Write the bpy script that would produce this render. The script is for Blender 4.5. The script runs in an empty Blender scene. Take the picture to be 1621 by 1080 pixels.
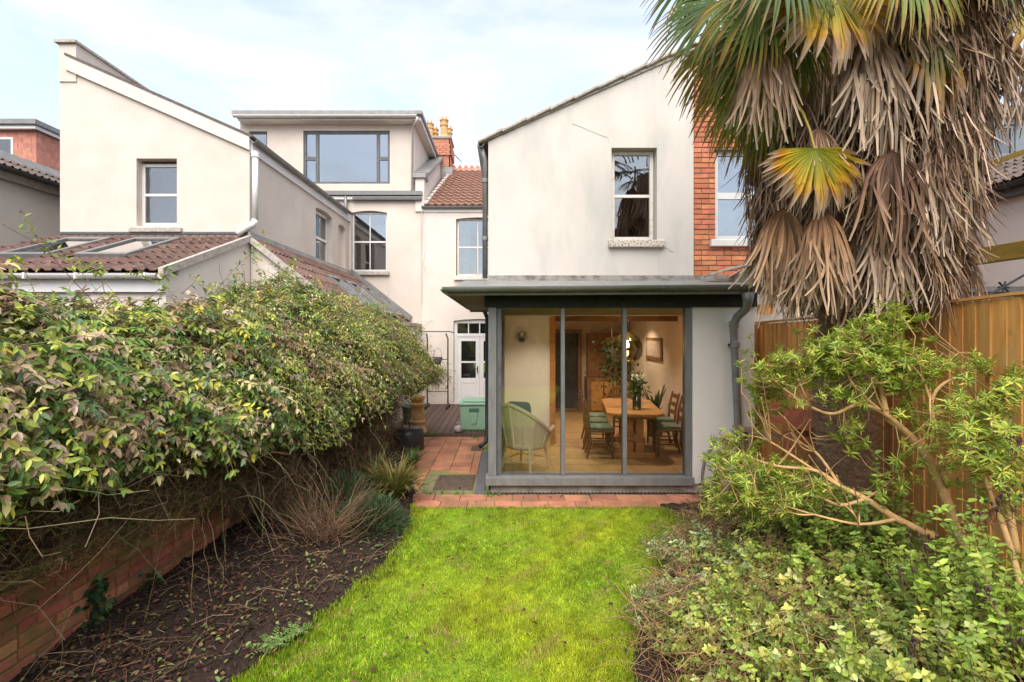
import bpy, math, random
import numpy as np
from mathutils import Vector, Matrix
random.seed(7); RNG = np.random.default_rng(7)
S = bpy.context.scene
C = S.collection
R = math.radians
# ------------------------------------------------------------------ camera, sky, sun, exposure
F, VX, VY, CH = 780.0, 800.0, 525.0, 2.15        # focal length in photo pixels, vanishing point, eye height
cam_d = bpy.data.cameras.new('camera'); cam = bpy.data.objects.new('camera', cam_d); C.objects.link(cam)
cam.location = (0, 0, CH); cam.rotation_euler = (R(90), 0, 0)
cam_d.sensor_width = 36; cam_d.lens = F / 1621 * 36
cam_d.shift_x = 10.5 / 1621; cam_d.shift_y = -15 / 1621
cam_d.clip_start = 0.05; cam_d.clip_end = 2000
S.camera = cam
SUN_EL, SUN_AZ = 52, 181      # degrees; azimuth measured clockwise from +Y
w = bpy.data.worlds.new('World'); S.world = w; w.use_nodes = True
nt = w.node_tree; nt.nodes.clear()
def wn(t, **k):
    n = nt.nodes.new(t)
    for a, b in k.items(): setattr(n, a, b)
    return n
out = wn('ShaderNodeOutputWorld'); bg = wn('ShaderNodeBackground'); bg.inputs['Strength'].default_value = 0.104
sky = wn('ShaderNodeTexSky', sky_type='NISHITA', sun_disc=False)
sky.sun_elevation = R(SUN_EL); sky.sun_rotation = R(SUN_AZ); sky.air_density = 1.0; sky.dust_density = 1.5; sky.ozone_density = 1.0
tc = wn('ShaderNodeTexCoord'); mp = wn('ShaderNodeMapping'); mp.inputs['Scale'].default_value = (1.0, 1.0, 2.6)
no = wn('ShaderNodeTexNoise'); no.inputs['Scale'].default_value = 2.3; no.inputs['Detail'].default_value = 7; no.inputs['Roughness'].default_value = 0.55; no.inputs['Distortion'].default_value = 0.5
cr = wn('ShaderNodeValToRGB'); cr.color_ramp.elements[0].position = 0.40; cr.color_ramp.elements[1].position = 0.66
cr.color_ramp.elements[0].color = (0.45, 0.45, 0.45, 1); cr.color_ramp.elements[1].color = (0.97, 0.97, 0.97, 1)
mx = wn('ShaderNodeMix', data_type='RGBA'); mx.inputs['B'].default_value = (3.15, 3.25, 3.45, 1)
nt.links.new(tc.outputs['Generated'], mp.inputs['Vector']); nt.links.new(mp.outputs['Vector'], no.inputs['Vector'])
nt.links.new(no.outputs['Fac'], cr.inputs['Fac']); nt.links.new(cr.outputs['Color'], mx.inputs['Factor'])
nt.links.new(sky.outputs['Color'], mx.inputs['A']); nt.links.new(mx.outputs['Result'], bg.inputs['Color'])
nt.links.new(bg.outputs['Background'], out.inputs['Surface'])
sun_d = bpy.data.lights.new('sun', 'SUN'); sun_d.energy = 1.5; sun_d.angle = R(60); sun_d.color = (1, 0.95, 0.88)
sun = bpy.data.objects.new('sun', sun_d); C.objects.link(sun)
_sd = Vector((math.sin(R(SUN_AZ)) * math.cos(R(SUN_EL)), math.cos(R(SUN_AZ)) * math.cos(R(SUN_EL)), math.sin(R(SUN_EL))))
sun.rotation_euler = _sd.to_track_quat('Z', 'Y').to_euler(); sun.location = _sd * 40
S.view_settings.view_transform = 'Standard'; S.view_settings.look = 'None'
S.view_settings.exposure = 1.84; S.view_settings.gamma = 1; S.view_settings.use_curve_mapping = False
S.render.engine = 'CYCLES'
S.cycles.max_bounces = 8; S.cycles.transparent_max_bounces = 12; S.cycles.diffuse_bounces = 4; S.cycles.glossy_bounces = 3
S.cycles.caustics_reflective = False; S.cycles.caustics_refractive = False
S.cycles.use_denoising = True

def at(px, py, D): return Vector(((px - VX) * D / F, D, CH - (py - VY) * D / F))
def X(px, D): return (px - VX) * D / F
def Z(py, D): return CH - (py - VY) * D / F

# ------------------------------------------------------------------ materials
def new_mat(name):
    m = bpy.data.materials.new(name); m.use_nodes = True
    t = m.node_tree; p = t.nodes['Principled BSDF']
    return m, t, p
def pmat(name, c1, c2=None, scale=6, rough=.75, bump=0, bscale=60, rand=0, attr=False, metal=0, spec=.3, stretch=(1, 1, 1), ramp=(.35, .65), c3=None, scale3=1.5, ramp3=(.5, .72), stretch3=(1, 1, 1), transl=0):
    m, t, p = new_mat(name); L = t.links.new; N = t.nodes.new
    p.inputs['Roughness'].default_value = rough; p.inputs['Metallic'].default_value = metal; p.inputs['Specular IOR Level'].default_value = spec
    geo = N('ShaderNodeNewGeometry')
    def noise(sc, st, det=6):
        mp = N('ShaderNodeMapping'); mp.inputs['Scale'].default_value = st; L(geo.outputs['Position'], mp.inputs['Vector'])
        n = N('ShaderNodeTexNoise'); n.inputs['Scale'].default_value = sc; n.inputs['Detail'].default_value = det; n.inputs['Roughness'].default_value = .6
        L(mp.outputs['Vector'], n.inputs['Vector']); return n
    def ramped(n, r):
        c = N('ShaderNodeMapRange'); c.inputs['From Min'].default_value = r[0]; c.inputs['From Max'].default_value = r[1]
        L(n.outputs['Fac'], c.inputs['Value']); return c.outputs['Result']
    col = None
    if attr:
        a = N('ShaderNodeAttribute'); a.attribute_name = 'tint'; col = a.outputs['Color']
    def rgb(c):
        r = N('ShaderNodeRGB'); r.outputs[0].default_value = (*c, 1); return r.outputs[0]
    if col is None: col = rgb(c1)
    if c2 is not None:
        q = N('ShaderNodeMix'); q.data_type = 'RGBA'; L(ramped(noise(scale, stretch), ramp), q.inputs['Factor']); L(col, q.inputs['A'])
        q.inputs['B'].default_value = (*c2, 1); col = q.outputs['Result']
    if c3 is not None:
        q = N('ShaderNodeMix'); q.data_type = 'RGBA'; L(ramped(noise(scale3, stretch3), ramp3), q.inputs['Factor']); L(col, q.inputs['A'])
        q.inputs['B'].default_value = (*c3, 1); col = q.outputs['Result']
    if rand:
        oi = N('ShaderNodeObjectInfo'); hs = N('ShaderNodeHueSaturation')
        mr = N('ShaderNodeMapRange'); mr.inputs['To Min'].default_value = 1 - rand; mr.inputs['To Max'].default_value = 1 + rand * .8
        L(oi.outputs['Random'], mr.inputs['Value']); L(mr.outputs['Result'], hs.inputs['Value'])
        m2 = N('ShaderNodeMath'); m2.operation = 'MULTIPLY'; m2.inputs[1].default_value = 7.13; L(oi.outputs['Random'], m2.inputs[0])
        m3 = N('ShaderNodeMath'); m3.operation = 'FRACT'; L(m2.outputs[0], m3.inputs[0])
        m4 = N('ShaderNodeMapRange'); m4.inputs['To Min'].default_value = .5 - rand * .045; m4.inputs['To Max'].default_value = .5 + rand * .03; L(m3.outputs[0], m4.inputs['Value'])
        L(m4.outputs['Result'], hs.inputs['Hue']); L(col, hs.inputs['Color']); col = hs.outputs['Color']
    L(col, p.inputs['Base Color'])
    if bump:
        b = N('ShaderNodeBump'); b.inputs['Strength'].default_value = bump; b.inputs['Distance'].default_value = .02
        L(noise(bscale, (1, 1, 1), 8).outputs['Fac'], b.inputs['Height']); L(b.outputs['Normal'], p.inputs['Normal'])
    if transl:
        tr = N('ShaderNodeBsdfTranslucent'); L(col, tr.inputs['Color']); ms = N('ShaderNodeMixShader'); ms.inputs[0].default_value = transl
        L(p.outputs[0], ms.inputs[1]); L(tr.outputs[0], ms.inputs[2]); L(ms.outputs[0], t.nodes['Material Output'].inputs['Surface'])
    return m
def glass_mat(name, tint=(.9, .93, .92), ior=1.5, gain=1.0, base=0.0, rough=0.0, wav=0):
    m, t, p = new_mat(name); L = t.links.new; N = t.nodes.new
    t.nodes.remove(p)
    tr = N('ShaderNodeBsdfTransparent'); tr.inputs[0].default_value = (*tint, 1)
    gl = N('ShaderNodeBsdfGlossy'); gl.inputs['Roughness'].default_value = rough
    fr = N('ShaderNodeFresnel'); fr.inputs[0].default_value = ior
    mm = N('ShaderNodeMath'); mm.operation = 'MULTIPLY_ADD'; mm.inputs[1].default_value = gain; mm.inputs[2].default_value = base; mm.use_clamp = True
    L(fr.outputs[0], mm.inputs[0]); ms = N('ShaderNodeMixShader'); L(mm.outputs[0], ms.inputs[0]); L(tr.outputs[0], ms.inputs[1]); L(gl.outputs[0], ms.inputs[2])
    if wav:
        n = N('ShaderNodeTexNoise'); n.inputs['Scale'].default_value = wav; g = N('ShaderNodeNewGeometry'); L(g.outputs['Position'], n.inputs['Vector'])
        b = N('ShaderNodeBump'); b.inputs['Strength'].default_value = .06; b.inputs['Distance'].default_value = .01 if wav < 20 else .05; L(n.outputs['Fac'], b.inputs['Height']); L(b.outputs[0], gl.inputs['Normal'])
    L(ms.outputs[0], t.nodes['Material Output'].inputs['Surface']); return m
def emis(name, c, s):
    m, t, p = new_mat(name); p.inputs['Emission Color'].default_value = (*c, 1); p.inputs['Emission Strength'].default_value = s; return m
M = {}
M['cream'] = pmat('cream_render', (.64, .555, .48), (.585, .505, .43), 2.2, .85, .25, 90, c3=(.67, .59, .52), scale3=.7)
M['cream2'] = pmat('pale_cream_render', (.69, .61, .54), (.63, .55, .48), 1.7, .85, .2, 90)
M['oldwhite'] = pmat('weathered_white_render', (.64, .58, .515), (.565, .515, .46), 1.4, .9, .3, 70, stretch=(1, 1, .45), ramp=(.36, .72), c3=(.42, .42, .38), scale3=1.1, ramp3=(.50, .84), stretch3=(1.6, 1, .5))
M['extwhite'] = pmat('smooth_white_render', (.82, .76, .70), (.76, .70, .64), 2, .8, .12, 60, c3=(.5, .46, .4), scale3=1.3, ramp3=(.66, .85), stretch3=(1.5, 1, .4))
M['plinth'] = pmat('stained_plinth_render', (.55, .47, .39), (.28, .24, .18), 5, .9, .3, 60)
M['barge'] = pmat('painted_barge_board', (.60, .565, .53), (.56, .52, .48), 3, .6)
M['upvc'] = pmat('white_plastic', (.72, .70, .675), (.66, .635, .61), 3, .35, spec=.4)
M['oldpaint'] = pmat('weathered_white_paint', (.72, .66, .60), (.5, .42, .33), 14, .6, .15, 80, ramp=(.5, .8))
M['stone'] = pmat('stone_sill', (.50, .44, .38), (.30, .27, .22), 16, .9, .4, 90, ramp=(.4, .7))
M['lichen'] = pmat('lichened_sill', (.62, .55, .46), (.13, .11, .07), 38, .9, .4, 90, ramp=(.5, .62))
M['anth'] = pmat('anthracite_frame', (.085, .088, .09), (.12, .12, .12), 8, .45, .05, 60, spec=.4)
M['anthL'] = pmat('grey_aluminium_frame', (.20, .195, .185), (.15, .148, .14), 7, .42, .05, 70, spec=.45, stretch=(2, 2, .5))
M['black'] = pmat('black_plastic', (.022, .023, .024), (.04, .04, .04), 9, .4, spec=.4)
M['blackwood'] = pmat('black_stained_timber', (.018, .02, .018), (.035, .035, .03), 10, .7, .2, 40)
M['lead'] = pmat('lead_sheet', (.20, .195, .19), (.29, .28, .26), 5, .5, .15, 30, metal=.25)
M['leadmoss'] = pmat('mossy_lead', (.30, .28, .255), (.14, .12, .09), 7, .7, .25, 40, ramp=(.45, .66), c3=(.12, .12, .06), scale3=9, ramp3=(.55, .7), stretch3=(1, 1, 3))
M['gutter'] = pmat('grey_green_gutter', (.20, .205, .19), (.13, .15, .09), 3.5, .4, .08, 40, metal=.2, spec=.4, ramp=(.45, .7))
M['greypipe'] = pmat('grey_metal_pipe', (.27, .265, .255), (.19, .19, .18), 6, .45, .1, 40, metal=.3)
M['soffit'] = pmat('weathered_soffit', (.34, .28, .215), (.22, .17, .125), 9, .8, .2, 40, stretch=(1, 4, 1))
M['brickR'] = pmat('orange_red_brick', (.66, .255, .125), (.52, .18, .09), 9, .9, .35, 120, rand=.26)
M['brickL'] = pmat('old_mossy_brick', (.58, .21, .105), (.40, .155, .085), 8, .9, .6, 70, rand=.42, c3=(.22, .21, .06), scale3=3.0, ramp3=(.50, .74))
M['mortar'] = pmat('pale_mortar', (.36, .31, .26), (.26, .22, .18), 20, .95, .4, 120)
M['mortarL'] = pmat('mossy_mortar', (.23, .20, .11), (.22, .25, .06), 4, .95, .6, 80)
M['chim'] = pmat('chimney_brick', (.56, .24, .15), (.44, .17, .11), 14, .9, .3, 90)
M['pot'] = pmat('buff_clay_pot', (.68, .42, .18), (.54, .30, .12), 7, .8, .25, 70, c3=(.36, .25, .13), scale3=5, ramp3=(.55, .8))
M['pantile'] = pmat('red_pantile', (.29, .155, .105), (.19, .105, .075), 6, .8, .25, 60, rand=.25)
M['browntile'] = pmat('brown_concrete_tile', (.205, .115, .09), (.13, .08, .066), 10, .85, .4, 70, rand=.22, c3=(.24, .19, .14), scale3=12, ramp3=(.55, .75))
M['greytile'] = pmat('grey_brown_tile', (.16, .12, .10), (.10, .08, .07), 10, .85, .4, 70, rand=.2)
M['hungtile'] = pmat('red_hung_tile', (.58, .27, .19), (.47, .20, .14), 8, .85, .2, 60, rand=.15)
M['terra'] = pmat('terracotta_paver', (.52, .225, .125), (.36, .16, .09), 4.5, .75, .35, 50, rand=.22, c3=(.22, .14, .075), scale3=2.2, ramp3=(.52, .75), spec=.35)
M['ridge'] = pmat('terracotta_ridge_tile', (.47, .14, .07), (.33, .095, .05), 9, .85, .25, 70, rand=.12)
M['manhole'] = pmat('rusty_iron_cover', (.16, .11, .075), (.10, .075, .055), 12, .7, .4, 60, metal=.2)
M['concrete'] = pmat('mossy_concrete', (.24, .195, .12), (.17, .16, .06), 6, .95, .4, 60)
M['deck'] = pmat('weathered_deck_board', (.125, .085, .065), (.085, .055, .042), 5, .75, .25, 60, rand=.2, stretch=(8, 1, 1))
M['soil'] = pmat('dark_soil', (.042, .026, .017), (.022, .013, .009), 7, .95, 1.0, 38, c3=(.075, .045, .028), scale3=26, ramp3=(.56, .7))
M['lawnsoil'] = pmat('mossy_lawn_ground', (.17, .28, .012), (.24, .31, .014), 6, .95, .8, 70, c3=(.22, .22, .03), scale3=9, ramp3=(.62, .8))
M['fence'] = pmat('orange_stained_fence_board', (.74, .38, .12), (.58, .26, .07), 3.2, .75, .2, 50, rand=.2, stretch=(7, 7, .8), c3=(.60, .38, .16), scale3=2.6, ramp3=(.54, .78), stretch3=(3, 3, .7))
M['fence_old'] = pmat('weathered_fence_post', (.30, .21, .13), (.2, .13, .08), 6, .85, .3, 50, stretch=(6, 6, 1))
M['beam'] = pmat('green_treated_beam', (.36, .235, .035), (.24, .17, .03), 3, .75, .2, 50, stretch=(5, 1, 5), c3=(.40, .19, .05), scale3=3, ramp3=(.55, .75))
def add_knots(m):
    t = m.node_tree; L = t.links.new; N = t.nodes.new; p = t.nodes['Principled BSDF']; src = p.inputs['Base Color'].links[0].from_socket
    g = N('ShaderNodeNewGeometry'); mp = N('ShaderNodeMapping'); mp.inputs['Scale'].default_value = (3.0, 5.0, 2.6); L(g.outputs['Position'], mp.inputs['Vector'])
    v = N('ShaderNodeTexVoronoi'); v.inputs['Scale'].default_value = 1.0; L(mp.outputs['Vector'], v.inputs['Vector'])
    r_ = N('ShaderNodeMapRange'); r_.inputs['From Min'].default_value = .05; r_.inputs['From Max'].default_value = .13; r_.inputs['To Min'].default_value = .85; r_.inputs['To Max'].default_value = 0; L(v.outputs['Distance'], r_.inputs['Value'])
    q = N('ShaderNodeMix'); q.data_type = 'RGBA'; L(r_.outputs['Result'], q.inputs['Factor']); L(src, q.inputs['A']); q.inputs['B'].default_value = (.18, .075, .025, 1); L(q.outputs['Result'], p.inputs['Base Color'])
add_knots(M['fence']); add_knots(M['beam'])
M['slate'] = pmat('dark_grey_panel', (.20, .225, .25), (.17, .19, .215), 4, .6)
M['glass'] = glass_mat('window_glass', (.80, .84, .84), 1.5, 1.0, .24, wav=3)
M['glassD'] = glass_mat('dormer_glass', (.70, .75, .76), 1.5, 1.0, .26)
M['glassR'] = glass_mat('patio_glass', (.94, .935, .91), 1.5, .9, .055, wav=5)
M['glassO'] = glass_mat('obscure_glass', (.60, .64, .70), 1.5, 1.0, .22, .04, wav=34)
M['roofglass'] = glass_mat('rooflight_glass', (.75, .8, .8), 1.5, 1.2, .48)
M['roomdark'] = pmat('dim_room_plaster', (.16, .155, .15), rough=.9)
M['curtain'] = pmat('pale_curtain', (.55, .56, .55), (.48, .48, .47), 8, .9, transl=.3)
M['inwall'] = pmat('indoor_white_wall', (.74, .73, .68), (.70, .69, .64), 2, .9)
M['inwarm'] = pmat('indoor_warm_wall', (.56, .45, .36), (.50, .40, .32), 2, .9)
M['inpink'] = pmat('indoor_pinkish_wall', (.70, .58, .49), rough=.9)
M['infloor'] = pmat('tan_stone_floor', (.46, .29, .145), (.36, .22, .11), 3.5, .45, .08, 30, spec=.4)
M['ceil'] = pmat('indoor_ceiling', (.74, .68, .58), rough=.9)
M['oak'] = pmat('oak_furniture', (.50, .24, .075), (.36, .16, .05), 4, .5, .1, 50, stretch=(1, 1, 6), spec=.4)
M['darkoak'] = pmat('dark_wood', (.22, .105, .045), (.15, .07, .03), 5, .55, .1, 50)
M['loom'] = pmat('pale_green_woven_paper', (.95, .77, .58), (.82, .65, .48), 60, .8, .5, 160, stretch=(1, 1, .12))
M['blue'] = pmat('blue_cloth', (.03, .075, .24), (.025, .06, .19), 12, .9)
M['sage'] = pmat('sage_cloth', (.17, .22, .17), (.13, .17, .13), 12, .9)
M['chest'] = pmat('green_plastic_chest', (.30, .47, .34), (.26, .41, .29), 4, .5, .05, 40)
M['chestD'] = pmat('dark_green_plastic', (.06, .16, .115), rough=.5)
M['steel'] = pmat('dark_steel_tube', (.06, .06, .062), (.10, .095, .09), 12, .4, metal=.5)
M['gourd'] = pmat('grey_stone_glaze', (.45, .42, .38), (.30, .27, .24), 9, .6)
M['brass'] = pmat('dark_gold_metal', (.42, .30, .10), rough=.25, metal=.8)
M['bulb'] = emis('lit_bulb', (1, .78, .45), 30)
M['spot'] = emis('lit_downlight', (1, .80, .52), 30)
M['amber'] = glass_mat('amber_glass', (.80, .62, .30), 1.6, 1.5, .10)
M['vase'] = glass_mat('clear_vase_glass', (.80, .92, .80), 1.5, 1, .05)
M['petal'] = pmat('white_petal', (.80, .80, .68), rough=.8)
M['leafy'] = pmat('leaf', (.1, .2, .02), attr=True, rough=.5, spec=.35, transl=.3)
M['leafdull'] = pmat('dull_leaf', (.1, .2, .02), attr=True, rough=.6, spec=.3, transl=.22)
M['deadleaf'] = pmat('dry_frond', (.3, .2, .1), attr=True, rough=.75, spec=.25, transl=.12)
M['twig'] = pmat('twig', (.2, .1, .05), attr=True, rough=.85, spec=.2)
M['grass'] = pmat('grass_blade', (.1, .2, .02), attr=True, rough=.5, spec=.3, transl=.38)
M['trunk'] = pmat('fibrous_palm_trunk', (.38, .235, .16), (.19, .11, .075), 9, .95, 1.0, 60, stretch=(1, 1, 3), c3=(.25, .155, .10), scale3=14, ramp3=(.52, .72))
M['bark'] = pmat('tan_shrub_bark', (.62, .40, .18), (.50, .29, .11), 14, .75, .3, 60, c3=(.36, .21, .10), scale3=12, ramp3=(.5, .75))
M['crack'] = pmat('crack', (.09, .08, .065), rough=.95)
M['grass_cable'] = pmat('black_cable', (.012, .012, .012), rough=.5)
M['paper'] = pmat('framed_print', (.35, .25, .2), (.5, .4, .33), 12, .8)

# ------------------------------------------------------------------ mesh helpers
class MB:
    def __init__(s): s.v = []; s.f = []; s.c = []
    def add(s, vs, fs, col=None):
        o = len(s.v); s.v += [tuple(p) for p in vs]; s.f += [tuple(i + o for i in f) for f in fs]
        if col is not None: s.c += [col] * len(vs)
        return s
    def hexa(s, a): return s.add(a, [(0, 3, 2, 1), (4, 5, 6, 7), (0, 1, 5, 4), (1, 2, 6, 5), (2, 3, 7, 6), (3, 0, 4, 7)])
    def box(s, x0, x1, y0, y1, z0, z1):
        return s.hexa([(x0, y0, z0), (x1, y0, z0), (x1, y1, z0), (x0, y1, z0), (x0, y0, z1), (x1, y0, z1), (x1, y1, z1), (x0, y1, z1)])
    def prism(s, poly, vec):                      # closed polygon (3D points) pushed along vec
        n = len(poly); a = [Vector(p) for p in poly]; b = [p + Vector(vec) for p in a]
        return s.add(a + b, [tuple(range(n))[::-1], tuple(range(n, 2 * n))] + [(i, (i + 1) % n, n + (i + 1) % n, n + i) for i in range(n)])
    def bar(s, p, q, w, h, up=(0, 0, 1)):         # rectangular bar from p to q
        p = Vector(p); q = Vector(q); d = (q - p).normalized(); u = Vector(up)
        if abs(d.dot(u)) > .98: u = Vector((0, 1, 0))
        r = d.cross(u).normalized(); u = r.cross(d).normalized(); r = r * w / 2; u = u * h / 2
        return s.hexa([p - r - u, p + r - u, q + r - u, q - r - u, p - r + u, p + r + u, q + r + u, q - r + u])
    def tube(s, pts, rad, n=8, cap=True, col=None):
        pts = [Vector(p) for p in pts]; k = len(pts)
        rad = [rad] * k if not hasattr(rad, '__len__') else rad
        vs = []; u = None
        for i, p in enumerate(pts):
            d = (pts[min(i + 1, k - 1)] - pts[max(i - 1, 0)]).normalized()
            if u is None: u = d.orthogonal().normalized()
            else:
                u = (u - d * u.dot(d)); u = u.normalized() if u.length > 1e-5 else d.orthogonal().normalized()
            v = d.cross(u)
            for j in range(n):
                a = 2 * math.pi * j / n; vs.append(p + (u * math.cos(a) + v * math.sin(a)) * rad[i])
        fs = [(i * n + j, i * n + (j + 1) % n, (i + 1) * n + (j + 1) % n, (i + 1) * n + j) for i in range(k - 1) for j in range(n)]
        if cap: fs += [tuple(range(n))[::-1], tuple(range((k - 1) * n, k * n))]
        return s.add(vs, fs, col)
    def lathe(s, c, prof, n=20, a0=0, a1=2 * math.pi, cap=True):
        full = abs(a1 - a0 - 2 * math.pi) < 1e-6; m = n if full else n + 1; vs = []
        for r, z in prof:
            for j in range(m):
                a = a0 + (a1 - a0) * j / n; vs.append((c[0] + r * math.cos(a), c[1] + r * math.sin(a), c[2] + z))
        fs = [(i * m + j, i * m + (j + 1) % m, (i + 1) * m + (j + 1) % m, (i + 1) * m + j) for i in range(len(prof) - 1) for j in range(n)]
        if cap and full: fs += [tuple(range(m))[::-1], tuple(range((len(prof) - 1) * m, len(prof) * m))]
        return s.add(vs, fs)
    def build(s, name, mat, parent=None, smooth=False, bevel=0):
        me = bpy.data.meshes.new(name); me.from_pydata(s.v, [], s.f); me.update()
        if s.c and len(s.c) == len(s.v):
            ca = me.color_attributes.new('tint', 'FLOAT_COLOR', 'POINT')
            ca.data.foreach_set('color', np.array([(*c, 1) for c in s.c], np.float32).ravel())
        return link(name, me, mat, parent, smooth, bevel)
def link(name, me, mat, parent=None, smooth=False, bevel=0):
    if mat is not None and not me.materials: me.materials.append(M[mat] if isinstance(mat, str) else mat)
    if smooth:
        me.polygons.foreach_set('use_smooth', [True] * len(me.polygons))
    o = bpy.data.objects.new(name, me); C.objects.link(o); put(o, parent)
    if bevel:
        b = o.modifiers.new('bevel', 'BEVEL'); b.width = bevel; b.segments = 2; b.limit_method = 'ANGLE'; b.angle_limit = R(40)
    return o
def put(o, parent):
    if parent is not None:
        o.parent = parent; q = parent; m = Matrix.Identity(4); chain = []
        while q is not None: chain.append(q); q = q.parent
        for q in reversed(chain): m = m @ (q.matrix_parent_inverse if q.parent else Matrix.Identity(4)) @ q.matrix_basis
        o.matrix_parent_inverse = m.inverted()
def tag(o, label, cat, group=None, kind=None):
    o['label'] = label
    if cat: o['category'] = cat
    if group: o['group'] = group
    if kind: o['kind'] = kind
    return o
def thing(name, label, cat, loc=(0, 0, 0), group=None):
    o = bpy.data.objects.new(name, None); C.objects.link(o); o.location = loc; o.empty_display_size = .2
    return tag(o, label, cat, group)
def struct(o): o['kind'] = 'structure'; return o
def inst(name, me, parent, mat4):                 # a copy of a shared mesh placed in world space
    o = bpy.data.objects.new(name, me); C.objects.link(o); put(o, parent); o.matrix_basis = mat4; return o
def copy_tree(src, parent=None):
    o = src.copy(); C.objects.link(o)
    if parent is not None: o.parent = parent
    for ch in list(src.children): copy_tree(ch, o)
    return o
def np_mesh(name, verts, faces_flat, sizes, col=None):
    me = bpy.data.meshes.new(name); nv = len(verts)
    me.vertices.add(nv); me.vertices.foreach_set('co', np.asarray(verts, np.float32).ravel())
    me.loops.add(len(faces_flat)); me.loops.foreach_set('vertex_index', np.asarray(faces_flat, np.int32))
    me.polygons.add(len(sizes)); st = np.zeros(len(sizes), np.int32); st[1:] = np.cumsum(sizes)[:-1]
    me.polygons.foreach_set('loop_start', st); me.update(calc_edges=True)
    if col is not None:
        ca = me.color_attributes.new('tint', 'FLOAT_COLOR', 'POINT')
        c4 = np.ones((nv, 4), np.float32); c4[:, :3] = col; ca.data.foreach_set('color', c4.ravel())
    return me
def unit(a): return a / np.maximum(np.linalg.norm(a, axis=-1, keepdims=True), 1e-9)
def rdir(n): return unit(RNG.normal(size=(n, 3)))
def leaf_mesh(name, pos, d, nrm, L, Wd, col, fold=.25, curl=.12, belly=(.3, .68)):
    n = len(pos); d = unit(d); nrm = unit(nrm - d * (nrm * d).sum(1, keepdims=True)); sd = np.cross(nrm, d)
    L = np.broadcast_to(np.asarray(L, float), (n,))[:, None]; Wd = np.broadcast_to(np.asarray(Wd, float), (n,))[:, None]
    b = pos; t = pos + d * L - nrm * L * curl
    a1 = pos + d * L * belly[0]; a2 = pos + d * L * belly[1] - nrm * L * curl * .35
    up = nrm * Wd * fold
    V = np.stack([b, a1 + sd * Wd * .5 + up, a2 + sd * Wd * .42 + up, t, a2 - sd * Wd * .42 + up, a1 - sd * Wd * .5 + up], 1).reshape(-1, 3)
    o = (np.arange(n) * 6)[:, None]; Fc = np.concatenate([o + np.array([0, 3, 2, 1]), o + np.array([0, 5, 4, 3])], 1).ravel()
    c = np.repeat(np.asarray(col), 6, axis=0)
    return np_mesh(name, V, Fc, np.full(n * 2, 4, np.int32), c)
def tubes_mesh(name, paths, r0, r1, col, sides=3):
    P = np.asarray(paths, float); n, k, _ = P.shape
    d = unit(P[:, -1] - P[:, 0]); a = unit(np.cross(d, rdir(n))); b = np.cross(d, a)
    r0 = np.broadcast_to(np.asarray(r0, float), (n,)); r1 = np.broadcast_to(np.asarray(r1, float), (n,))
    t = np.linspace(0, 1, k); rr = r0[:, None] * (1 - t) + r1[:, None] * t
    ang = np.arange(sides) * 2 * math.pi / sides
    off = a[:, None, :] * np.cos(ang)[None, :, None] + b[:, None, :] * np.sin(ang)[None, :, None]
    V = (P[:, :, None, :] + off[:, None] * rr[:, :, None, None]).reshape(-1, 3)
    q = []
    for i in range(k - 1):
        for j in range(sides): q.append((i * sides + j, i * sides + (j + 1) % sides, (i + 1) * sides + (j + 1) % sides, (i + 1) * sides + j))
    q = np.array(q); Fc = ((np.arange(n) * k * sides)[:, None, None] + q[None]).ravel()
    return np_mesh(name, V, Fc, np.full(n * len(q), 4, np.int32), np.repeat(np.asarray(col), k * sides, axis=0))
def blade_mesh(name, pos, h, wd, lean, col, coltip=None):
    n = len(pos); a = RNG.uniform(0, 2 * math.pi, n); s = np.stack([np.cos(a), np.sin(a), np.zeros(n)], 1) * (wd / 2)[:, None]
    up = np.array([0, 0, 1.0]); m = pos + lean * .35 + up * (h * .6)[:, None]; t = pos + lean + up * (h * .95)[:, None]
    V = np.stack([pos - s, pos + s, m + s * .8, m - s * .8, t], 1).reshape(-1, 3); o = (np.arange(n) * 5)[:, None]
    Fc = np.concatenate([o + np.array([0, 1, 2, 3]), o + np.array([3, 2, 4])], 1).ravel()
    c = np.repeat(col, 5, axis=0).reshape(n, 5, 3)
    if coltip is not None: c[:, 4] = coltip
    return np_mesh(name, V, Fc, np.tile(np.array([4, 3], np.int32), n), c.reshape(-1, 3))
def strap_mesh(name, pos, d, L, Wd, droop, col, k=6, coltip=None):      # long arching leaves
    n = len(pos); t = np.linspace(0, 1, k); L = np.broadcast_to(np.asarray(L, float), (n,)); Wd = np.broadcast_to(np.asarray(Wd, float), (n,)); droop = np.broadcast_to(np.asarray(droop, float), (n,))
    d = unit(d); P = pos[:, None] + d[:, None] * (L[:, None] * t)[:, :, None]; P[:, :, 2] -= (droop * L)[:, None] * t ** 2.2
    hd = np.cross(d, np.array([0, 0, 1.0])); hd = unit(hd + 1e-4); wv = np.sin(np.clip(t * .9 + .12, 0, 1) * math.pi) ** .6
    wv[-1] = .08; V = np.stack([P - hd[:, None] * (Wd[:, None] * wv)[:, :, None] / 2, P + hd[:, None] * (Wd[:, None] * wv)[:, :, None] / 2], 2).reshape(-1, 3)
    q = np.array([(2 * i, 2 * i + 1, 2 * i + 3, 2 * i + 2) for i in range(k - 1)]); Fc = ((np.arange(n) * 2 * k)[:, None, None] + q[None]).ravel()
    c = np.repeat(col, 2 * k, axis=0).reshape(n, k, 2, 3)
    if coltip is not None:
        f = (t ** 2)[None, :, None, None]; c = c * (1 - f) + np.asarray(coltip)[:, None, None, :] * f
    return np_mesh(name, V, Fc, np.full(n * len(q), 4, np.int32), c.reshape(-1, 3))
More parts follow.
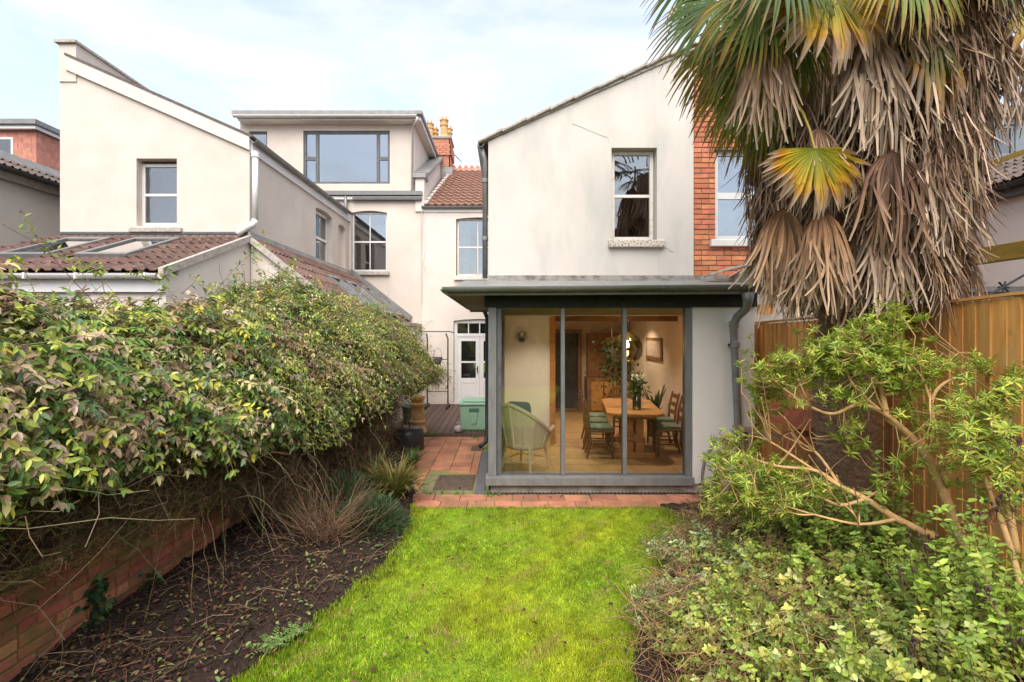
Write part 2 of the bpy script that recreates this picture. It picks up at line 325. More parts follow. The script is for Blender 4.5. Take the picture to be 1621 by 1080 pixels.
def palette(n, cols, weights, jit=.22):
    w_ = np.array(weights, float); w_ /= w_.sum(); i = RNG.choice(len(cols), n, p=w_); c = np.array(cols)[i]
    return np.clip(c * RNG.uniform(1 - jit, 1 + jit, (n, 1)) * RNG.uniform(.92, 1.08, (n, 3)), 0, 1)

def wall(name, mat, parent, axis, pos, thick, u0, u1, top, bot=0., holes=()):
    """axis 'y': face at Y=pos looking at -Y, u is X.  axis 'x': face at X=pos, u is Y, thick is signed along X."""
    tops = top if hasattr(top, '__len__') else [(u0, top), (u1, top)]
    def tz(u):
        for (a, za), (b, zb) in zip(tops[:-1], tops[1:]):
            if a - 1e-9 <= u <= b + 1e-9: return za + (zb - za) * ((u - a) / (b - a) if b > a else 0)
        return tops[-1][1]
    br = {u0, u1} | {a for a, _ in tops}
    for h in holes:
        br |= {h[0], h[1]}
        if len(h) > 4 and h[4]: br |= {h[0] + (h[1] - h[0]) * i / 8 for i in range(1, 8)}
    br = sorted(b for b in br if u0 - 1e-9 <= b <= u1 + 1e-9)
    m = MB()
    def P(u, w_, z): return (u, pos + w_, z) if axis == 'y' else (pos + w_, u, z)
    def hz(h, u):
        if len(h) > 4 and h[4]:
            q = (u - h[0]) / (h[1] - h[0]) * 2 - 1; return h[3] + h[4] * (1 - q * q)
        return h[3]
    for a, b in zip(br[:-1], br[1:]):
        if b - a < 1e-6: continue
        c = (a + b) / 2; hs = sorted([h for h in holes if h[0] < c < h[1]], key=lambda h: h[2])
        lo = [(bot, bot)]; hi = []
        for h in hs: hi.append((h[2], h[2])); lo.append((hz(h, a), hz(h, b)))
        hi.append((tz(a), tz(b)))
        for (la, lb), (ha, hb) in zip(lo, hi):
            if ha - la < 1e-4 and hb - lb < 1e-4: continue
            m.hexa([P(a, 0, la), P(b, 0, lb), P(b, thick, lb), P(a, thick, la), P(a, 0, ha), P(b, 0, hb), P(b, thick, hb), P(a, thick, ha)])
    return m.build(name, mat, parent)
def frame_rect(m, x0, x1, z0, z1, y, t, w_):        # four bars round a rectangle in the XZ plane, butted
    m.box(x0, x0 + w_, y, y + t, z0, z1); m.box(x1 - w_, x1, y, y + t, z0, z1)
    m.box(x0 + w_, x1 - w_, y, y + t, z0, z0 + w_); m.box(x0 + w_, x1 - w_, y, y + t, z1 - w_, z1)
def sash(parent, x0, x1, z0, z1, y, mat='upvc', cols=1, rows=2, glass='glass', fw=.05, curtain=None, back=True, rail=.045):
    m = MB(); frame_rect(m, x0, x1, z0, z1, y, .06, fw)
    xi = [x0 + fw + (x1 - x0 - 2 * fw) * i / cols for i in range(cols + 1)]; zi = [z0 + fw + (z1 - z0 - 2 * fw) * i / rows for i in range(rows + 1)]
    for z in zi[1:-1]: m.box(x0 + fw, x1 - fw, y + .004, y + .05, z - rail / 2, z + rail / 2)
    for x in xi[1:-1]:
        for za, zb in zip(zi[:-1], zi[1:]):
            m.box(x - .012, x + .012, y + .008, y + .045, za + (rail / 2 if za > zi[0] else 0), zb - (rail / 2 if zb < zi[-1] else 0))
    f = m.build('window', mat, parent)
    for i in range(rows):
        for j in range(cols):
            MB().box(xi[j], xi[j + 1], y + .024, y + .03, zi[i], zi[i + 1]).build('pane', glass, f)
    if curtain:
        for (ca, cb) in curtain:
            m = MB(); k = 14; vs = []
            for i in range(k + 1):
                xx = x0 + (x1 - x0) * (ca + (cb - ca) * i / k); yy = y + .2 + .035 * math.sin(i * 2.1)
                vs += [(xx, yy, z0 + .02), (xx, yy, z1)]
            m.add(vs, [(2 * i, 2 * i + 2, 2 * i + 3, 2 * i + 1) for i in range(k)]); m.build('curtain', 'curtain', f)
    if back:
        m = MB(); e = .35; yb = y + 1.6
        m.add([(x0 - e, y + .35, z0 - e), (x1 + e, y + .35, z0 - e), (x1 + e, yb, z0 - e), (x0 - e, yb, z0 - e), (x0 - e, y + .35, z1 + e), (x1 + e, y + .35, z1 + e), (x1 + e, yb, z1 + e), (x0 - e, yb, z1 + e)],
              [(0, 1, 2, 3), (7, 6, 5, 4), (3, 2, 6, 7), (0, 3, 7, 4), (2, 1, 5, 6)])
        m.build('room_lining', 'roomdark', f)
    return f
def downpipe(name, parent, pts, r, mat, n=10): return MB().tube(pts, r, n).build(name, mat, parent, smooth=True)
def half_gutter(parent, p, q, r, mat, name='gutter', n=8):      # half-round channel from p to q
    p = Vector(p); q = Vector(q); d = (q - p).normalized(); s = d.cross(Vector((0, 0, 1))).normalized(); m = MB(); vs = []
    prof = [(math.cos(a), math.sin(a)) for a in [math.pi + math.pi * i / n for i in range(n + 1)]]
    prof = [(x * r, z * r) for x, z in prof] + [(x * (r - .006), z * (r - .006)) for x, z in reversed(prof)]; k = len(prof)
    for e in (p, q): vs += [e + s * x + Vector((0, 0, z)) for x, z in prof]
    m.add(vs, [(i, (i + 1) % k, k + (i + 1) % k, k + i) for i in range(k)] + [tuple(range(k)), tuple(range(k, 2 * k))[::-1]])
    return m.build(name, mat, parent)
#==STRUCTURE==
import bmesh
def chamfer_box(name, sx, sy, sz, bev, jit=0, mat=None, seed=0):
    rr = random.Random(seed); bm = bmesh.new(); bmesh.ops.create_cube(bm, size=1)
    for v in bm.verts: v.co = Vector((v.co.x * sx, v.co.y * sy, v.co.z * sz)) + Vector((rr.uniform(-jit, jit), rr.uniform(-jit, jit) * .5, rr.uniform(-jit, jit)))
    bmesh.ops.bevel(bm, geom=list(bm.edges), offset=bev, segments=1, affect='EDGES')
    me = bpy.data.meshes.new(name); bm.to_mesh(me); bm.free()
    if mat: me.materials.append(M[mat])
    return me
def roman_tile(name, mat, w_=.3, l_=.40, h=.035, rolls=2, seed=0):
    k = 6 * rolls + 1; vs = []; m = MB()
    for yy, lift in ((0, .030), (l_, .0)):
        for zz in (0, -.014):
            for i in range(k):
                x = -w_ / 2 + w_ * i / (k - 1); ph = (i / (k - 1) * rolls) % 1
                b = max(0, math.sin(ph * 2 * math.pi)) * h if i < k - 1 else 0
                vs.append((x, yy, b + lift + zz))
    fs = [(i, i + 1, 2 * k + i + 1, 2 * k + i) for i in range(k - 1)] + [(k + i + 1, k + i, i, i + 1)[::-1] for i in range(k - 1)]
    m.add(vs, fs); me = bpy.data.meshes.new(name); me.from_pydata(m.v, [], m.f); me.materials.append(M[mat]); return me
def tile_roof(parent, meshes, o, u, v, U, V, tw=.3, tl=.34, skip=None, name='roof_tile'):
    o = Vector(o); u = Vector(u).normalized(); v = Vector(v).normalized(); n = u.cross(v).normalized()
    nc = round(U / tw); nr = max(1, round(V / tl)); rot = Matrix((u, v, n)).transposed().to_4x4(); cnt = 0
    for r in range(nr):
        for c in range(nc):
            cu, cv = (c + .5) * U / nc, r * V / nr
            if skip and skip(cu, cv + tl / 2): continue
            p = o + u * cu + v * cv + n * random.uniform(0, .006)
            j = Matrix.Rotation(random.uniform(-.012, .012), 4, 'Z')
            inst(name, random.choice(meshes), parent, Matrix.Translation(p) @ rot @ j @ Matrix.Diagonal((U / nc / tw, 1, 1, 1))); cnt += 1
    return cnt
def slab(parent, name, mat, a, b, c, d, t=.06):     # thick sheet over four corners, thickness downwards
    a, b, c, d = map(Vector, (a, b, c, d)); n = (b - a).cross(d - a).normalized() * -t
    return MB().hexa([a + n, b + n, c + n, d + n, a, b, c, d]).build(name, mat, parent)
TB = [roman_tile('brown_tile', 'browntile')]; TG = [roman_tile('grey_tile', 'greytile')]

# ------------------------------------------------------------------ ground
g = MB(); g.add([(-300, -300, -.06), (300, -300, -.06), (300, 300, -.06), (-300, 300, -.06)], [(0, 1, 2, 3)])
struct(g.build('ground', 'soil'))
def wallx(D): return -2.95 + .03 * D                 # garden-side face of the brick wall
LAWN_L = [(-6, -2.2), (2.2, -1.78), (3.02, -1.63), (3.46, -1.42), (4.04, -1.24), (4.47, -1.09), (5.16, -1.03), (5.9, -1.10), (6.2, -1.15), (6.6, -1.2), (7.6, -1.44), (9.6, -1.78)]
LAWN_R = [(-6, 2.2), (2.2, .62), (3.02, .70), (3.5, .86), (3.95, 1.11), (4.47, 1.43), (5.0, 1.80), (5.4, 1.98), (5.7, 1.95), (6.1, 1.85)]
def interp(tab, D): return float(np.interp(D, [a for a, _ in tab], [b for _, b in tab]))
def grid_mesh(name, mat, xs_fn, Ds, nu, zfn):
    m = MB(); vs = []
    for D in Ds:
        a, b = xs_fn(D)
        for i in range(nu + 1):
            x = a + (b - a) * i / nu; vs.append((x, D, zfn(x, D, i / nu)))
    k = nu + 1
    m.add(vs, [(r * k + i, r * k + i + 1, (r + 1) * k + i + 1, (r + 1) * k + i) for r in range(len(Ds) - 1) for i in range(nu)])
    return m.build(name, mat, None, smooth=True)
def lumps(x, y): return .5 * math.sin(x * 9.1 + y * 3.7) * math.sin(y * 7.3 - x * 2.1) + .3 * math.sin(x * 23 + 1.3) * math.sin(y * 19 + x * 5) + .2 * math.sin(x * 47 + y * 31)
struct(grid_mesh('lawn', 'lawnsoil', lambda D: (interp(LAWN_L, D), interp(LAWN_R, D)), np.linspace(-6, 5.975, 90), 30, lambda x, y, t: .012 * lumps(x * .5, y * .5)))
def bedz(x, D, t): return .05 + .10 * math.sin(min(1, t * 1.4) * math.pi / 2) + .04 * lumps(x, D) - (.07 if t < .03 else 0)
def bedL(x, D):
    e = interp(LAWN_L, D); t = (e + .03 - x) / (e + .03 - wallx(D)); return bedz(x, D, max(0, min(1, t)))
struct(grid_mesh('flower_bed_left', 'soil', lambda D: (interp(LAWN_L, D) + .04, wallx(D) - .05), np.linspace(-2, 9.4, 150), 40, bedz))
def bedR(x, D): t = max(0, min(1, (x - interp(LAWN_R, D)) / 1.5)); return .03 + .12 * t + .03 * lumps(x, D) - (.06 if t < .03 else 0)
struct(grid_mesh('flower_bed_right', 'soil', lambda D: (interp(LAWN_R, D) - .04, 3.55), np.linspace(-2, 6.05, 110), 40, lambda x, y, t: bedR(x, y)))

# paving: base sheet and single terracotta pavers
pav = MB(); pav.box(-1.75, 3.45, 6.03, 10.03, -.07, -.008); patio = struct(pav.build('patio_paving', 'mortarL'))
PT = [chamfer_box('paver_%d' % i, 1, 1, .05, .006, .004, 'terra', i) for i in range(3)]
def paver(x0, x1, y0, y1, z=.0):
    gx = .007; s = Matrix.Diagonal((x1 - x0 - gx, y1 - y0 - gx, 1, 1))
    inst('paving_tile', random.choice(PT), patio, Matrix.Translation(((x0 + x1) / 2, (y0 + y1) / 2, z - .012 + random.uniform(-.004, .006))) @ Matrix.Rotation(random.uniform(-.012, .012), 4, 'X') @ Matrix.Rotation(random.uniform(-.012, .012), 4, 'Y') @ Matrix.Rotation(random.uniform(-.01, .01), 4, 'Z') @ s)
for r, (a, b) in enumerate(((6.225, 6.475), (5.99, 6.22))):
    x = -1.25 + .11 * r
    while x < 3.2: paver(x, x + .335, a, b); x += .335
for r, (a, b) in enumerate(((5.73, 5.985), (5.47, 5.725))):
    x = 2.02 + .1 * r
    while x < 2.9: paver(x, x + .335, a, b, .012); x += .335
cols = [-1.80, -1.485, -1.17, -.86, -.54, -.42]
for c, (a, b) in enumerate(zip(cols[:-1], cols[1:])):
    y = 6.50 + (.0, .13, .05, .18, .09)[c]
    while y < 9.95:
        e = min(y + .275, 10.02)
        if not (a > -1.2 and b < -.4 and y < 7.40) and e - y > .05: paver(a, b, y, e)
        y += .275
mh = thing('drain_cover', 'rectangular rusty ribbed drain cover set in mossy concrete beside the glazed room', 'drain cover', (-.7, 7, .0))
MB().box(-1.17, -.44, 6.50, 7.40, -.03, .004).build('surround', 'concrete', mh, bevel=.006)
MB().box(-.985, -.45, 6.66, 7.34, .005, .018).build('cover', 'manhole', mh, bevel=.004)
for i in range(17): MB().box(-.965 + i * .0305, -.949 + i * .0305, 6.69, 7.31, .0185, .025).build('rib', 'manhole', mh)

# deck
dk = thing('timber_deck', 'dark brown weathered timber deck in front of the white garden doors', 'deck', (-1.4, 12, 0))
for i in range(15):
    x = -2.42 + i * .142
    MB().box(x, x + .135, 10.06, 14.12, .035 + random.uniform(0, .004), .075).build('deck_board', 'deck', dk, bevel=.006)
MB().box(-2.43, -.30, 10.03, 10.058, -.02, .062).build('edge_board', 'deck', dk)

# ------------------------------------------------------------------ our house (centre)
DW, DM, DE = 7.57, 14.2, 6.58
house = thing('rendered_house', 'weathered white rendered house wing with one upper sash window and red tiled main roof', 'house', (1.3, 9, 0))
eL, rX = X(773, DW), X(1098, DW); zE, zR = Z(224, DW), Z(77, DW)
wx0, wx1, wz0, wz1 = X(968, DW), X(1040, DW), Z(381, DW), Z(234, DW)
wall('wing_wall', 'oldwhite', house, 'y', DW, .28, eL, rX, [(eL, zE), (rX, zR)], 2.92, [(wx0, wx1, wz0, wz1)])
wall('wing_side_wall', 'oldwhite', house, 'x', eL, .25, DW + .281, DM - .002, zE, 0.02)
sash(house, wx0 + .015, wx1 - .015, wz0 + .02, wz1 - .01, DW + .13, 'oldpaint', 1, 2, fw=.06)
MB().box(wx0 - .05, wx1 + .11, DW - .07, DW + .129, wz0 - .11, wz0).build('window_sill', 'lichen', house, bevel=.01)
for pts in ([(940, 210, .5), (949, 213, .6), (962, 218, .5), (966, 233, .4)], [(1052, 392, .5), (1062, 398, .5), (1066, 400, .3)], [(905, 196, .3), (915, 200, .3), (940, 210, .5)]):
    m = MB(); P = [at(p[0], p[1], DW - .0015) for p in pts]; Q = []
    for a, b in zip(P[:-1], P[1:]):
        for t in (0, .33, .66): Q.append(a.lerp(b, t) + Vector((random.uniform(-.008, .008), 0, random.uniform(-.008, .008))))
    Q.append(P[-1]); vs = []
    for q in Q: vs += [q + Vector((0, 0, .003)), q - Vector((0, 0, .003))]
    m.add(vs, [(2 * i, 2 * i + 1, 2 * i + 3, 2 * i + 2) for i in range(len(Q) - 1)]); m.build('wall_crack', 'crack', house)
# wing roof with single verge tiles
sl = (zR - zE) / (rX - eL)
slab(house, 'wing_roof', 'browntile', (eL - .12, DW + .02, zE - .05 + .04), (rX, DW + .02, zR + .04), (rX, DM + 3, zR + .04), (eL - .12, DM + 3, zE - .05 + .04), .05)
VT = chamfer_box('verge_tile', .46, .36, .045, .008, .006, 'stone', 3)
ang = math.atan(sl); Lr = math.hypot(rX - eL, zR - zE)
for i in range(9):
    q = -.16 + (i + .5) * (Lr + .16) / 9
    inst('verge_tile', VT, house, Matrix.Translation((eL + q * math.cos(ang), DW + .10, zE + q * math.sin(ang) + .055)) @ Matrix.Rotation(-ang - .035, 4, 'Y') @ Matrix.Diagonal(((Lr + .16) / 9 / .43, 1, 1, 1)))
MB().bar((eL - .1, DW + .02, zE - .0), (rX, DW + .02, zR + .0), .1, .05).build('verge_mortar', 'stone', house)
half_gutter(house, (eL - .12, DW - .03, zE - .04), (eL - .12, DM - .3, zE - .04), .055, 'greypipe')
downpipe('downpipe', house, [(eL - .12, DW + .05, zE - .05), (eL - .055, DW + .12, zE - .25), (eL - .055, DW + .12, 2.98)], .04, 'greypipe')
for zz in (3.6, 4.5): MB().lathe((eL - .055, DW + .12, zz), [(.048, -.03), (.05, -.02), (.05, .02), (.048, .03)], 12).build('pipe_collar', 'greypipe', house)
MB().box(eL + .26, rX, DW + .30, DM - .01, 2.60, 2.75).build('upper_floor', 'ceil', house)
# main rear wall
mwx0, mwx1 = X(722, DM), X(790, DM); mz0, mz1 = Z(437, DM), Z(347, DM)
dx0, dx1, dz1 = X(718, DM), X(800, DM), Z(508, DM)
wall('main_wall', 'cream2', house, 'y', DM, .3, -2.42, 3.2, Z(328, DM), 0, [(mwx0, mwx1, mz0, mz1, .05), (dx0, dx1, .08, dz1, .05)])
MB().box(-2.42, -.28, DM - .03, DM - .001, Z(336, DM), Z(329, DM)).build('eaves_fascia', 'upvc', house)
sash(house, mwx0 + .02, mwx1 - .02, mz0 + .02, mz1 + .03, DM + .12, 'oldpaint', 2, 2, fw=.05, curtain=[(.02, .28), (.75, .98)])
MB().box(mwx0 - .05, mwx1 + .05, DM - .08, DM + .119, mz0 - .12, mz0).build('window_sill', 'oldpaint', house, bevel=.01)
# garden doors with fanlight
door = MB(); y = DM + .08
tz = Z(533, DM); frame_rect(door, dx0 + .01, dx1 - .01, .085, dz1 + .02, y, .09, .09)
door.box(dx0 + .1, dx1 - .1, y + .002, y + .088, tz, tz + .09)
df = door.build('garden_door', 'upvc', house); dm = (dx0 + dx1) / 2
for a, b in ((dx0 + .101, dm - .003), (dm + .003, dx1 - .101)):
    m = MB(); st = .11; zz = [.09, .42, .5, 1.22, 1.28, tz - .12]
    m.box(a, a + st, y + .02, y + .065, .09, tz - .002); m.box(b - st, b, y + .02, y + .065, .09, tz - .002)
    for z0, z1 in ((.09, .22), (.66, .80), (1.24, 1.29), (tz - .13, tz - .002)): m.box(a + st, b - st, y + .022, y + .063, z0, z1)
    m.box(a + st, b - st, y + .035, y + .05, .22, .66); m.box(a + st + .03, b - st - .03, y + .028, y + .034, .26, .62)
    m.build('door_leaf', 'upvc', df)
    for z0, z1 in ((.80, 1.24), (1.29, tz - .13)): MB().box(a + st, b - st, y + .036, y + .042, z0, z1).build('pane', 'glass', df)
MB().box(dm - .075, dm - .05, y - .03, y + .019, .95, 1.15).build('handle', 'steel', df)
MB().tube([(dm - .06, y - .02, 1.08), (dm - .16, y - .02, 1.08)], .01, 6).build('handle', 'steel', df)
for i in range(4):
    a = dx0 + .1 + (dx1 - dx0 - .2) * i / 4; b = dx0 + .1 + (dx1 - dx0 - .2) * (i + 1) / 4
    MB().box(a + .015, b - .015, y + .03, y + .036, tz + .09, dz1 - .06).build('pane', 'glass', df)
    if i: MB().box(a - .015, a + .015, y + .01, y + .06, tz + .091, dz1 - .06).build('glazing_bar', 'upvc', df)
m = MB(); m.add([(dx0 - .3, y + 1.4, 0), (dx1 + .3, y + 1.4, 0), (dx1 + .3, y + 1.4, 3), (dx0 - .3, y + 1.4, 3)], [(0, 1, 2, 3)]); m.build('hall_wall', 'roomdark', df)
# main roof: rows of pantiles (far off, joined), ridge crest, gutter
zEm, DR = Z(328, DM), 18.2; zRm = Z(272, DR); vv = Vector((0, DR - DM, zRm - zEm)); LV = vv.length; vv.normalize(); nn = Vector((1, 0, 0)).cross(vv)
m = MB(); tw, rows = .21, 14; lx0, lx1 = X(676, DM), .3
for r in range(rows):
    o = Vector((lx0 + .012 * r, DM - .08, zEm + .02)) + vv * (LV * r / rows); up = vv * (LV / rows * 1.04)
    nx = int((lx1 - lx0) / tw * 6); jit = random.uniform(-.01, .01); prof = [Vector((i * tw / 6, 0, 0)) + nn * (max(-.3, math.sin(i / 6 * 2 * math.pi)) * .032 + .045) for i in range(nx + 1)]
    vs = [o + p for p in prof] + [o + up + p - nn * .04 for p in prof] + [o + p - nn * .05 for p in prof]; k = nx + 1
    m.add(vs, [(i, i + 1, k + i + 1, k + i) for i in range(nx)] + [(2 * k + i, 2 * k + i + 1, i + 1, i) for i in range(nx)])
rt = m.build('roof_tiles', 'pantile', house); rt['kind'] = 'stuff'
slab(house, 'roof_deck', 'browntile', (-2.42, DM - .05, zEm), (3.2, DM - .05, zEm), (3.2, DR, zRm - .02), (-2.42, DR, zRm - .02), .05)
for i in range(12):
    x = X(714, DR) + i * .22
    m = MB(); m.prism([(x, DR - .12, zRm - .02), (x + .215, DR - .12, zRm - .02), (x + .215, DR, zRm + .12), (x, DR, zRm + .12)], (0, .10, 0))
    m.prism([(x + .01, DR, zRm + .11), (x + .205, DR, zRm + .11), (x + .19, DR, zRm + .16), (x + .107, DR, zRm + .27), (x + .025, DR, zRm + .16)], (0, .05, 0))
    m.build('ridge_tile', 'hungtile', house)
m = MB(); vs = []
for i in range(12):
    a = Vector((X(674, DM), DM - .08, zEm + .06)).lerp(Vector((X(716, DR), DR - .05, zRm + .05)), i / 12); b = Vector((X(674, DM), DM - .08, zEm + .06)).lerp(Vector((X(716, DR), DR - .05, zRm + .05)), (i + .9) / 12)
    m.bar(a + Vector((0, 0, .03)), b + Vector((0, 0, .0)), .09, .06)
m.build('verge_mortar', 'cream2', house)
half_gutter(house, (-2.40, DM - .09, zEm - .0), (eL - .02, DM - .09, zEm - .0), .06, 'anthL')
MB().tube([(-2.33, DM - .02, 5.6), (-2.31, DM - .02, 4.6), (-2.36, DM - .03, 4.15), (-2.30, DM - .03, 4.0), (-2.35, DM - .03, 3.9)], .008, 5).build('wall_cable', 'upvc', house)
MB().tube([at(668, 325, 14.1), at(667.5, 400, 14.17), at(667.5, 480, 14.17)], .012, 5).build('wall_cable', 'cream', house)

# ------------------------------------------------------------------ glazed garden room
ext = thing('glazed_garden_room', 'single storey garden room with three tall grey framed panes and wide overhanging roof', 'extension', (1.5, 7.1, 0))
xl, xr = X(773, DE), X(1194, DE); gz0, gz1 = Z(752, DE), Z(487, DE)
wall('front_wall', 'extwhite', ext, 'y', DE, .22, X(1096, DE), xr, Z(486, DE), .115)
wall('right_side_wall', 'extwhite', ext, 'x', xr, -.2, DE + .221, DW - .002, 2.62, .1)
MB().box(xl + .03, xr - .02, DE + .02, DE + .2, -.03, Z(766, DE)).build('plinth', 'plinth', ext)
def fbox(name, p0, p1, q0, q1, y0, y1, mat='anthL', par=None): return MB().box(X(p0, DE), X(p1, DE), y0, y1, Z(q1, DE), Z(q0, DE)).build(name, mat, par or ext, bevel=.004)
fbox('corner_post', 773, 786, 486.5, 753, DE - .02, DE + .12); fbox('corner_post', 786.6, 793.5, 486.5, 753, DE + .01, DE + .12, 'anth')
gp = []
for a, b in ((794, 888), (894.5, 986), (993, 1085)):
    p = MB().box(X(a, DE) - .012, X(b, DE) + .012, DE + .05, DE + .062, gz0 - .01, gz1 + .01).build('glass_pane', 'glassR', ext)
    fr = MB(); frame_rect(fr, X(a, DE) - .011, X(b, DE) + .011, gz0 - .009, gz1 + .009, DE + .03, .018, .012); fr.build('pane_bead', 'anth', p)
fbox('mullion', 888.3, 894.2, 487.2, 752.5, DE - .0, DE + .10); fbox('mullion', 986.3, 992.7, 487.2, 752.5, DE, DE + .10)
fbox('right_jamb', 1085.3, 1095.6, 486.8, 753, DE - .01, DE + .12)
fbox('sill', 769, 1095, 753.2, 765.5, DE - .10, DE + .14)
fbox('header_beam', 767, 1196, 464.5, 486.2, DE - .05, DE + .2, 'blackwood')
MB().box(xl, xl + .16, DE + .13, 8.9, .0, 2.5).build('left_side_wall', 'black', ext)
# roof
zf, zb = 2.72, 2.935
slab(ext, 'roof', 'lead', (X(718, 6.27), 6.27, zf), (X(1196, 6.27) + .15, 6.27, zf), (xr + .02, DW - .01, zb), (X(722, 6.27), DW - .01, zb), .07)
slab(ext, 'roof_return', 'lead', (X(720, 6.27), DW - .009, zb - .13), (eL - .002, DW - .009, zb - .02), (eL - .002, 8.95, zb - .02), (X(722, 6.27), 8.95, zb - .13), .07)
fl = MB(); fl.box(eL, rX + .5, DW - .035, DW - .004, 2.90, Z(436.5, DW)); fl.build('wall_flashing', 'leadmoss', ext)
fl = MB(); fl.bar((eL - .02, DW - .045, 2.925), (rX + .42, DW - .045, 2.935), .06, .03); fl.build('flashing_edge', 'leadmoss', ext)
sof = MB(); sof.add([(-.70, 6.25, 2.625), (3.36, 6.25, 2.645), (3.36, DE - .052, 2.645), (xl - .04, DE - .052, 2.625), (xl - .04, 8.9, 2.53), (-.62, 8.9, 2.53)], [(0, 1, 2, 3), (0, 3, 4, 5)]); sof.build('soffit', 'soffit', ext)
fa = MB(); fa.bar((-.715, 6.256, 2.665), (3.365, 6.256, 2.685), .025, .11); fa.build('fascia', 'lead', ext)
fa = MB(); fa.bar((-.715, 6.27, 2.645), (-.635, 8.9, 2.575), .025, .09); fa.build('side_fascia', 'soffit', ext)
fa = MB(); fa.box(-.64, xl - .04, 8.88, 8.90, 2.50, 2.62); fa.build('end_fascia', 'soffit', ext)
half_gutter(ext, (-.79, 6.19, 2.705), (3.32, 6.19, 2.74), .064, 'gutter', 'front_gutter', 10)
half_gutter(ext, (-.765, 6.2, 2.69), (-.665, 8.9, 2.60), .058, 'gutter', 'side_gutter', 10)
for px in (893, 1048, 733):
    xx = X(px, 6.19); zz = 2.705 + (xx + .79) / 4.11 * .035
    MB().lathe((0, 0, 0), [(.066, -.012), (.07, -.01), (.07, .01), (.066, .012)], 12, math.pi, 2 * math.pi).build('gutter_bracket', 'greypipe', ext).matrix_basis = Matrix.Translation((xx, 6.19, zz)) @ Matrix(((0, 0, 1, 0), (1, 0, 0, 0), (0, 1, 0, 0), (0, 0, 0, 1)))
P = [at(1184, 462, 6.22), at(1184, 476, 6.25), at(1181, 489, 6.33), at(1167, 502, 6.42), at(1161, 514, 6.48), at(1162, 540, 6.5), at(1165, 610, 6.5), at(1169, 690, 6.5), at(1170, 770, 6.5)]
downpipe('downpipe', ext, P, [.085, .062, .052, .052, .052, .047, .047, .047, .047], 'greypipe', 12)
for k, (px, py) in enumerate(((1162, 514), (1163, 546), (1170, 690))): MB().lathe(at(px, py, 6.5), [(.052, -.045), (.06, -.035), (.06, .035), (.052, .045)], 14).build('pipe_collar', 'greypipe', ext, smooth=False)
MB().bar(at(1154, 546, 6.5), at(1154, 546, 6.57), .03, .03).build('pipe_bracket', 'steel', ext)
downpipe('rear_downpipe', ext, [(-.40, 9.1, 2.56), (-.335, 9.12, 2.4), (-.335, 9.12, .25), (-.36, 9.06, .12), (-.46, 8.95, .07)], .04, 'black')
MB().box(-.62, -.44, 8.80, 9.15, -.01, .03).build('gully', 'manhole', ext, bevel=.01)
hose = [at(1113, 788, 6.35), at(1112, 750, 6.35), at(1116, 725, 6.36), at(1128, 706, 6.4), at(1145, 700, 6.45), at(1165, 690, 6.42)]
downpipe('waste_hose', ext, hose, .022, 'anthL', 8)
# drain channel and dark edging strip
dr = thing('drain_channel', 'narrow black grated drain channel along the foot of the garden room', 'drain', (1, 6.5, 0))
MB().box(-.27, 2.95, 6.485, 6.57, -.03, -.004).build('channel', 'black', dr)
m = MB()
for i in range(64): m.box(-.25 + i * .05, -.23 + i * .05, 6.49, 6.565, -.003, .012)
gr = m.build('grating', 'black', dr); gr['kind'] = 'stuff'
MB().box(-.415, -.275, 6.5, 8.78, -.03, .012).build('edging_strip', 'anth', dr)
# rooms inside
FZ = .12; room = ext
MB().box(-.07, 3.3, DE + .1, 12.8, FZ - .1, FZ).build('indoor_floor', 'infloor', room)
for i in range(7):
    MB().box(-.05, 3.12, 6.9 + i * .6, 6.906 + i * .6, FZ + .0005, FZ + .002).build('floor_joint', 'darkoak', room)
    if i < 6: MB().box(.1 + i * .6, .106 + i * .6, DE + .15, 9.2, FZ + .0025, FZ + .004).build('floor_joint', 'darkoak', room)
MB().box(-.069, .80, 8.9, 9.1, FZ + .001, 2.6).build('partition_wall', 'inwall', room)
MB().box(.802, .90, 8.88, 9.1, FZ + .001, 2.42).build('door_post', 'oak', room)
MB().box(3.15, 3.26, DE + .221, 12.6, FZ + .001, 2.6).build('indoor_side_wall', 'inpink', room)
MB().box(.5, 3.3, 12.5, 12.7, FZ + .001, 2.6).build('indoor_back_wall', 'inwarm', room)
MB().box(.5, .6, 9.101, 12.5, FZ + .001, 2.6).build('indoor_passage_wall', 'inwarm', room)
slab(room, 'indoor_ceiling', 'ceil', (-.069, DE + .12, 2.545), (3.15, DE + .12, 2.545), (3.15, 12.5, 2.546), (-.069, 12.5, 2.546), -.03)
MB().box(-.069, 3.149, DW + .02, DW + .3, 2.40, 2.544).build('ceiling_beam', 'ceil', room)
MB().box(.9, 3.149, 9.0, 9.14, 2.34, 2.543).build('ceiling_beam', 'darkoak', room)
dd = MB(); frame_rect(dd, 1.12, 1.92, FZ + .005, 2.2, 12.40, .09, .09); db = dd.build('indoor_door_frame', 'darkoak', room)
MB().box(1.21, 1.83, 12.47, 12.499, FZ + .01, 2.11).build('dark_doorway', 'black', db)
MB().box(.95, 1.12, 12.44, 12.498, FZ + .002, 2.5).build('tall_cupboard', 'oak', room)
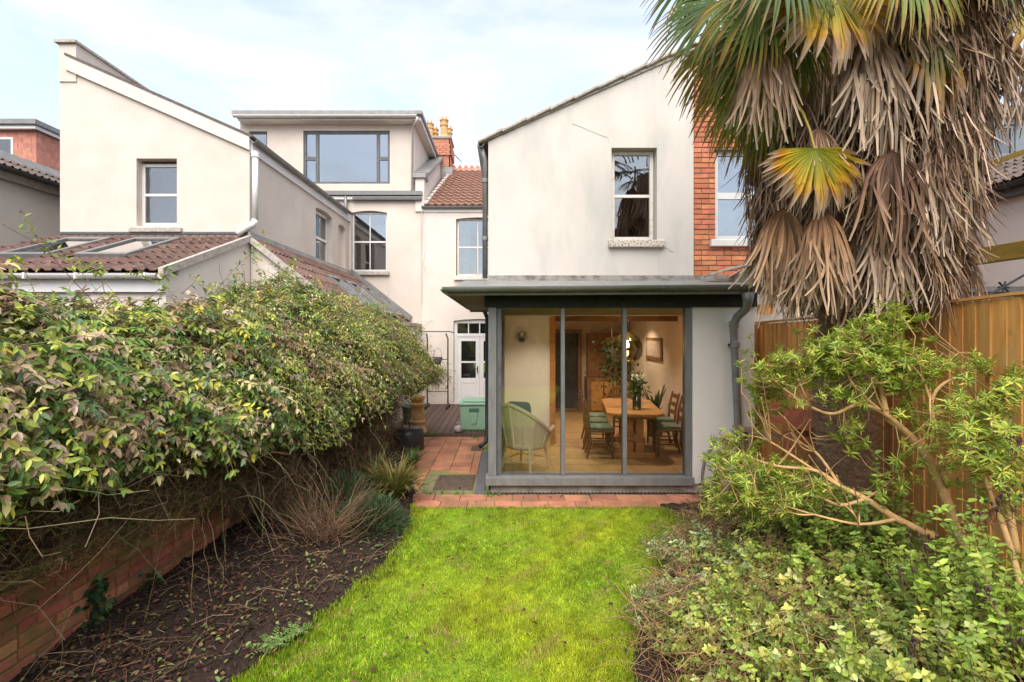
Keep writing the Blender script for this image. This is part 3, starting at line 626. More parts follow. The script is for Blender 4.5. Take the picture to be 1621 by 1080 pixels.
for k, (x, y) in enumerate(((.62, 7.9), (1.2, 9.6), (2.2, 7.95), (1.6, 11.2), (2.6, 10.6))):  # one fitting is known lit; the other copies are added to brighten the room
    s_ = MB().lathe((x, y, 2.52), [(.035, 0), (.05, .004), (.05, .018)], 14).build('downlight', 'upvc', room)
    MB().lathe((x, y, 2.5185), [(.001, 0), (.033, 0)], 14, cap=False).build('lit_lens', 'spot', s_)
    l = bpy.data.lights.new('downlight_lamp', 'SPOT'); l.energy = 27; l.color = (1, .82, .60); l.spot_size = R(125); l.spot_blend = .6; l.shadow_soft_size = .04
    lo = bpy.data.objects.new('downlight_lamp', l); C.objects.link(lo); put(lo, s_); lo.location = (x, y, 2.50)

# ------------------------------------------------------------------ left neighbour: wing, main wall, dormer
nb = thing('cream_house', 'cream rendered neighbouring house with lean-to wing and wide grey framed dormer window', 'house', (-6, 11, 0))
DG = 8.67; gx0, gx1 = X(95, DG), X(395, DG)
zt0, zt1 = Z(100, DG), Z(232, DG)
hx0, hx1, hz0, hz1 = X(216, DG), X(280, DG), Z(358, DG), Z(251, DG)
wall('wing_wall', 'cream', nb, 'y', DG, .3, gx0, gx1, [(gx0, zt0), (gx1, zt1)], 0, [(hx0, hx1, hz0, hz1)])
sx = gx1
sw = [(Y0, Y1, Z(q1, (Y0 + Y1) / 2), Z(q0, (Y0 + Y1) / 2), .06) for Y0, Y1, q0, q1 in ((780 * 4.5 / 300, 780 * 4.5 / 274, 338, 418), (780 * 4.5 / 264, 780 * 4.5 / 253, 360, 428))]
wall('wing_side_wall', 'cream', nb, 'x', sx, -.3, DG + .301, DM - .001, 5.5, 0, sw)
for i, (a, b, z0, z1, _) in enumerate(sw):
    m = MB(); xx = sx - .12
    if i == 0:
        for (ya, yb, za, zb2) in ((a + .02, a + .08, z0 + .01, z1 + .02), (b - .08, b - .02, z0 + .01, z1 + .02), (a + .08, b - .08, z0 + .01, z0 + .08), (a + .08, b - .08, z1 - .05, z1 + .02), (a + .08, b - .08, (z0 + z1) / 2 - .03, (z0 + z1) / 2 + .03)):
            m.box(xx - .06, xx, ya, yb, za, zb2)
        f = m.build('window', 'upvc', nb); MB().box(xx - .04, xx - .034, a + .08, b - .08, z0 + .08, z1 - .05).build('pane', 'glass', f)
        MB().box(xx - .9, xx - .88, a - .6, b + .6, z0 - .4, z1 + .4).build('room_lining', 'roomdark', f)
    else:
        MB().box(xx - .06, xx, a, b, z0, z1 + .06).build('blocked_window', 'cream', nb)
    MB().box(sx + .001, sx + .09, a - .06, b + .06, z0 - .09, z0 - .0).build('window_sill', 'stone', nb, bevel=.008)
gw = sash(nb, X(225, DG + .14), hx1 + .02, hz0 + .03, hz1 - .05, DG + .14, 'upvc', 1, 2, 'glassO', .055)
MB().box(hx0 - .1, hx1 + .1, DG - .06, DG + .05, hz0 - .115, hz0 - .03).build('window_sill', 'stone', nb, bevel=.01)
# barge board, roof, parapet
bv = (gx1 - X(107, DG), 0, zt1 - zt0)
MB().hexa([(X(107, DG), DG - .05, Z(112, DG)), (gx1 + .02, DG - .05, Z(239, DG)), (gx1 + .02, DG - .004, Z(239, DG)), (X(107, DG), DG - .004, Z(112, DG)), (X(107, DG), DG - .05, Z(88, DG)), (gx1 + .02, DG - .05, Z(215, DG)), (gx1 + .02, DG - .004, Z(215, DG)), (X(107, DG), DG - .004, Z(88, DG))]).build('barge_board', 'barge', nb)
slab(nb, 'wing_roof', 'greytile', (X(107, DG), DG - .06, Z(86, DG)), (gx1 + .08, DG - .06, Z(216, DG)), (gx1 + .08, DM + 2, Z(216, DG)), (X(107, DG), DM + 2, Z(86, DG)), .04)
MB().box(gx0, gx0 + .3, DG - .02, DM, Z(130, DG), Z(70, DG)).build('parapet', 'cream', nb)
MB().box(gx0 - .05, gx0 + .33, DG - .07, DM, Z(70, DG), Z(66, DG)).build('parapet_coping', 'stone', nb)
half_gutter(nb, (gx1 + .1, DG - .05, Z(222, DG)), (gx1 + .1, DM - .3, Z(222, DG)), .06, 'greypipe')
MB().box(gx1 + .002, gx1 + .045, DG + .01, DM - .01, 5.30, 5.52).build('eaves_fascia', 'upvc', nb)
a = at(404, 245, DG - .02)
downpipe('waste_pipe', nb, [a, a + Vector((0, 0, -1.15))], .05, 'upvc'); MB().lathe(a + Vector((0, 0, .0)), [(.065, -.05), (.065, .05)], 12).build('pipe_collar', 'upvc', nb)
b = a + Vector((0, 0, -1.15))
downpipe('waste_pipe', nb, [b, b + Vector((-.03, -.03, -.09)), b + Vector((-.12, -.05, -.14)), b + Vector((-.2, -.06, -.19)), b + Vector((-.26, -.08, -.27))], .055, 'upvc')
# main wall of the neighbour
nwx0, nwx1, nwz0, nwz1 = X(556, DM), X(612.5, DM), Z(430, DM), Z(337, DM)
wall('main_wall', 'cream', nb, 'y', DM, .3, gx1 - 3.3, -2.424, Z(312, DM), 0, [(nwx0, nwx1, nwz0, nwz1, .06)])
sash(nb, nwx0 + .01, nwx1 - .01, nwz0 + .02, nwz1 + .03, DM + .1, 'upvc', 2, 2, 'glass', .045)
MB().box(nwx0 - .1, nwx1 + .08, DM - .09, DM + .099, nwz0 - .11, nwz0).build('window_sill', 'stone', nb, bevel=.01)
MB().box(X(515, DM), -2.40, DM - .10, DM + .05, Z(317, DM), Z(312.2, DM)).build('eaves_band', 'upvc', nb)
MB().box(X(480, DM), -2.38, DM - .16, DM + .1, Z(311, DM), Z(304.5, DM)).build('eaves_gutter', 'anthL', nb)
MB().box(X(560, DM), -2.40, DM - .13, DM - .02, Z(318, DM), Z(314, DM)).build('eaves_lip', 'anth', nb)
downpipe('downpipe', nb, [(X(549, DM), DM - .1, Z(312, DM)), (X(549, DM), DM - .1, Z(350, DM))], .045, 'greypipe')
# dormer
DD = 14.42; dw = (X(480, DD), X(617, DD), Z(291, DD), Z(207, DD)); dsm = (X(394, DD), X(423, DD), Z(236, DD), Z(208, DD))
dor = wall('dormer_wall', 'cream', nb, 'y', DD, .3, X(380, DD), X(656, DD), Z(187, DD), Z(306, DD), [dw, dsm])
wall('dormer_cheek', 'cream', nb, 'x', X(656, DD), -.2, DD + .301, 17.6, Z(187, DD), Z(330, DD))
m = MB(); y = DD + .05; frame_rect(m, dw[0], dw[1], dw[2], dw[3], y, .08, .07); xa, xb = X(502, DD), X(597, DD); zc = X(0, 1); zmid = Z(250, DD)
m.box(xa - .06, xa + .03, y + .002, y + .078, dw[2] + .07, dw[3] - .07); m.box(xb - .03, xb + .06, y + .002, y + .078, dw[2] + .07, dw[3] - .07)
m.box(dw[0] + .07, xa - .06, y + .004, y + .076, zmid - .05, zmid + .05); m.box(xb + .06, dw[1] - .07, y + .004, y + .076, zmid - .05, zmid + .05)
f = m.build('dormer_window', 'anth', nb)
for (a, b, z0, z1) in ((dw[0] + .07, xa - .06, dw[2] + .07, zmid - .05), (dw[0] + .07, xa - .06, zmid + .05, dw[3] - .07), (xa + .03, xb - .03, dw[2] + .07, dw[3] - .07), (xb + .06, dw[1] - .07, dw[2] + .07, zmid - .05), (xb + .06, dw[1] - .07, zmid + .05, dw[3] - .07)):
    MB().box(a, b, y + .03, y + .036, z0, z1).build('pane', 'glassD', f)
for (ca, cb) in ((dw[0] + .05, xa), (xb, dw[1] - .05)):
    m = MB(); k = 10; vs = []
    for i in range(k + 1): xx = ca + (cb - ca) * i / k; yy = y + .3 + .03 * math.sin(i * 2.3); vs += [(xx, yy, dw[2] - .1), (xx, yy, dw[3] + .05)]
    m.add(vs, [(2 * i, 2 * i + 2, 2 * i + 3, 2 * i + 1) for i in range(k)]); m.build('curtain', 'curtain', f)
m = MB(); m.box(xa + .2, xa + .75, y + .3, y + .55, dw[2] + .03, dw[2] + .17); m.box(xb - 1.1, xb - .15, y + .25, y + .5, dw[2] + .03, dw[2] + .13); m.build('folded_bedding', 'curtain', f, bevel=.06)
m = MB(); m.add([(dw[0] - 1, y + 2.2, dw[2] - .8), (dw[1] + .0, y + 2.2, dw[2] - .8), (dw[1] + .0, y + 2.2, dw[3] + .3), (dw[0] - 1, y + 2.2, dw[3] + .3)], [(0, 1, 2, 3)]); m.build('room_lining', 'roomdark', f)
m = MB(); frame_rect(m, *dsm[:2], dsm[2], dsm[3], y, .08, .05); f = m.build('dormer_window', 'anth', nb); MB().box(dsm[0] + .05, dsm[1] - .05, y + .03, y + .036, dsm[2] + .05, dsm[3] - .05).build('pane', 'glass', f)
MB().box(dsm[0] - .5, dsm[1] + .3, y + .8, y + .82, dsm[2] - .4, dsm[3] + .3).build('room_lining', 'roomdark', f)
MB().box(X(376, 14.1), X(667, 14.1) - .02, 14.12, 17.6, Z(190, 14.1), Z(182, 14.1)).build('dormer_soffit', 'upvc', nb)
MB().box(X(366, 14.0), X(668, 14.0), 14.0, 17.7, Z(181, 14.0), Z(174, 14.0)).build('dormer_roof', 'lead', nb, bevel=.02)
half_gutter(nb, (X(369, 14.03), 14.04, Z(182, 14.03)), (X(660, 14.03), 14.04, Z(182, 14.03)), .07, 'upvc', 'dormer_gutter')
downpipe('dormer_downpipe', nb, [at(661, 185, 14.03), at(659, 193, 14.1), at(653, 200, DD - .05), at(652.5, 305, DD - .05)], .035, 'upvc')
# party wall parapet stepping up the roof
m = MB(); px0, px1 = X(658, DM), X(672, DM)
m.hexa([(px0, DM - .05, 5.6), (px1, DM - .05, 5.6), (px1 + .05, DR, 7.6), (px0, DR, 7.6), (px0, DM - .05, Z(283, DM)), (px1, DM - .05, Z(283, DM)), (px1 + .05, DR, Z(283, DM) + 1.9), (px0, DR, Z(283, DM) + 1.9)]); m.build('party_parapet', 'cream2', nb)
MB().box(px0 - .06, px1 + .05, DM - .12, DM + .35, Z(283, DM) + .002, Z(276, DM)).build('parapet_coping', 'lead', nb)
MB().bar((px0 + .15, DM + .2, Z(281, DM) + .16), (px0 + .18, DR, Z(281, DM) + 2.06), .42, .09).build('parapet_coping', 'lead', nb)

# chimney
ch = thing('chimney_stack', 'red brick chimney stack with crown topped buff clay pots above the tiled roof', 'chimney', (-2.2, 17.5, 7))
DC = 17.4; cx0, cx1, cz0, cz1 = X(684, DC), X(713, DC), 7.2, Z(220, DC)
MB().box(cx0 + .01, cx1 - .01, DC + .01, DC + .9, cz0, cz1).build('stack_core', 'mortar', ch)
m = MB(); z = cz0; r = 0
while z < cz1 - .02:
    wide = .05 if abs(z - (cz1 - .45)) < .2 else 0
    for ax in (0, 1):
        u0, u1 = (cx0 - wide, cx1 + wide) if ax == 0 else (DC - wide, DC + .9); u = u0 - (.11 if r % 2 else 0)
        while u < u1:
            a, b = max(u, u0), min(u + .215, u1)
            if b - a > .03:
                if ax == 0: m.box(a, b - .01, DC - wide, DC + .05, z, z + .068)
                else: m.box(cx1 + wide - .05, cx1 + wide + .001, a, b - .01, z, z + .068)
            u += .225
    z += .078; r += 1
bw = m.build('brickwork', 'chim', ch); bw['kind'] = 'stuff'
MB().box(cx0 - .04, cx1 + .04, DC - .04, DC + .95, cz1, cz1 + .1).build('flaunching', 'mortar', ch, bevel=.03)
MB().box(cx0 - .06, cx1 + .08, DC - .06, DC + .02, 7.25, Z(268, DC) + .06).build('lead_apron', 'lead', ch)
for (px, dd_, h) in ((703, .15, .70), (680, .3, .62), (688, .75, .6), (710, .75, .62)):
    c0 = Vector((X(px, DC + dd_), DC + dd_, cz1 + .1))
    p_ = MB().lathe(c0, [(.17, 0), (.155, .05), (.13, .08), (.125, h * .55), (.15, h * .58), (.155, h * .63), (.13, h * .66), (.14, h * .8), (.165, h * .84), (.10, h * .85)], 14).build('chimney_pot', 'pot', ch, smooth=False)
    m = MB()
    for i in range(7):
        a = i * 2 * math.pi / 7; m.prism([c0 + Vector((.155 * math.cos(a + s * .35), .155 * math.sin(a + s * .35), h * .84)) for s in (-1, 1)] + [c0 + Vector((.165 * math.cos(a), .165 * math.sin(a), h + .03))], (-.02 * math.cos(a), -.02 * math.sin(a), 0))
    m.build('crown', 'pot', p_)
ae = thing('tv_aerial', 'thin metal television aerial behind the chimney above the roof ridge', 'aerial', (-1.7, 18.3, 8))
m = MB(); m.tube([at(716, 268, 18.3), at(716, 228, 18.3)], .018, 6); m.build('mast', 'steel', ae)
m = MB(); m.tube([at(709, 234, 18.3), at(730, 256, 18.3)], .012, 5)
for t in np.linspace(.1, .95, 7): p = at(709, 234, 18.3).lerp(at(730, 256, 18.3), t); m.tube([p - Vector((.12, 0, -.1)), p + Vector((.12, 0, -.1))], .006, 4)
m.build('aerial_arms', 'steel', ae)
#==NEIGHBOURS==
# ------------------------------------------------------------------ left neighbour's ground floor extensions
kx = thing('tiled_extension', 'cream ground floor extension with brown tiled roof and two rooflights behind the hedge', 'extension', (-6, 7.5, 0))
KF, kz0, kz1 = 6.44, 2.93, 3.80; kl, kr = gx0, gx1 + .01; ks = (kz1 - kz0) / (DG - KF)
wall('front_wall', 'cream2', kx, 'y', KF + .08, .25, kl, kr, kz0 - .02, 0)
wall('gable_wall', 'cream2', kx, 'x', kr, -.25, KF + .33, DG - .002, [(KF + .33, kz0 + .08), (DG - .002, kz1 - .06)], 0)
MB().box(kl, kr + .002, KF + .02, KF + .078, kz0 - .26, kz0 - .08).build('fascia', 'upvc', kx)
half_gutter(kx, (kl, KF - .06, kz0 - .03), (kr + .02, KF - .06, kz0 - .03), .065, 'upvc')
for px in (50, 130, 238): MB().box(X(px, KF), X(px + 3, KF), KF - .13, KF + .01, kz0 - .1, kz0 - .02).build('gutter_bracket', 'upvc', kx)
MB().hexa([(kr - .02, KF - .04, kz0 - .06), (kr + .045, KF - .04, kz0 - .06), (kr + .045, DG, kz1 - .06), (kr - .02, DG, kz1 - .06), (kr - .02, KF - .04, kz0 + .05), (kr + .045, KF - .04, kz0 + .05), (kr + .045, DG, kz1 + .05), (kr - .02, DG, kz1 + .05)]).build('verge', 'stone', kx)
slab(kx, 'roof_deck', 'greytile', (kl, KF, kz0 - .02), (kr - .03, KF, kz0 - .02), (kr - .03, DG, kz1 - .02), (kl, DG, kz1 - .02), .04)
LVk = math.hypot(DG - KF, kz1 - kz0); vk = Vector((0, DG - KF, kz1 - kz0)).normalized(); sk = math.hypot(1, ks)
RL = [(-7.36, -6.62), (-6.22, -5.46)]
def skipk(cu, cv):
    x = kl + cu; d = KF + cv / sk
    return any(a - .08 < x < b + .08 and 7.05 < d < 8.36 for a, b in RL)
tile_roof(kx, TB, (kl, KF - .06, kz0 - .01), (1, 0, 0), vk, kr - .03 - kl, LVk, skip=skipk)
nk = Vector((1, 0, 0)).cross(vk)
for a, b in RL:
    def rp(x, d, h): return Vector((x, d, kz0 + (d - KF) * ks)) + nk * h
    m = MB(); d0, d1, e = 7.12, 8.32, .07
    for (xa, xb, ya, yb) in ((a, a + e, d0, d1), (b - e, b, d0, d1), (a + e, b - e, d0, d0 + e * 1.3), (a + e, b - e, d1 - e * 1.6, d1)):
        m.hexa([rp(xa, ya, -.02), rp(xb, ya, -.02), rp(xb, yb, -.02), rp(xa, yb, -.02), rp(xa, ya, .085), rp(xb, ya, .085), rp(xb, yb, .085), rp(xa, yb, .085)])
    f = m.build('rooflight', 'anthL', kx, bevel=.008)
    m = MB(); m.hexa([rp(a + e, d0 + e, .05), rp(b - e, d0 + e, .05), rp(b - e, d1 - e, .05), rp(a + e, d1 - e, .05), rp(a + e, d0 + e, .056), rp(b - e, d0 + e, .056), rp(b - e, d1 - e, .056), rp(a + e, d1 - e, .056)]); m.build('pane', 'roofglass', f)
    m = MB(); m.hexa([rp(a + .02, d0 + .03, -.019), rp(b - .02, d0 + .03, -.019), rp(b - .02, d1 - .03, -.019), rp(a + .02, d1 - .03, -.019), rp(a + .02, d0 + .03, .01), rp(b - .02, d0 + .03, .01), rp(b - .02, d1 - .03, .01), rp(a + .02, d1 - .03, .01)]); m.build('blind', 'curtain', f)
MB().box(kl - .02, kr, DG - .03, DG - .003, kz1 + .06, kz1 + .10).build('wall_flashing', 'anth', kx)

inf = thing('side_extension', 'narrow side extension with sloping brown tiles and slim rooflights against the cream house', 'extension', (-3.6, 11, 0))
ia, ib = Vector((gx1 + .05, DG - .05, 3.77)), Vector((-2.72, DG - .05, 2.42)); iv = (ia - ib); IL = iv.length; ivn = iv.normalized()
wall('front_wall', 'cream2', inf, 'y', DG + .02, .22, gx1 + .012, -2.72, [(gx1 + .012, 3.72), (-2.72, 2.40)], 0)
slab(inf, 'roof_deck', 'greytile', (ib.x, DG - .04, ib.z), (ib.x, DM - .005, ib.z), (ia.x, DM - .005, ia.z), (ia.x, DG - .04, ia.z), .05)
SK = [(10.5, 11.25), (11.75, 12.5), (13.0, 13.7)]
def skipi(cu, cv):
    y = DG - .05 + cu; return any(a - .1 < y < b + .1 and .15 < cv < 1.5 for a, b in SK)
ni = Vector((0, 1, 0)).cross(ivn)
tile_roof(inf, TB, ib + ni * .01, (0, 1, 0), ivn, DM - DG, IL - .05, skip=skipi)
for a, b in SK:
    def rp(y, v, h): return Vector((ib.x, y, ib.z)) + ivn * v + ni * h
    m = MB(); v0, v1, e = .2, 1.45, .07
    for (ya, yb, va, vb) in ((a, a + e, v0, v1), (b - e, b, v0, v1), (a + e, b - e, v0, v0 + e), (a + e, b - e, v1 - e, v1)):
        m.hexa([rp(ya, va, -.02), rp(yb, va, -.02), rp(yb, vb, -.02), rp(ya, vb, -.02), rp(ya, va, .09), rp(yb, va, .09), rp(yb, vb, .09), rp(ya, vb, .09)])
    f = m.build('rooflight', 'greypipe', inf)
    m = MB(); m.hexa([rp(a + e, v0 + e, .04), rp(b - e, v0 + e, .04), rp(b - e, v1 - e, .04), rp(a + e, v1 - e, .04), rp(a + e, v0 + e, .046), rp(b - e, v0 + e, .046), rp(b - e, v1 - e, .046), rp(a + e, v1 - e, .046)]); m.build('pane', 'roofglass', f)
    m = MB(); m.hexa([rp(a + .02, v0 + .02, -.015), rp(b - .02, v0 + .02, -.015), rp(b - .02, v1 - .02, -.015), rp(a + .02, v1 - .02, -.015), rp(a + .02, v0 + .02, .0), rp(b - .02, v0 + .02, .0), rp(b - .02, v1 - .02, .0), rp(a + .02, v1 - .02, .0)]); m.build('blind', 'curtain', f)
m = MB(); m.hexa([(gx1 + .003, DG - .06, 3.78), (gx1 + .10, DG - .06, 3.72), (gx1 + .10, DM - .01, 3.72), (gx1 + .003, DM - .01, 3.78), (gx1 + .003, DG - .06, 3.90), (gx1 + .03, DG - .06, 3.90), (gx1 + .03, DM - .01, 3.90), (gx1 + .003, DM - .01, 3.90)]); m.build('wall_flashing', 'lead', inf)
MB().bar(ib + Vector((0, DM - .06 - ib.y, .12)), ia + Vector((0, DM - .06 - ia.y, .12)), .08, .14).build('rear_flashing', 'lead', inf)
MB().bar(ib + Vector((0, 0, -.02)), ia + Vector((0, 0, -.02)), .06, .10).build('verge', 'stone', inf)
MB().box(X(604, DM), X(618, DM), DM - .3, DM - .002, Z(492, DM), Z(477, DM)).build('roof_hopper', 'lead', inf)
bw_ = thing('boundary_wall', 'white rendered boundary wall with stone coping beyond the end of the hedge', 'wall', (-2.6, 11.5, 0))
MB().box(-2.70, -2.45, 8.9, DM - .005, 0, 2.28).build('wall_body', 'cream2', bw_); MB().box(-2.74, -2.40, 8.88, DM - .006, 2.281, 2.38).build('coping', 'stone', bw_, bevel=.01)

# ------------------------------------------------------------------ far left house
fl_ = thing('far_left_house', 'pale rendered house with tile hung dormer at the left edge of the picture', 'house', (-11, 11, 0))
wall('side_wall', 'cream2', fl_, 'x', -9.5, -.3, 6.0, 15, 5.18, 0)
MB().box(-9.499, -9.42, 6.0, 15, 5.02, 5.19).build('eaves_board', 'stone', fl_)
slab(fl_, 'roof_deck', 'greytile', (-9.36, 6, 5.22), (-9.36, 15, 5.22), (-10.05, 15, 5.60), (-10.05, 6, 5.60), .05)
tile_roof(fl_, TG, (-9.36, 8.4, 5.235), (0, 1, 0), Vector((-.69, 0, .38)), 3.6, .78)
half_gutter(fl_, (-9.33, 8, 5.23), (-9.33, 15, 5.23), .055, 'anth')
MB().hexa([(-10.0, 6, 5.60), (-9.96, 6, 5.60), (-9.96, 15, 5.60), (-10.0, 15, 5.60), (-10.14, 6, 5.78), (-10.10, 6, 5.78), (-10.10, 15, 5.78), (-10.14, 15, 5.78)]).build('ridge_flashing', 'lead', fl_)
D5 = 14.0; x5 = X(58, D5); z5 = Z(207, D5)
MB().box(x5 - 3.5, x5 - .03, D5 + .03, D5 + 5, 5.0, z5).build('dormer_box', 'mortar', fl_)
ht = chamfer_box('hung_tile', 1, .02, .19, .004, .002, 'hungtile', 5); ht2 = chamfer_box('hung_tile_side', .02, 1, .19, .004, .002, 'hungtile', 6)
z = z5 - .12; r = 0
while z > Z(300, D5):
    for i in range(7):
        h_ = bool(r % 2 and i == 0); inst('hung_tile', ht, fl_, Matrix.Translation((x5 - (.075 if h_ else .14 + i * .27 - (.13 if r % 2 else 0)), D5 + .012, z)) @ Matrix.Rotation(.06, 4, 'X') @ Matrix.Diagonal((.128 if h_ else .262, 1, 1, 1)))
    for i in range(10):
        h_ = bool(r % 2 and i == 0); inst('hung_tile', ht2, fl_, Matrix.Translation((x5 - .012, D5 + (.10 if h_ else .165 + i * .27 - (.13 if r % 2 else 0)), z)) @ Matrix.Rotation(.06, 4, 'Y') @ Matrix.Diagonal((1, .128 if h_ else .262, 1, 1)))
    z -= .16; r += 1
m = MB(); frame_rect(m, x5 - 2.2, X(22, D5), Z(250, D5), Z(218, D5), D5 - .03, .05, .06); f = m.build('dormer_window', 'upvc', fl_)
MB().box(x5 - 2.14, X(22, D5) - .06, D5 - .015, D5 - .01, Z(250, D5) + .06, Z(218, D5) - .06).build('pane', 'glassO', f)
MB().box(x5 - 3.6, x5 + .1, D5 - .15, D5 + 5, z5 + .002, z5 + .1).build('dormer_fascia', 'upvc', fl_); MB().box(x5 - 3.7, x5 + .16, D5 - .22, D5 + 5, z5 + .101, z5 + .26).build('dormer_roof', 'lead', fl_, bevel=.02)

# ------------------------------------------------------------------ right brick house
bh = thing('brick_house', 'orange brick neighbouring house wing with white window behind the palm', 'house', (4.4, 8, 0))
bx1 = rX + (rX - eL); zlow = zE
rw = (X(1133, DW), X(1133, DW) + 1.05, Z(380, DW), Z(236, DW))
wall('brick_backing', 'mortar', bh, 'y', DW + .02, .28, rX + .002, bx1, [(rX + .002, zR - .05), (bx1, zlow - .05)], 0, [rw])
BU = [chamfer_box('brick_%d' % i, 1, .09, .066, .004, .003, 'brickR', i + 20) for i in range(3)]
def bricks_in(u0, u1, z0, z1, pitch, bl, off):
    z = z0; r = 0
    while z < z1:
        u = u0 - (off if r % 2 else 0)
        k = 0
        while u < u1:
            ln = bl if (r * 7 + k * 3) % 5 else bl / 2
            a, b = max(u, u0), min(u + ln, u1)
            if b - a > .035: yield a, b, z
            u += ln; k += 1
        z += pitch; r += 1
jo = MB(); cnt = 0
for a, b, z in bricks_in(rX + .005, bx1, 2.45, 6.4, .079, .232, .116):
    zz = z + .0395
    if zz > zR - (a - rX) * sl - .08: continue
    if b > rw[0] and a < rw[1] and rw[2] - .10 < zz < rw[3]:
        if a < rw[0] - .04: b = rw[0]
        elif b > rw[1] + .04: a = rw[1]
        else: continue
    if b < 4.3 and zz > 2.9:
        inst('brick', random.choice(BU), bh, Matrix.Translation(((a + b) / 2, DW + .05 + random.uniform(-.003, .003), zz)) @ Matrix.Diagonal((b - a - .011, 1, 1, 1))); cnt += 1
    else: jo.box(a, b - .011, DW + .006, DW + .06, zz - .033, zz + .033)
jo = jo.build('brickwork', 'brickR', bh); jo['kind'] = 'stuff'
slab(bh, 'roof', 'browntile', (rX, DW - .03, zR + .05), (bx1 + .15, DW - .03, zlow - .01), (bx1 + .15, DM + 3, zlow - .01), (rX, DM + 3, zR + .05), .05)
wall('wing_side_wall', 'brickR', bh, 'x', bx1, -.28, DW + .301, DM, zlow - .06, 0)
sash(bh, rw[0] + .005, rw[1] - .005, rw[2] + .01, rw[3] - .0, DW + .10, 'upvc', 1, 2, 'glass', .07, curtain=[(0, 1)], rail=.10)
MB().box(rw[0] - .09, rw[1] + .1, DW - .06, DW + .099, rw[2] - .105, rw[2]).build('window_sill', 'upvc', bh, bevel=.01)
lt = thing('brick_lean_to', 'low grey rendered lean-to with rough tiled edge behind the garden room roof', 'extension', (4, 7.2, 0))
DL = 7.25
wall('end_wall', 'plinth', lt, 'y', DL, .25, xr + .05, 5.2, [(xr + .05, Z(436, DL)), (X(1190, DL), Z(421, DL)), (X(1216, DL), Z(421, DL)), (5.2, Z(440, DL))], 0)
for i in range(7):
    t = i / 6; p = at(1128 + 62 * t, 434 - 15 * t ** .8, DL - .04); inst('edge_tile', VT, lt, Matrix.Translation(p) @ Matrix.Rotation(-.25 + .12 * t, 4, 'Y') @ Matrix.Diagonal((.34, .8, .8, 1)))
for i in range(6): inst('edge_tile', VT, lt, Matrix.Translation((X(1196, DL) + i * .26, DL - .04, Z(418, DL) - .005 * i * i)) @ Matrix.Rotation(.03 * i, 4, 'Y') @ Matrix.Diagonal((.58, .8, .8, 1)))
MB().box(*sorted((X(1204, 6.75), X(1224, 6.75))), 6.75, 6.85, Z(497, 6.75), Z(482, 6.75)).build('timber_block', 'fence', lt)
# far right house
fr_ = thing('far_right_house', 'white rendered house with grey clad dormer beyond the fence', 'house', (10, 10, 0))
wall('side_wall', 'cream2', fr_, 'x', 8.0, .3, 5.5, 14, 4.40, 0)
slab(fr_, 'roof_deck', 'greytile', (7.82, 14, 4.46), (7.82, 5.5, 4.46), (9.4, 5.5, 5.30), (9.4, 14, 5.30), .05)
tile_roof(fr_, TG, (7.82, 10.6, 4.48), (0, -1, 0), Vector((1.58, 0, .84)), 3.6, 1.79)
half_gutter(fr_, (7.76, 5.5, 4.44), (7.76, 14, 4.44), .07, 'black'); MB().box(7.86, 7.999, 5.5, 14, 4.26, 4.44).build('fascia', 'anth', fr_)
MB().bar((9.42, 6, 5.36), (9.42, 14, 5.36), .14, .16).build('roof_kerb', 'beam', fr_)
D6 = 14.0
MB().box(X(1519, D6), X(1900, D6), D6 + 1.0, D6 + 4, 0, Z(262, D6)).build('main_wall', 'cream2', fr_)
dwn = (X(1575, D6), X(1608, D6), Z(247, D6), Z(197, D6))
wall('dormer_wall', 'slate', fr_, 'y', D6, .3, X(1561, D6), X(1900, D6), Z(184, D6), Z(300, D6), [dwn])
wall('dormer_cheek', 'slate', fr_, 'x', X(1561, D6), .2, D6 + .301, D6 + 4, Z(184, D6), Z(300, D6))
MB().box(X(1552, D6), X(1900, D6), D6 - .2, D6 + 4, Z(184, D6), Z(172, D6)).build('dormer_roof', 'anth', fr_)
m = MB(); frame_rect(m, *dwn, D6 + .04, .06, .09); f = m.build('dormer_window', 'slate', fr_); MB().box(dwn[0] + .09, dwn[1] - .09, D6 + .07, D6 + .076, dwn[2] + .09, dwn[3] - .09).build('pane', 'glass', f)
MB().box(dwn[0], dwn[1], D6 + .15, D6 + .16, dwn[2], dwn[3]).build('blind', 'curtain', f)
# pergola beam and outbuilding over the fence
pg = thing('pergola', 'greenish yellow treated timber pergola beam crossing above the fence at right', 'pergola', (5.5, 6, 0))
MB().box(5.44, 5.56, 3.9, 6.35, 2.93, 3.11).build('beam', 'beam', pg, bevel=.006); MB().box(5.45, 5.55, 6.2, 6.3, 0, 2.929).build('post', 'beam', pg); MB().box(5.45, 5.55, 4.0, 4.1, 0, 2.929).build('post', 'beam', pg)
sh = thing('flat_roof_outbuilding', 'low outbuilding with dark flat roof edge just above the fence', 'outbuilding', (6.5, 8, 0))
MB().box(5.75, 7.9, 7.2, 9.0, 0, 2.72).build('walls', 'plinth', sh); MB().box(5.65, 7.98, 7.1, 9.1, 2.721, 2.80).build('roof_edge', 'anth', sh); MB().box(5.72, 7.95, 7.18, 7.199, 2.4, 2.6).build('window_strip', 'glassO', sh)
cb = MB(); cb.tube([at(1531, 484, 4.2), at(1560, 470, 4.4), at(1591, 453, 4.6), at(1640, 425, 5.0)], .011, 6); cbo = cb.build('black_cable', 'grass_cable'); tag(cbo, 'black cable slanting up above the right hand fence', 'cable')
m = MB()
for a in (0, 1.1, 2.2): p = at(1589, 455, 4.58); d = Vector((math.cos(a), .2, math.sin(a))) * .06; m.tube([p - d, p + d], .009, 5)
m.build('cable_tie', 'grass_cable', cbo)

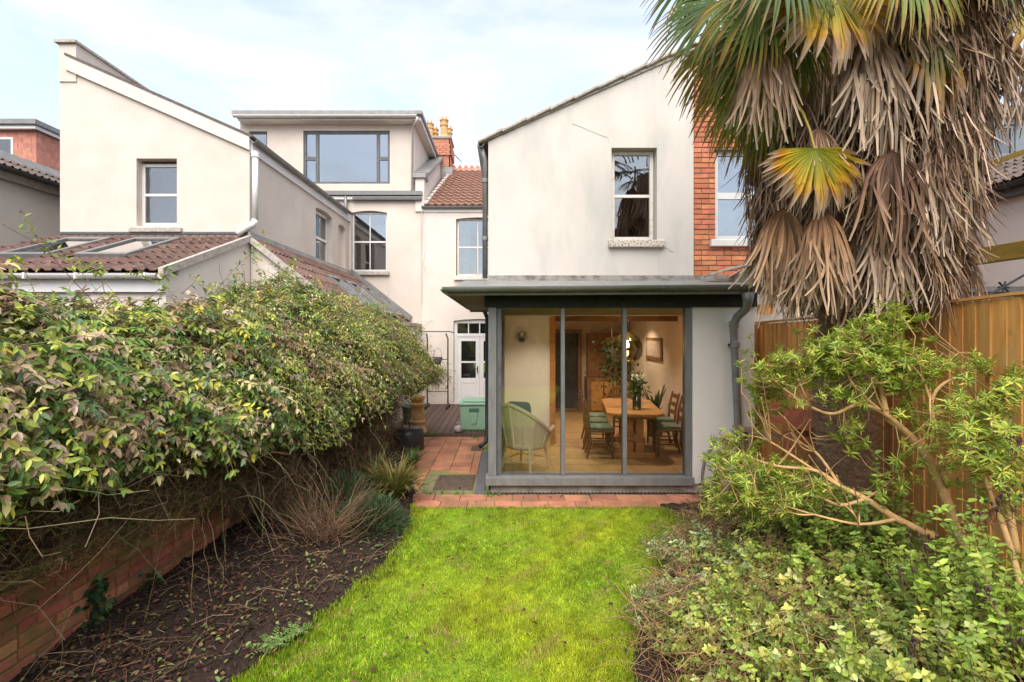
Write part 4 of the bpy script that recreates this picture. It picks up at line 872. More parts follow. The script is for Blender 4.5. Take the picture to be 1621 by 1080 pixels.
# ------------------------------------------------------------------ fence on the right
fe = thing('board_fence', 'tall orange brown fence of upright overlapping boards along the right side', 'fence', (3.5, 5, 0))
def ftop(D): return float(np.interp(D, [3.0, 4.1, 5.5, 6.9], [2.42, 2.36, 2.29, 2.26]))
FB = []
for i in range(4):
    me = bpy.data.meshes.new('fence_board'); w2 = .0625
    me.from_pydata([(0, -w2, 0), (.006, w2, 0), (.030, w2, 0), (.022, -w2, 0), (0, -w2, 1), (.006, w2, 1), (.030, w2, 1), (.022, -w2, 1)], [], [(0, 3, 2, 1), (4, 5, 6, 7), (0, 1, 5, 4), (1, 2, 6, 5), (2, 3, 7, 6), (3, 0, 4, 7)])
    me.materials.append(M['fence']); FB.append(me)
D = 1.6; i = 0
while D < 6.95:
    inst('fence_board', FB[i % 4], fe, Matrix.Translation((3.5 + random.uniform(-.004, .004), D, 0)) @ Matrix.Rotation(random.uniform(-.006, .006), 4, 'X') @ Matrix.Rotation(-.05, 4, 'Z') @ Matrix.Diagonal((1, 1.0, ftop(D) - .01 + random.uniform(-.004, .004), 1)))
    D += .112; i += 1
D = 1.6
while D < 6.8:
    e = min(D + 1.8, 6.95); MB().bar((3.515, D, ftop(D) + .012), (3.515, e, ftop(e) + .012), .065, .022).build('capping_rail', 'fence', fe); D = e
for D in (1.7, 3.4, 5.15, 6.9): MB().box(3.56, 3.66, D - .05, D + .05, 0, ftop(D) + .02).build('post', 'fence_old', fe)
for z in (.4, 1.2, 2.0): MB().box(3.535, 3.58, 1.6, 6.95, z, z + .08).build('rail', 'fence_old', fe)

# ------------------------------------------------------------------ brick garden wall on the left
gwl = thing('brick_garden_wall', 'low old mossy red brick garden wall under the hedge at left', 'wall', (-2.95, 5, 0))
tilt = math.atan(.03); a0 = Vector((wallx(0), 0, 0)); ud = Vector((math.sin(tilt), math.cos(tilt), 0))
m = MB(); p0, p1 = a0 + ud * 1.4, a0 + ud * 8.7; nx = Vector((math.cos(tilt), -math.sin(tilt), 0))
m.hexa([p0 - nx * .22 , p0 - nx * .012, p1 - nx * .012, p1 - nx * .22, p0 - nx * .22 + Vector((0, 0, 1.5)), p0 - nx * .012 + Vector((0, 0, 1.5)), p1 - nx * .012 + Vector((0, 0, 1.5)), p1 - nx * .22 + Vector((0, 0, 1.5))]); m.build('wall_core', 'mortarL', gwl)
BL = [chamfer_box('old_brick_%d' % i, .10, 1, .067, .007, .006, 'brickL', i + 40) for i in range(5)]
jo = MB()
for a, b, z in bricks_in(1.6, 8.5, -.12, 1.42, .079, .235, .1175):
    p = a0 + ud * ((a + b) / 2); zz = z + .04 + random.uniform(-.004, .004)
    if 2.25 < a < 5.3 and zz < 1.1: inst('brick', random.choice(BL), gwl, Matrix.Translation((p.x - .046 + random.uniform(-.006, .006), p.y, zz)) @ Matrix.Rotation(-tilt + random.uniform(-.02, .02), 4, 'Z') @ Matrix.Rotation(random.uniform(-.02, .02), 4, 'X') @ Matrix.Diagonal((1, b - a - .016, 1, 1)))
    elif a >= 5.3 or zz >= 1.1: jo.box(p.x - .09, p.x + random.uniform(-.006, .002), a, b - .014, zz - .033, zz + .033)
jo = jo.build('brickwork', 'brickL', gwl); jo['kind'] = 'stuff'
#==OBJECTS==
# ------------------------------------------------------------------ things on the deck and path
ck = thing('storage_chest', 'pale green plastic storage chest on the deck by the garden room corner', 'storage chest', (-.6, 10.6, .08))
m = MB(); x0, x1, y0, y1 = X(727.5, 10.3), -.16, 10.28, 10.95
m.hexa([(x0 + .02, y0 + .02, .08), (x1, y0 + .02, .08), (x1, y1, .08), (x0 + .02, y1, .08), (x0, y0, .60), (x1, y0, .60), (x1, y1, .60), (x0, y1, .60)]); m.build('body', 'chest', ck, bevel=.03)
MB().box(x0 - .025, x1 + .02, y0 - .025, y1 + .02, .605, .66).build('lid', 'chest', ck, bevel=.02); MB().box(x0 + .06, x1, y0 + .06, y1 - .06, .661, .70).build('lid_panel', 'chest', ck, bevel=.025)
hx = (x0 + .2)
MB().box(hx, hx + .20, y0 - .012, y0 + .01, .47, .55).build('handle', 'chestD', ck, bevel=.008)
MB().hexa([(hx + .05, y0 - .002, .22), (hx + .15, y0 - .002, .22), (hx + .15, y0 + .03, .22), (hx + .05, y0 + .03, .22), (hx + .02, y0 - .008, .46), (hx + .18, y0 - .008, .46), (hx + .18, y0 + .03, .46), (hx + .02, y0 + .03, .46)]).build('recess', 'chest', ck, bevel=.008)
go = thing('gourd_ornament', 'small grey gourd shaped pot with looped handle at the deck edge', 'ornament', (-.97, 10.15, .08))
MB().lathe((-.97, 10.15, .077), [(.06, 0), (.09, .03), (.098, .07), (.08, .11), (.04, .135), (.02, .15)], 18).build('bowl', 'gourd', go, smooth=True)
MB().tube([(-.995, 10.15, .20), (-.99, 10.15, .26), (-.965, 10.15, .29), (-.945, 10.15, .26), (-.95, 10.15, .19)], .016, 8).build('handle', 'gourd', go, smooth=True)
cp = thing('chimney_pot_planter', 'buff clay chimney pot standing at the deck edge under the hedge end', 'chimney pot', (-1.82, 10.2, .02))
MB().lathe((-1.82, 10.2, .02), [(.20, 0), (.205, .06), (.19, .10), (.15, .19), (.145, .23), (.165, .25), (.165, .29), (.14, .31), (.13, .56), (.15, .59), (.155, .64), (.13, .66), (.125, .70), (.155, .74), (.155, .80), (.12, .80), (.11, .5)], 24, cap=False).build('pot', 'pot', cp, smooth=False)
bq = thing('covered_barbecue', 'round black lidded barrel at the path edge beneath the hedge', 'barbecue', (-1.75, 8.9, 0))
MB().lathe((-1.78, 8.95, 0.0), [(.27, 0), (.30, .03), (.30, .30), (.285, .37), (.24, .41), (.12, .43), (.001, .435)], 28, cap=False).build('body', 'black', bq, smooth=True)
MB().tube([(-1.86, 8.85, .43), (-1.86, 8.85, .52), (-1.72, 8.85, .52), (-1.72, 8.85, .43)], .014, 8).build('handle', 'steel', bq)
gb = thing('green_bin', 'dark green plastic tub behind the chimney pot', 'tub', (-2.1, 10.8, .07)); MB().lathe((-2.05, 10.75, .076), [(.17, 0), (.2, .42), (.215, .43), (.215, .47), (.19, .47), (.17, .1)], 22, cap=False).build('tub', 'chestD', gb, smooth=True)
rk = thing('garment_rack', 'black tubular garment rack with hanging plant pot on the deck', 'rack', (-1.8, 13.4, .08))
DRk = 13.4
for sgn, px in ((-1, 676.5), (1, 709)):
    x = X(px, DRk)
    MB().tube([(x, DRk, .16), (x, DRk, 1.95), (x - .015 * sgn - .04, DRk, 2.10)], .020, 8).build('upright', 'steel', rk); MB().tube([(x, DRk - .28, .16), (x, DRk + .24, .16)], .022, 8).build('foot', 'steel', rk)
    for dy in (-.26, .22): MB().lathe((x, DRk + dy, .075), [(.001, 0), (.03, .01), (.038, .04), (.03, .075), (.001, .08)], 10, cap=False).build('castor', 'black', rk)
    MB().bar((x, DRk, .2), (x, DRk - .2, .17), .03, .05).build('brace', 'steel', rk)
MB().tube([at(661, 529, DRk), at(669, 525, DRk), at(690, 525, DRk), at(712, 525, DRk), at(719, 527, DRk)], .016, 8).build('top_rail', 'steel', rk)
for q in (569, 620): MB().tube([at(676.5, q, DRk), at(709, q, DRk)], .013, 8).build('cross_rail', 'steel', rk)
hp = thing('hanging_pot', 'small dark hanging plant pot on the garment rack', 'plant pot', at(693, 570, 13.2)); c0 = at(693, 577, 13.2)
MB().lathe(c0, [(.06, 0), (.10, .06), (.12, .16), (.125, .2), (.10, .2)], 14).build('pot', 'anth', hp)
MB().tube([c0 + Vector((-.11, 0, .19)), c0 + Vector((-.08, 0, .38)), c0 + Vector((0, 0, .45)), c0 + Vector((.08, 0, .38)), c0 + Vector((.11, 0, .19))], .005, 5).build('handle', 'steel', hp)
n = 60; lp = np.array(c0)[None] + RNG.normal(size=(n, 3)) * [.09, .06, .08] + [0, -.02, .08]
hpl = link('foliage', leaf_mesh('pot_leaves', lp, rdir(n), rdir(n), .07, .035, palette(n, [(.12, .2, .04), (.3, .3, .12), (.06, .1, .03)], [1, 1, 1])), 'leafy', hp); hpl['kind'] = 'stuff'
# clay ridge tiles stacked on a plank, right
rs = thing('ridge_tile_stack', 'row of stacked terracotta ridge tiles behind the shrub by the fence', 'ridge tiles', at(1262, 700, 5.6))
rm = MB(); n = 10
vs = []
for yy in (0, .09):
    for rr in (.16, .135):
        for i in range(n + 1): a = math.pi * i / n; vs.append((yy, -math.cos(a) * rr, math.sin(a) * rr))
k = n + 1
rm.add(vs, [(i, i + 1, 2 * k + i + 1, 2 * k + i) for i in range(n)] + [(k + i + 1, k + i, 3 * k + i, 3 * k + i + 1) for i in range(n)] + [(i + 1, i, k + i, k + i + 1) for i in range(n)] + [(2 * k + i, 2 * k + i + 1, 3 * k + i + 1, 3 * k + i) for i in range(n)] + [(0, 2 * k, 3 * k, k), (n, k + n, 3 * k + n, 2 * k + n)])
rme = bpy.data.meshes.new('ridge_tile'); rme.from_pydata(rm.v, [], rm.f); rme.materials.append(M['ridge'])
c0 = at(1225, 662, 5.75); c1 = at(1289, 676, 5.3); dv = (c1 - c0).normalized(); az = math.atan2(dv.y, dv.x)
for i in range(9): inst('ridge_tile', rme, rs, Matrix.Translation(c0.lerp(c1, i / 8)) @ Matrix.Rotation(az, 4, 'Z') @ Matrix.Rotation(.12, 4, 'Y') @ Matrix.Diagonal((1, 1, 1 + .02 * (i % 2), 1)))
for i, (t, dz) in enumerate(((.45, -.10), (.75, -.12), (.2, -.12), (1.0, -.13))): inst('ridge_tile', rme, rs, Matrix.Translation(c0.lerp(c1, t) + Vector((.02, -.05, dz))) @ Matrix.Rotation(az + .05 * i, 4, 'Z') @ Matrix.Rotation(1.3, 4, 'Y') @ Matrix.Diagonal((2.0, .9, 1, 1)))
pb = thing('plank_bench', 'weathered plank bench carrying the terracotta ridge tiles', 'bench', at(1255, 760, 5.5))
zc = c0.z - .20
mid = c0.lerp(c1, .5)
for k in range(3): MB().bar(mid - dv * .75 + Vector((0, -.12 + .1 * k, zc - mid.z - .02)), mid + dv * .5 + Vector((0, -.12 + .1 * k, zc - mid.z - .02)), .09, .035).build('plank', 'fence_old', pb)
for t in (-.6, .4):
    for dy in (-.12, .08): q = mid + dv * t; MB().box(q.x - .03, q.x + .03, q.y + dy - .03, q.y + dy + .03, -.02, zc - .04).build('leg', 'fence_old', pb)

# ------------------------------------------------------------------ furniture inside the garden room
tb = thing('dining_table', 'oak trestle dining table set lengthwise behind the glass', 'table', (2.05, 8.4, FZ))
tx0, tx1, ty0, ty1, tzt = 1.60, 2.48, 7.62, 9.42, FZ + .75
m = MB(); c = .12
m.prism([(tx0 + c, ty0, tzt - .045), (tx1 - c, ty0, tzt - .045), (tx1, ty0 + c, tzt - .045), (tx1, ty1 - c, tzt - .045), (tx1 - c, ty1, tzt - .045), (tx0 + c, ty1, tzt - .045), (tx0, ty1 - c, tzt - .045), (tx0, ty0 + c, tzt - .045)], (0, 0, .045)); m.build('table_top', 'oak', tb, bevel=.008)
for yy in (7.9, 9.1):
    MB().box(1.72, 2.36, yy - .05, yy + .05, FZ, FZ + .10).build('trestle_foot', 'oak', tb, bevel=.012)
    for xx in (1.90, 2.06): MB().box(xx, xx + .12, yy - .035, yy + .035, FZ + .101, tzt - .12).build('trestle_post', 'oak', tb, bevel=.006)
    MB().box(1.74, 2.34, yy - .045, yy + .045, tzt - .119, tzt - .046).build('trestle_head', 'oak', tb, bevel=.01)
MB().box(2.02, 2.06, 7.80, 9.2, FZ + .28, FZ + .40).build('stretcher', 'oak', tb); MB().box(1.93, 2.15, 7.80, 7.84, FZ + .31, FZ + .35).build('wedge', 'oak', tb)
tb.rotation_euler = (0, 0, -.14); tb.location.x += .10
def chair(name, label):
    t = thing(name, label, 'chair', (0, 0, 0), 'dining chairs round the oak table')
    MB().hexa([(-.2, -.21, .42), (.2, -.23, .42), (.2, .23, .42), (-.2, .21, .42), (-.2, -.21, .455), (.2, -.23, .455), (.2, .23, .455), (-.2, .21, .455)]).build('seat', 'darkoak', t, bevel=.01)
    MB().box(-.17, .19, -.19, .19, .456, .50).build('seat_cushion', 'sage', t, bevel=.015)
    for s in (-1, 1):
        MB().tube([(.17, s * .19, .42), (.18, s * .2, 0)], [.022, .016], 8).build('leg', 'darkoak', t)
        MB().tube([(-.19, s * .18, .46), (-.17, s * .175, .25), (-.23, s * .18, 0)], [.022, .022, .018], 8).build('leg', 'darkoak', t)
        MB().tube([(-.19, s * .18, .46), (-.21, s * .185, .7), (-.27, s * .19, .95)], [.02, .02, .016], 8).build('back_post', 'darkoak', t)
    for z, xx in ((.60, -.20), (.74, -.215), (.88, -.25)): MB().hexa([(xx - .008, -.18, z - .035), (xx + .008, -.18, z - .035), (xx + .008, .18, z - .035), (xx - .008, .18, z - .035), (xx - .018, -.18, z + .035), (xx - .002, -.18, z + .035), (xx - .002, .18, z + .045), (xx - .018, .18, z + .035)]).build('back_slat', 'darkoak', t)
    for z in (.18, .28): MB().tube([(.175, -.19, z), (.175, .19, z)], .011, 6).build('stretcher', 'darkoak', t)
    for s in (-1, 1): MB().tube([(.175, s * .195, .2), (-.2, s * .175, .2)], .011, 6).build('stretcher', 'darkoak', t)
    return t
lab = ['nearest dark wooden chair on the left side of the oak table', 'second dark wooden chair on the left side of the oak table', 'farthest dark wooden chair on the left side of the table', 'nearest dark wooden chair on the right side of the oak table', 'second dark wooden chair on the right side of the oak table', 'dark wooden chair at the far end of the oak table']
ch0 = chair('dining_chair', lab[0]); spots = [(1.50, 8.05, .05), (1.47, 8.62, -.05), (1.46, 9.15, .08), (2.62, 8.15, math.pi), (2.62, 8.8, math.pi + .1), (2.05, 9.75, -math.pi / 2)]
for i, (x, y, a) in enumerate(spots):
    o = ch0 if i == 0 else copy_tree(ch0); o['label'] = lab[i]; o.location = (x + (y - 7.7) * .14, y, FZ); o.rotation_euler = (0, 0, a - .14)
# woven tub armchair
ac = thing('woven_armchair', 'pale yellow green woven tub armchair just inside the glass at left', 'armchair', (.28, 7.32, FZ))
ca = Vector((.30, 7.36, FZ)); fa_ = math.atan2(.75, .55)
def tub(a, t):            # a 0 = back, +-1 = arm ends; t 0 bottom 1 top
    hgt = .98 - .40 * min(1, abs(a) * 1.25) ** 1.5 + .05 * max(0, abs(a) - .75) / .25; r = .30 + .08 * t
    th = fa_ + math.pi + a * 1.95; z = .34 + (hgt - .34) * t; return ca + Vector((math.cos(th) * r * (1 + .1 * t), math.sin(th) * r, z))
m = MB(); na, ntt = 40, 10; vs = []
for i in range(na + 1):
    for j in range(ntt + 1): vs.append(tub(-1 + 2 * i / na, j / ntt))
k = ntt + 1; m.add(vs, [(i * k + j, (i + 1) * k + j, (i + 1) * k + j + 1, i * k + j + 1) for i in range(na) for j in range(ntt)]); sh_ = m.build('woven_shell', 'loom', ac, smooth=True)
so = sh_.modifiers.new('thickness', 'SOLIDIFY'); so.thickness = .022
MB().tube([tub(-1 + 2 * i / na, 1) for i in range(na + 1)], .03, 8).build('rolled_rim', 'loom', ac, smooth=True)
MB().lathe(ca + Vector((0, 0, .32)), [(.29, 0), (.31, .03), (.31, .08), (.28, .1)], 24).build('seat', 'loom', ac, smooth=True)
for i in range(9):
    a = -1 + 2 * i / 8; MB().tube([tub(a, t) + (tub(a, t) - ca).normalized() * .014 for t in (0, .25, .5, .75, .97)], .011 if i not in (0, 4, 8) else .018, 6).build('rib', 'loom', ac)
for i, a in enumerate((math.pi * .25, math.pi * .75, math.pi * 1.25, math.pi * 1.75)):
    q = fa_ + a; MB().tube([ca + Vector((math.cos(q) * .29, math.sin(q) * .29, .36)), ca + Vector((math.cos(q) * .36, math.sin(q) * .36, 0.0))], [.022, .017], 8).build('leg', 'loom', ac)
    q2 = q + math.pi / 2; MB().tube([ca + Vector((math.cos(q) * .335, math.sin(q) * .335, .14)), ca + Vector((math.cos(q2) * .335, math.sin(q2) * .335, .14))], .011, 6).build('stretcher', 'loom', ac)
    for s in (-.28, .28): MB().tube([ca + Vector((math.cos(q) * .33, math.sin(q) * .33, .19)), ca + Vector((math.cos(q + s) * .31, math.sin(q + s) * .31, .33))], .009, 6).build('brace', 'loom', ac)
cu = MB().box(-.19, .19, -.08, .08, -.17, .17).build('cushion', 'blue', None, bevel=.075); cu.matrix_basis = Matrix.Translation(ca + Vector((-.10, -.05, .83))) @ Matrix.Rotation(fa_ - math.pi / 2 + .3, 4, 'Z') @ Matrix.Rotation(.25, 4, 'X'); tag(cu, 'blue cushion propped against the back of the woven armchair', 'cushion')
vz = thing('flower_vase', 'clear glass vase of white flowers on the oak table', 'vase', (2.12, 8.1, tzt)); vc = Vector((X(1008, 8.1), 8.1, tzt))
MB().lathe(vc, [(.001, .002), (.066, .002), (.07, .03), (.07, .38), (.064, .38), (.062, .03), (.001, .02)], 20, cap=False).build('glass', 'vase', vz, smooth=True)
MB().lathe(vc, [(.001, .03), (.058, .03), (.058, .2), (.001, .2)], 16, cap=False).build('water', 'vase', vz)
for i in range(9):
    a = i * 2.4; tip = vc + Vector((math.cos(a) * .11 * (i % 3) * .6, math.sin(a) * .06, .50 + .05 * (i % 2))); st = MB().tube([vc + Vector((math.cos(a + 2) * .03, math.sin(a + 2) * .03, .03)), vc + Vector((math.cos(a) * .03, math.sin(a) * .03, .33)), tip], .005, 5, col=(.07, .16, .03)).build('stem', 'twig', vz)
    m = MB()
    for q in range(9): b = q * 2.4; rr = .012 + .003 * q; p = tip + Vector((math.cos(b) * rr, math.sin(b) * rr, .012 * math.cos(q * .4))); m.lathe(p, [(.001, -.012), (.016, 0), (.001, .014)], 6, cap=False)
    m.build('blossom', 'petal', vz, smooth=True)
n = 90; lp = np.array(vc)[None] + RNG.normal(size=(n, 3)) * [.07, .05, .09] + [0, 0, .36]
fo = link('foliage', leaf_mesh('vase_leaves', lp, rdir(n) + [0, 0, .6], rdir(n), .11, .03, palette(n, [(.05, .13, .03), (.09, .2, .04)], [1, 1])), 'leafy', vz); fo['kind'] = 'stuff'
pn = thing('pendant_lamp', 'large amber glass pendant lamp hanging over the dining table', 'lamp', (2.05, 8.35, 1.6)); pc = Vector((X(992, 8.35), 8.35, Z(570, 8.35)))
MB().lathe(pc, [(.20, 0), (.25, .07), (.272, .17), (.26, .28), (.20, .38), (.10, .45), (.03, .47)], 28, cap=False).build('shade', 'amber', pn, smooth=True)
MB().lathe(pc, [(.18, .005), (.195, 0), (.205, .004)], 28, cap=False).build('rim', 'brass', pn); MB().tube([pc + Vector((0, 0, .46)), (pc.x, pc.y, 2.54)], .006, 6).build('flex', 'black', pn); MB().lathe(pc + Vector((0, 0, .33)), [(.03, 0), (.03, .14)], 12).build('holder', 'brass', pn)
MB().lathe(pc + Vector((0, 0, .2)), [(.001, 0), (.035, .02), (.04, .06), (.02, .13)], 14, cap=False).build('bulb', 'bulb', pn, smooth=True)
wlp = thing('wall_lamp', 'small grey square wall lamp on the white indoor wall', 'wall lamp', at(826, 534, 8.85)); q = at(826, 534, 8.84); MB().box(q.x - .075, q.x + .075, 8.80, 8.899, q.z - .02, q.z + .08).build('body', 'anthL', wlp, bevel=.006); MB().box(q.x - .05, q.x + .05, 8.82, 8.88, q.z - .08, q.z - .021).build('diffuser', 'glassO', wlp)
pf = thing('framed_print', 'dark framed print hanging on the pinkish indoor wall at right', 'picture', (3.13, 10.3, 1.8)); MB().box(3.12, 3.149, 9.85, 10.95, 1.55, 2.02).build('frame', 'darkoak', pf); MB().box(3.114, 3.1195, 9.92, 10.88, 1.62, 1.95).build('print', 'paper', pf)
# indoor plants
ip = thing('indoor_plant', 'dark strap leaved potted plant in the far right corner of the room', 'potted plant', (2.95, 9.7, FZ)); b0 = np.array([2.92, 9.6, FZ + .62])
MB().lathe((2.92, 9.6, FZ), [(.13, 0), (.17, .3), (.18, .32), (.16, .32)], 18).build('pot', 'darkoak', ip); n = 26; a = RNG.uniform(0, 6.28, n)
fo = link('foliage', strap_mesh('indoor_leaves', np.tile(b0 - [0, 0, .3], (n, 1)), np.stack([np.cos(a) * .4, np.sin(a) * .35, np.ones(n) * RNG.uniform(.7, 1.2, n)], 1), RNG.uniform(.5, .95, n), .055, RNG.uniform(.1, .5, n), palette(n, [(.03, .07, .03), (.02, .05, .03)], [1, 1])), 'leafy', ip); fo['kind'] = 'stuff'
tp = thing('trailing_plant', 'leafy trailing plant hanging on the back wall of the room', 'potted plant', (2.2, 10.6, 1.8)); n = 420; lp = np.stack([RNG.normal(2.45, .20, n), RNG.normal(10.9, .12, n), 2.0 - RNG.gamma(2.2, .28, n)], 1)
fo = link('foliage', leaf_mesh('trailing_leaves', lp, rdir(n) + [0, 0, -.8], rdir(n) + [0, -1, 0], .08, .05, palette(n, [(.05, .10, .03), (.10, .14, .04), (.03, .06, .02)], [1, 1, 1])), 'leafy', tp); fo['kind'] = 'stuff'
MB().lathe((2.35, 10.9, 1.85), [(.08, 0), (.13, .16), (.12, .16)], 16).build('pot', 'darkoak', tp); MB().tube([(2.35, 10.9, 2.0), (2.35, 10.9, 2.545)], .006, 5).build('hanger', 'darkoak', tp)
bc = thing('dresser', 'dark wooden dresser against the back wall of the room', 'dresser', (2.6, 12.3, FZ))
MB().box(2.0, 3.1, 12.05, 12.49, FZ, FZ + .9).build('base', 'darkoak', bc); MB().box(2.05, 3.05, 12.25, 12.48, FZ + .91, 2.1).build('shelves', 'darkoak', bc)
for k in range(3): MB().box(2.1 + .32 * k, 2.38 + .32 * k, 12.03, 12.049, FZ + .1, FZ + .8).build('door', 'oak', bc)
#==PLANTS==
# ------------------------------------------------------------------ lawn grass
def vnoise(x, y, s, seed=0):
    x = x * s + seed * 3.7; y = y * s - seed * 1.9
    return .5 + .25 * (np.sin(x * 1.7 + 1.3 * np.sin(y * 1.1)) + np.sin(y * 2.3 + 1.7 * np.sin(x * .9 + 2)) * .7 + .5 * np.sin(x * 4.1 - y * 3.3))
def lawn_pts(n):
    D = RNG.uniform(2.3, 6.1, n); D = 2.3 + (5.99 - 2.3) * RNG.random(n) ** 1.25
    l = np.interp(D, [a for a, _ in LAWN_L], [b for _, b in LAWN_L]); r = np.interp(D, [a for a, _ in LAWN_R], [b for _, b in LAWN_R])
    l2 = l + .10 * (vnoise(D, D * .3, 6.0, 4) - .55) + RNG.normal(0, .025, n); x = l2 + (r - l2 + .08) * RNG.random(n); return np.stack([x, D, np.where(x < l, .03, 0.)], 1), l, r
n = 210000; P, l, r = lawn_pts(n)
patch = vnoise(P[:, 0], P[:, 1], 2.4, 1); keep = RNG.random(n) < .5 + .7 * patch; P = P[keep]; patch = patch[keep]; l = l[keep]; n = len(P)
h = RNG.uniform(.010, .032, n) * (.75 + .6 * patch); edge = np.minimum(P[:, 0] - l, 9); h *= np.where(edge < .12, 1.5, 1)
col = palette(n, [(.20, .34, .014), (.29, .42, .018), (.45, .50, .04), (.10, .22, .012), (.50, .43, .16)], [4.5, 4.5, 2.6, 2.6, .7], .42)
yel = vnoise(P[:, 0], P[:, 1], 1.3, 5)[:, None]; yel = np.clip((yel - .3) * 1.6, 0, 1); col = col * (1 - .62 * yel) + np.array([.50, .50, .03]) * .62 * yel; col *= (.85 + .3 * vnoise(P[:, 0], P[:, 1], 3.7, 9))[:, None] * (.72 + .5 * vnoise(P[:, 0], P[:, 1], 11.0, 2))[:, None] * (.8 + .35 * vnoise(P[:, 0], P[:, 1], 27.0, 6))[:, None]; wn_ = np.clip((vnoise(P[:, 0], P[:, 1], 5.1, 13) - .78) * 4, 0, .5)[:, None]; col = 1.15 * col * (1 - wn_) + np.array([.45, .38, .11]) * wn_; h *= (.75 + .6 * vnoise(P[:, 0], P[:, 1], 16, 3))
lean = RNG.normal(size=(n, 3)) * .016; lean[:, 2] = 0
gro = link('lawn_grass', blade_mesh('grass', P, h, RNG.uniform(.0026, .0058, n), lean, col), 'grass'); tag(gro, 'bright yellow green short grass covering the lawn', 'grass', kind='stuff')
# grass tufts along the edges
def tuft_mass(name, cen, n, spread, hr, cols, wts, lab, cat, wd=(.003, .006), ln=.05):
    pts = np.concatenate([np.array(c)[None] + RNG.normal(size=(n, 3)) * [spread, spread, 0] for c in cen]); k = len(pts)
    lean = RNG.normal(size=(k, 3)) * ln; lean[:, 2] = 0
    o = link(name, blade_mesh(name, pts, RNG.uniform(*hr, k), RNG.uniform(*wd, k), lean, palette(k, cols, wts)), 'grass'); tag(o, lab, cat, kind='stuff'); return o
cen = [(interp(LAWN_L, D) + random.uniform(-.05, .05), D, .0) for D in np.linspace(2.4, 6.0, 46)] + [(interp(LAWN_R, D) + random.uniform(-.08, .08), D, .0) for D in np.linspace(2.6, 5.9, 46)]
tuft_mass('edge_grass', cen, 55, .045, (.03, .085), [(.22, .34, .015), (.36, .43, .02), (.42, .36, .10)], [3, 3, 1], 'longer tufts of grass along the lawn edges', 'grass', ln=.022)
cen = [(x, 5.975 + random.uniform(-.02, .02), .0) for x in np.linspace(-1.1, 1.9, 34)]
tuft_mass('paving_edge_grass', cen, 45, .03, (.02, .045), [(.18, .32, .012), (.30, .42, .015)], [2, 2], 'grass fringe growing over the terracotta paving edge', 'grass', ln=.02)
# weeds in the joints
n = 420; wp = np.array([random.choice([(-.25, 6.45, .0), (-.22, 6.40, .0), (-.62, 6.48, .02), (-.85, 6.49, .02), (-1.02, 6.49, .02), (-1.5, 10.0, .06), (-1.65, 9.98, .06), (-1.35, 9.99, .05), (-.5, 10.18, .09), (-.35, 10.16, .09), (-.72, 10.22, .09), (-.62, 9.85, .02), (-.15, 6.45, .0), (-1.15, 6.9, .01)]) for _ in range(n)]) + RNG.normal(size=(n, 3)) * [.06, .025, .012]
wo = link('joint_weeds', leaf_mesh('weeds', wp, rdir(n) + [0, 0, .7], rdir(n) + [0, 0, 1], RNG.uniform(.02, .045, n), .018, palette(n, [(.10, .23, .03), (.18, .3, .05)], [1, 1])), 'leafy'); tag(wo, 'small green weeds growing in paving joints and round the deck edge', 'weeds', kind='stuff')
# ------------------------------------------------------------------ leaf litter
n = 4600; D = 2.5 + 4.6 * RNG.random(n) ** 1.6; l = np.interp(D, [a for a, _ in LAWN_L], [b for _, b in LAWN_L]); x = np.where(RNG.random(n) < .94, l - RNG.random(n) ** .7 * (l - wallx(D) - .05), l + RNG.random(n) ** 1.6 * 2.6)
z = np.array([bedL(a, b) if a < c else .035 for a, b, c in zip(x, D, l)]) + .012
nr = rdir(n) * .45 + [0, 0, 1]; dd_ = rdir(n); dd_[:, 2] *= .3
ll = link('leaf_litter', leaf_mesh('litter', np.stack([x, D, z], 1), dd_, nr, RNG.uniform(.015, .055, n), RNG.uniform(.009, .028, n), palette(n, [(.10, .05, .03), (.20, .10, .05), (.24, .24, .07), (.30, .23, .12), (.05, .03, .025), (.17, .06, .045)], [4, 3, 1.2, .8, 4, 1.2]), .15, .25), 'leafdull'); tag(ll, 'fallen brown and yellow leaves scattered over the soil and lawn', 'leaves', kind='stuff')
n = 420; D = 2.5 + 4.5 * RNG.random(n); l = np.interp(D, [a for a, _ in LAWN_L], [b for _, b in LAWN_L]); x = l - .1 - RNG.random(n) * (l - wallx(D) - .15); a = RNG.uniform(0, 6.28, n); ln = RNG.uniform(.08, .38, n)
p0 = np.stack([x, D, [bedL(q, e) + .02 for q, e in zip(x, D)]], 1); p1 = p0 + np.stack([np.cos(a) * ln, np.sin(a) * ln, RNG.uniform(0, .06, n)], 1); pm = (p0 + p1) / 2 + RNG.normal(size=(n, 3)) * .02 + [0, 0, .015]
so = link('fallen_twigs', tubes_mesh('twigs', np.stack([p0, pm, p1], 1), .0028, .0014, palette(n, [(.20, .12, .07), (.32, .22, .13), (.10, .06, .04)], [2, 1, 2])), 'twig'); tag(so, 'thin dry twigs lying on the dark soil of the left bed', 'twigs', kind='stuff')
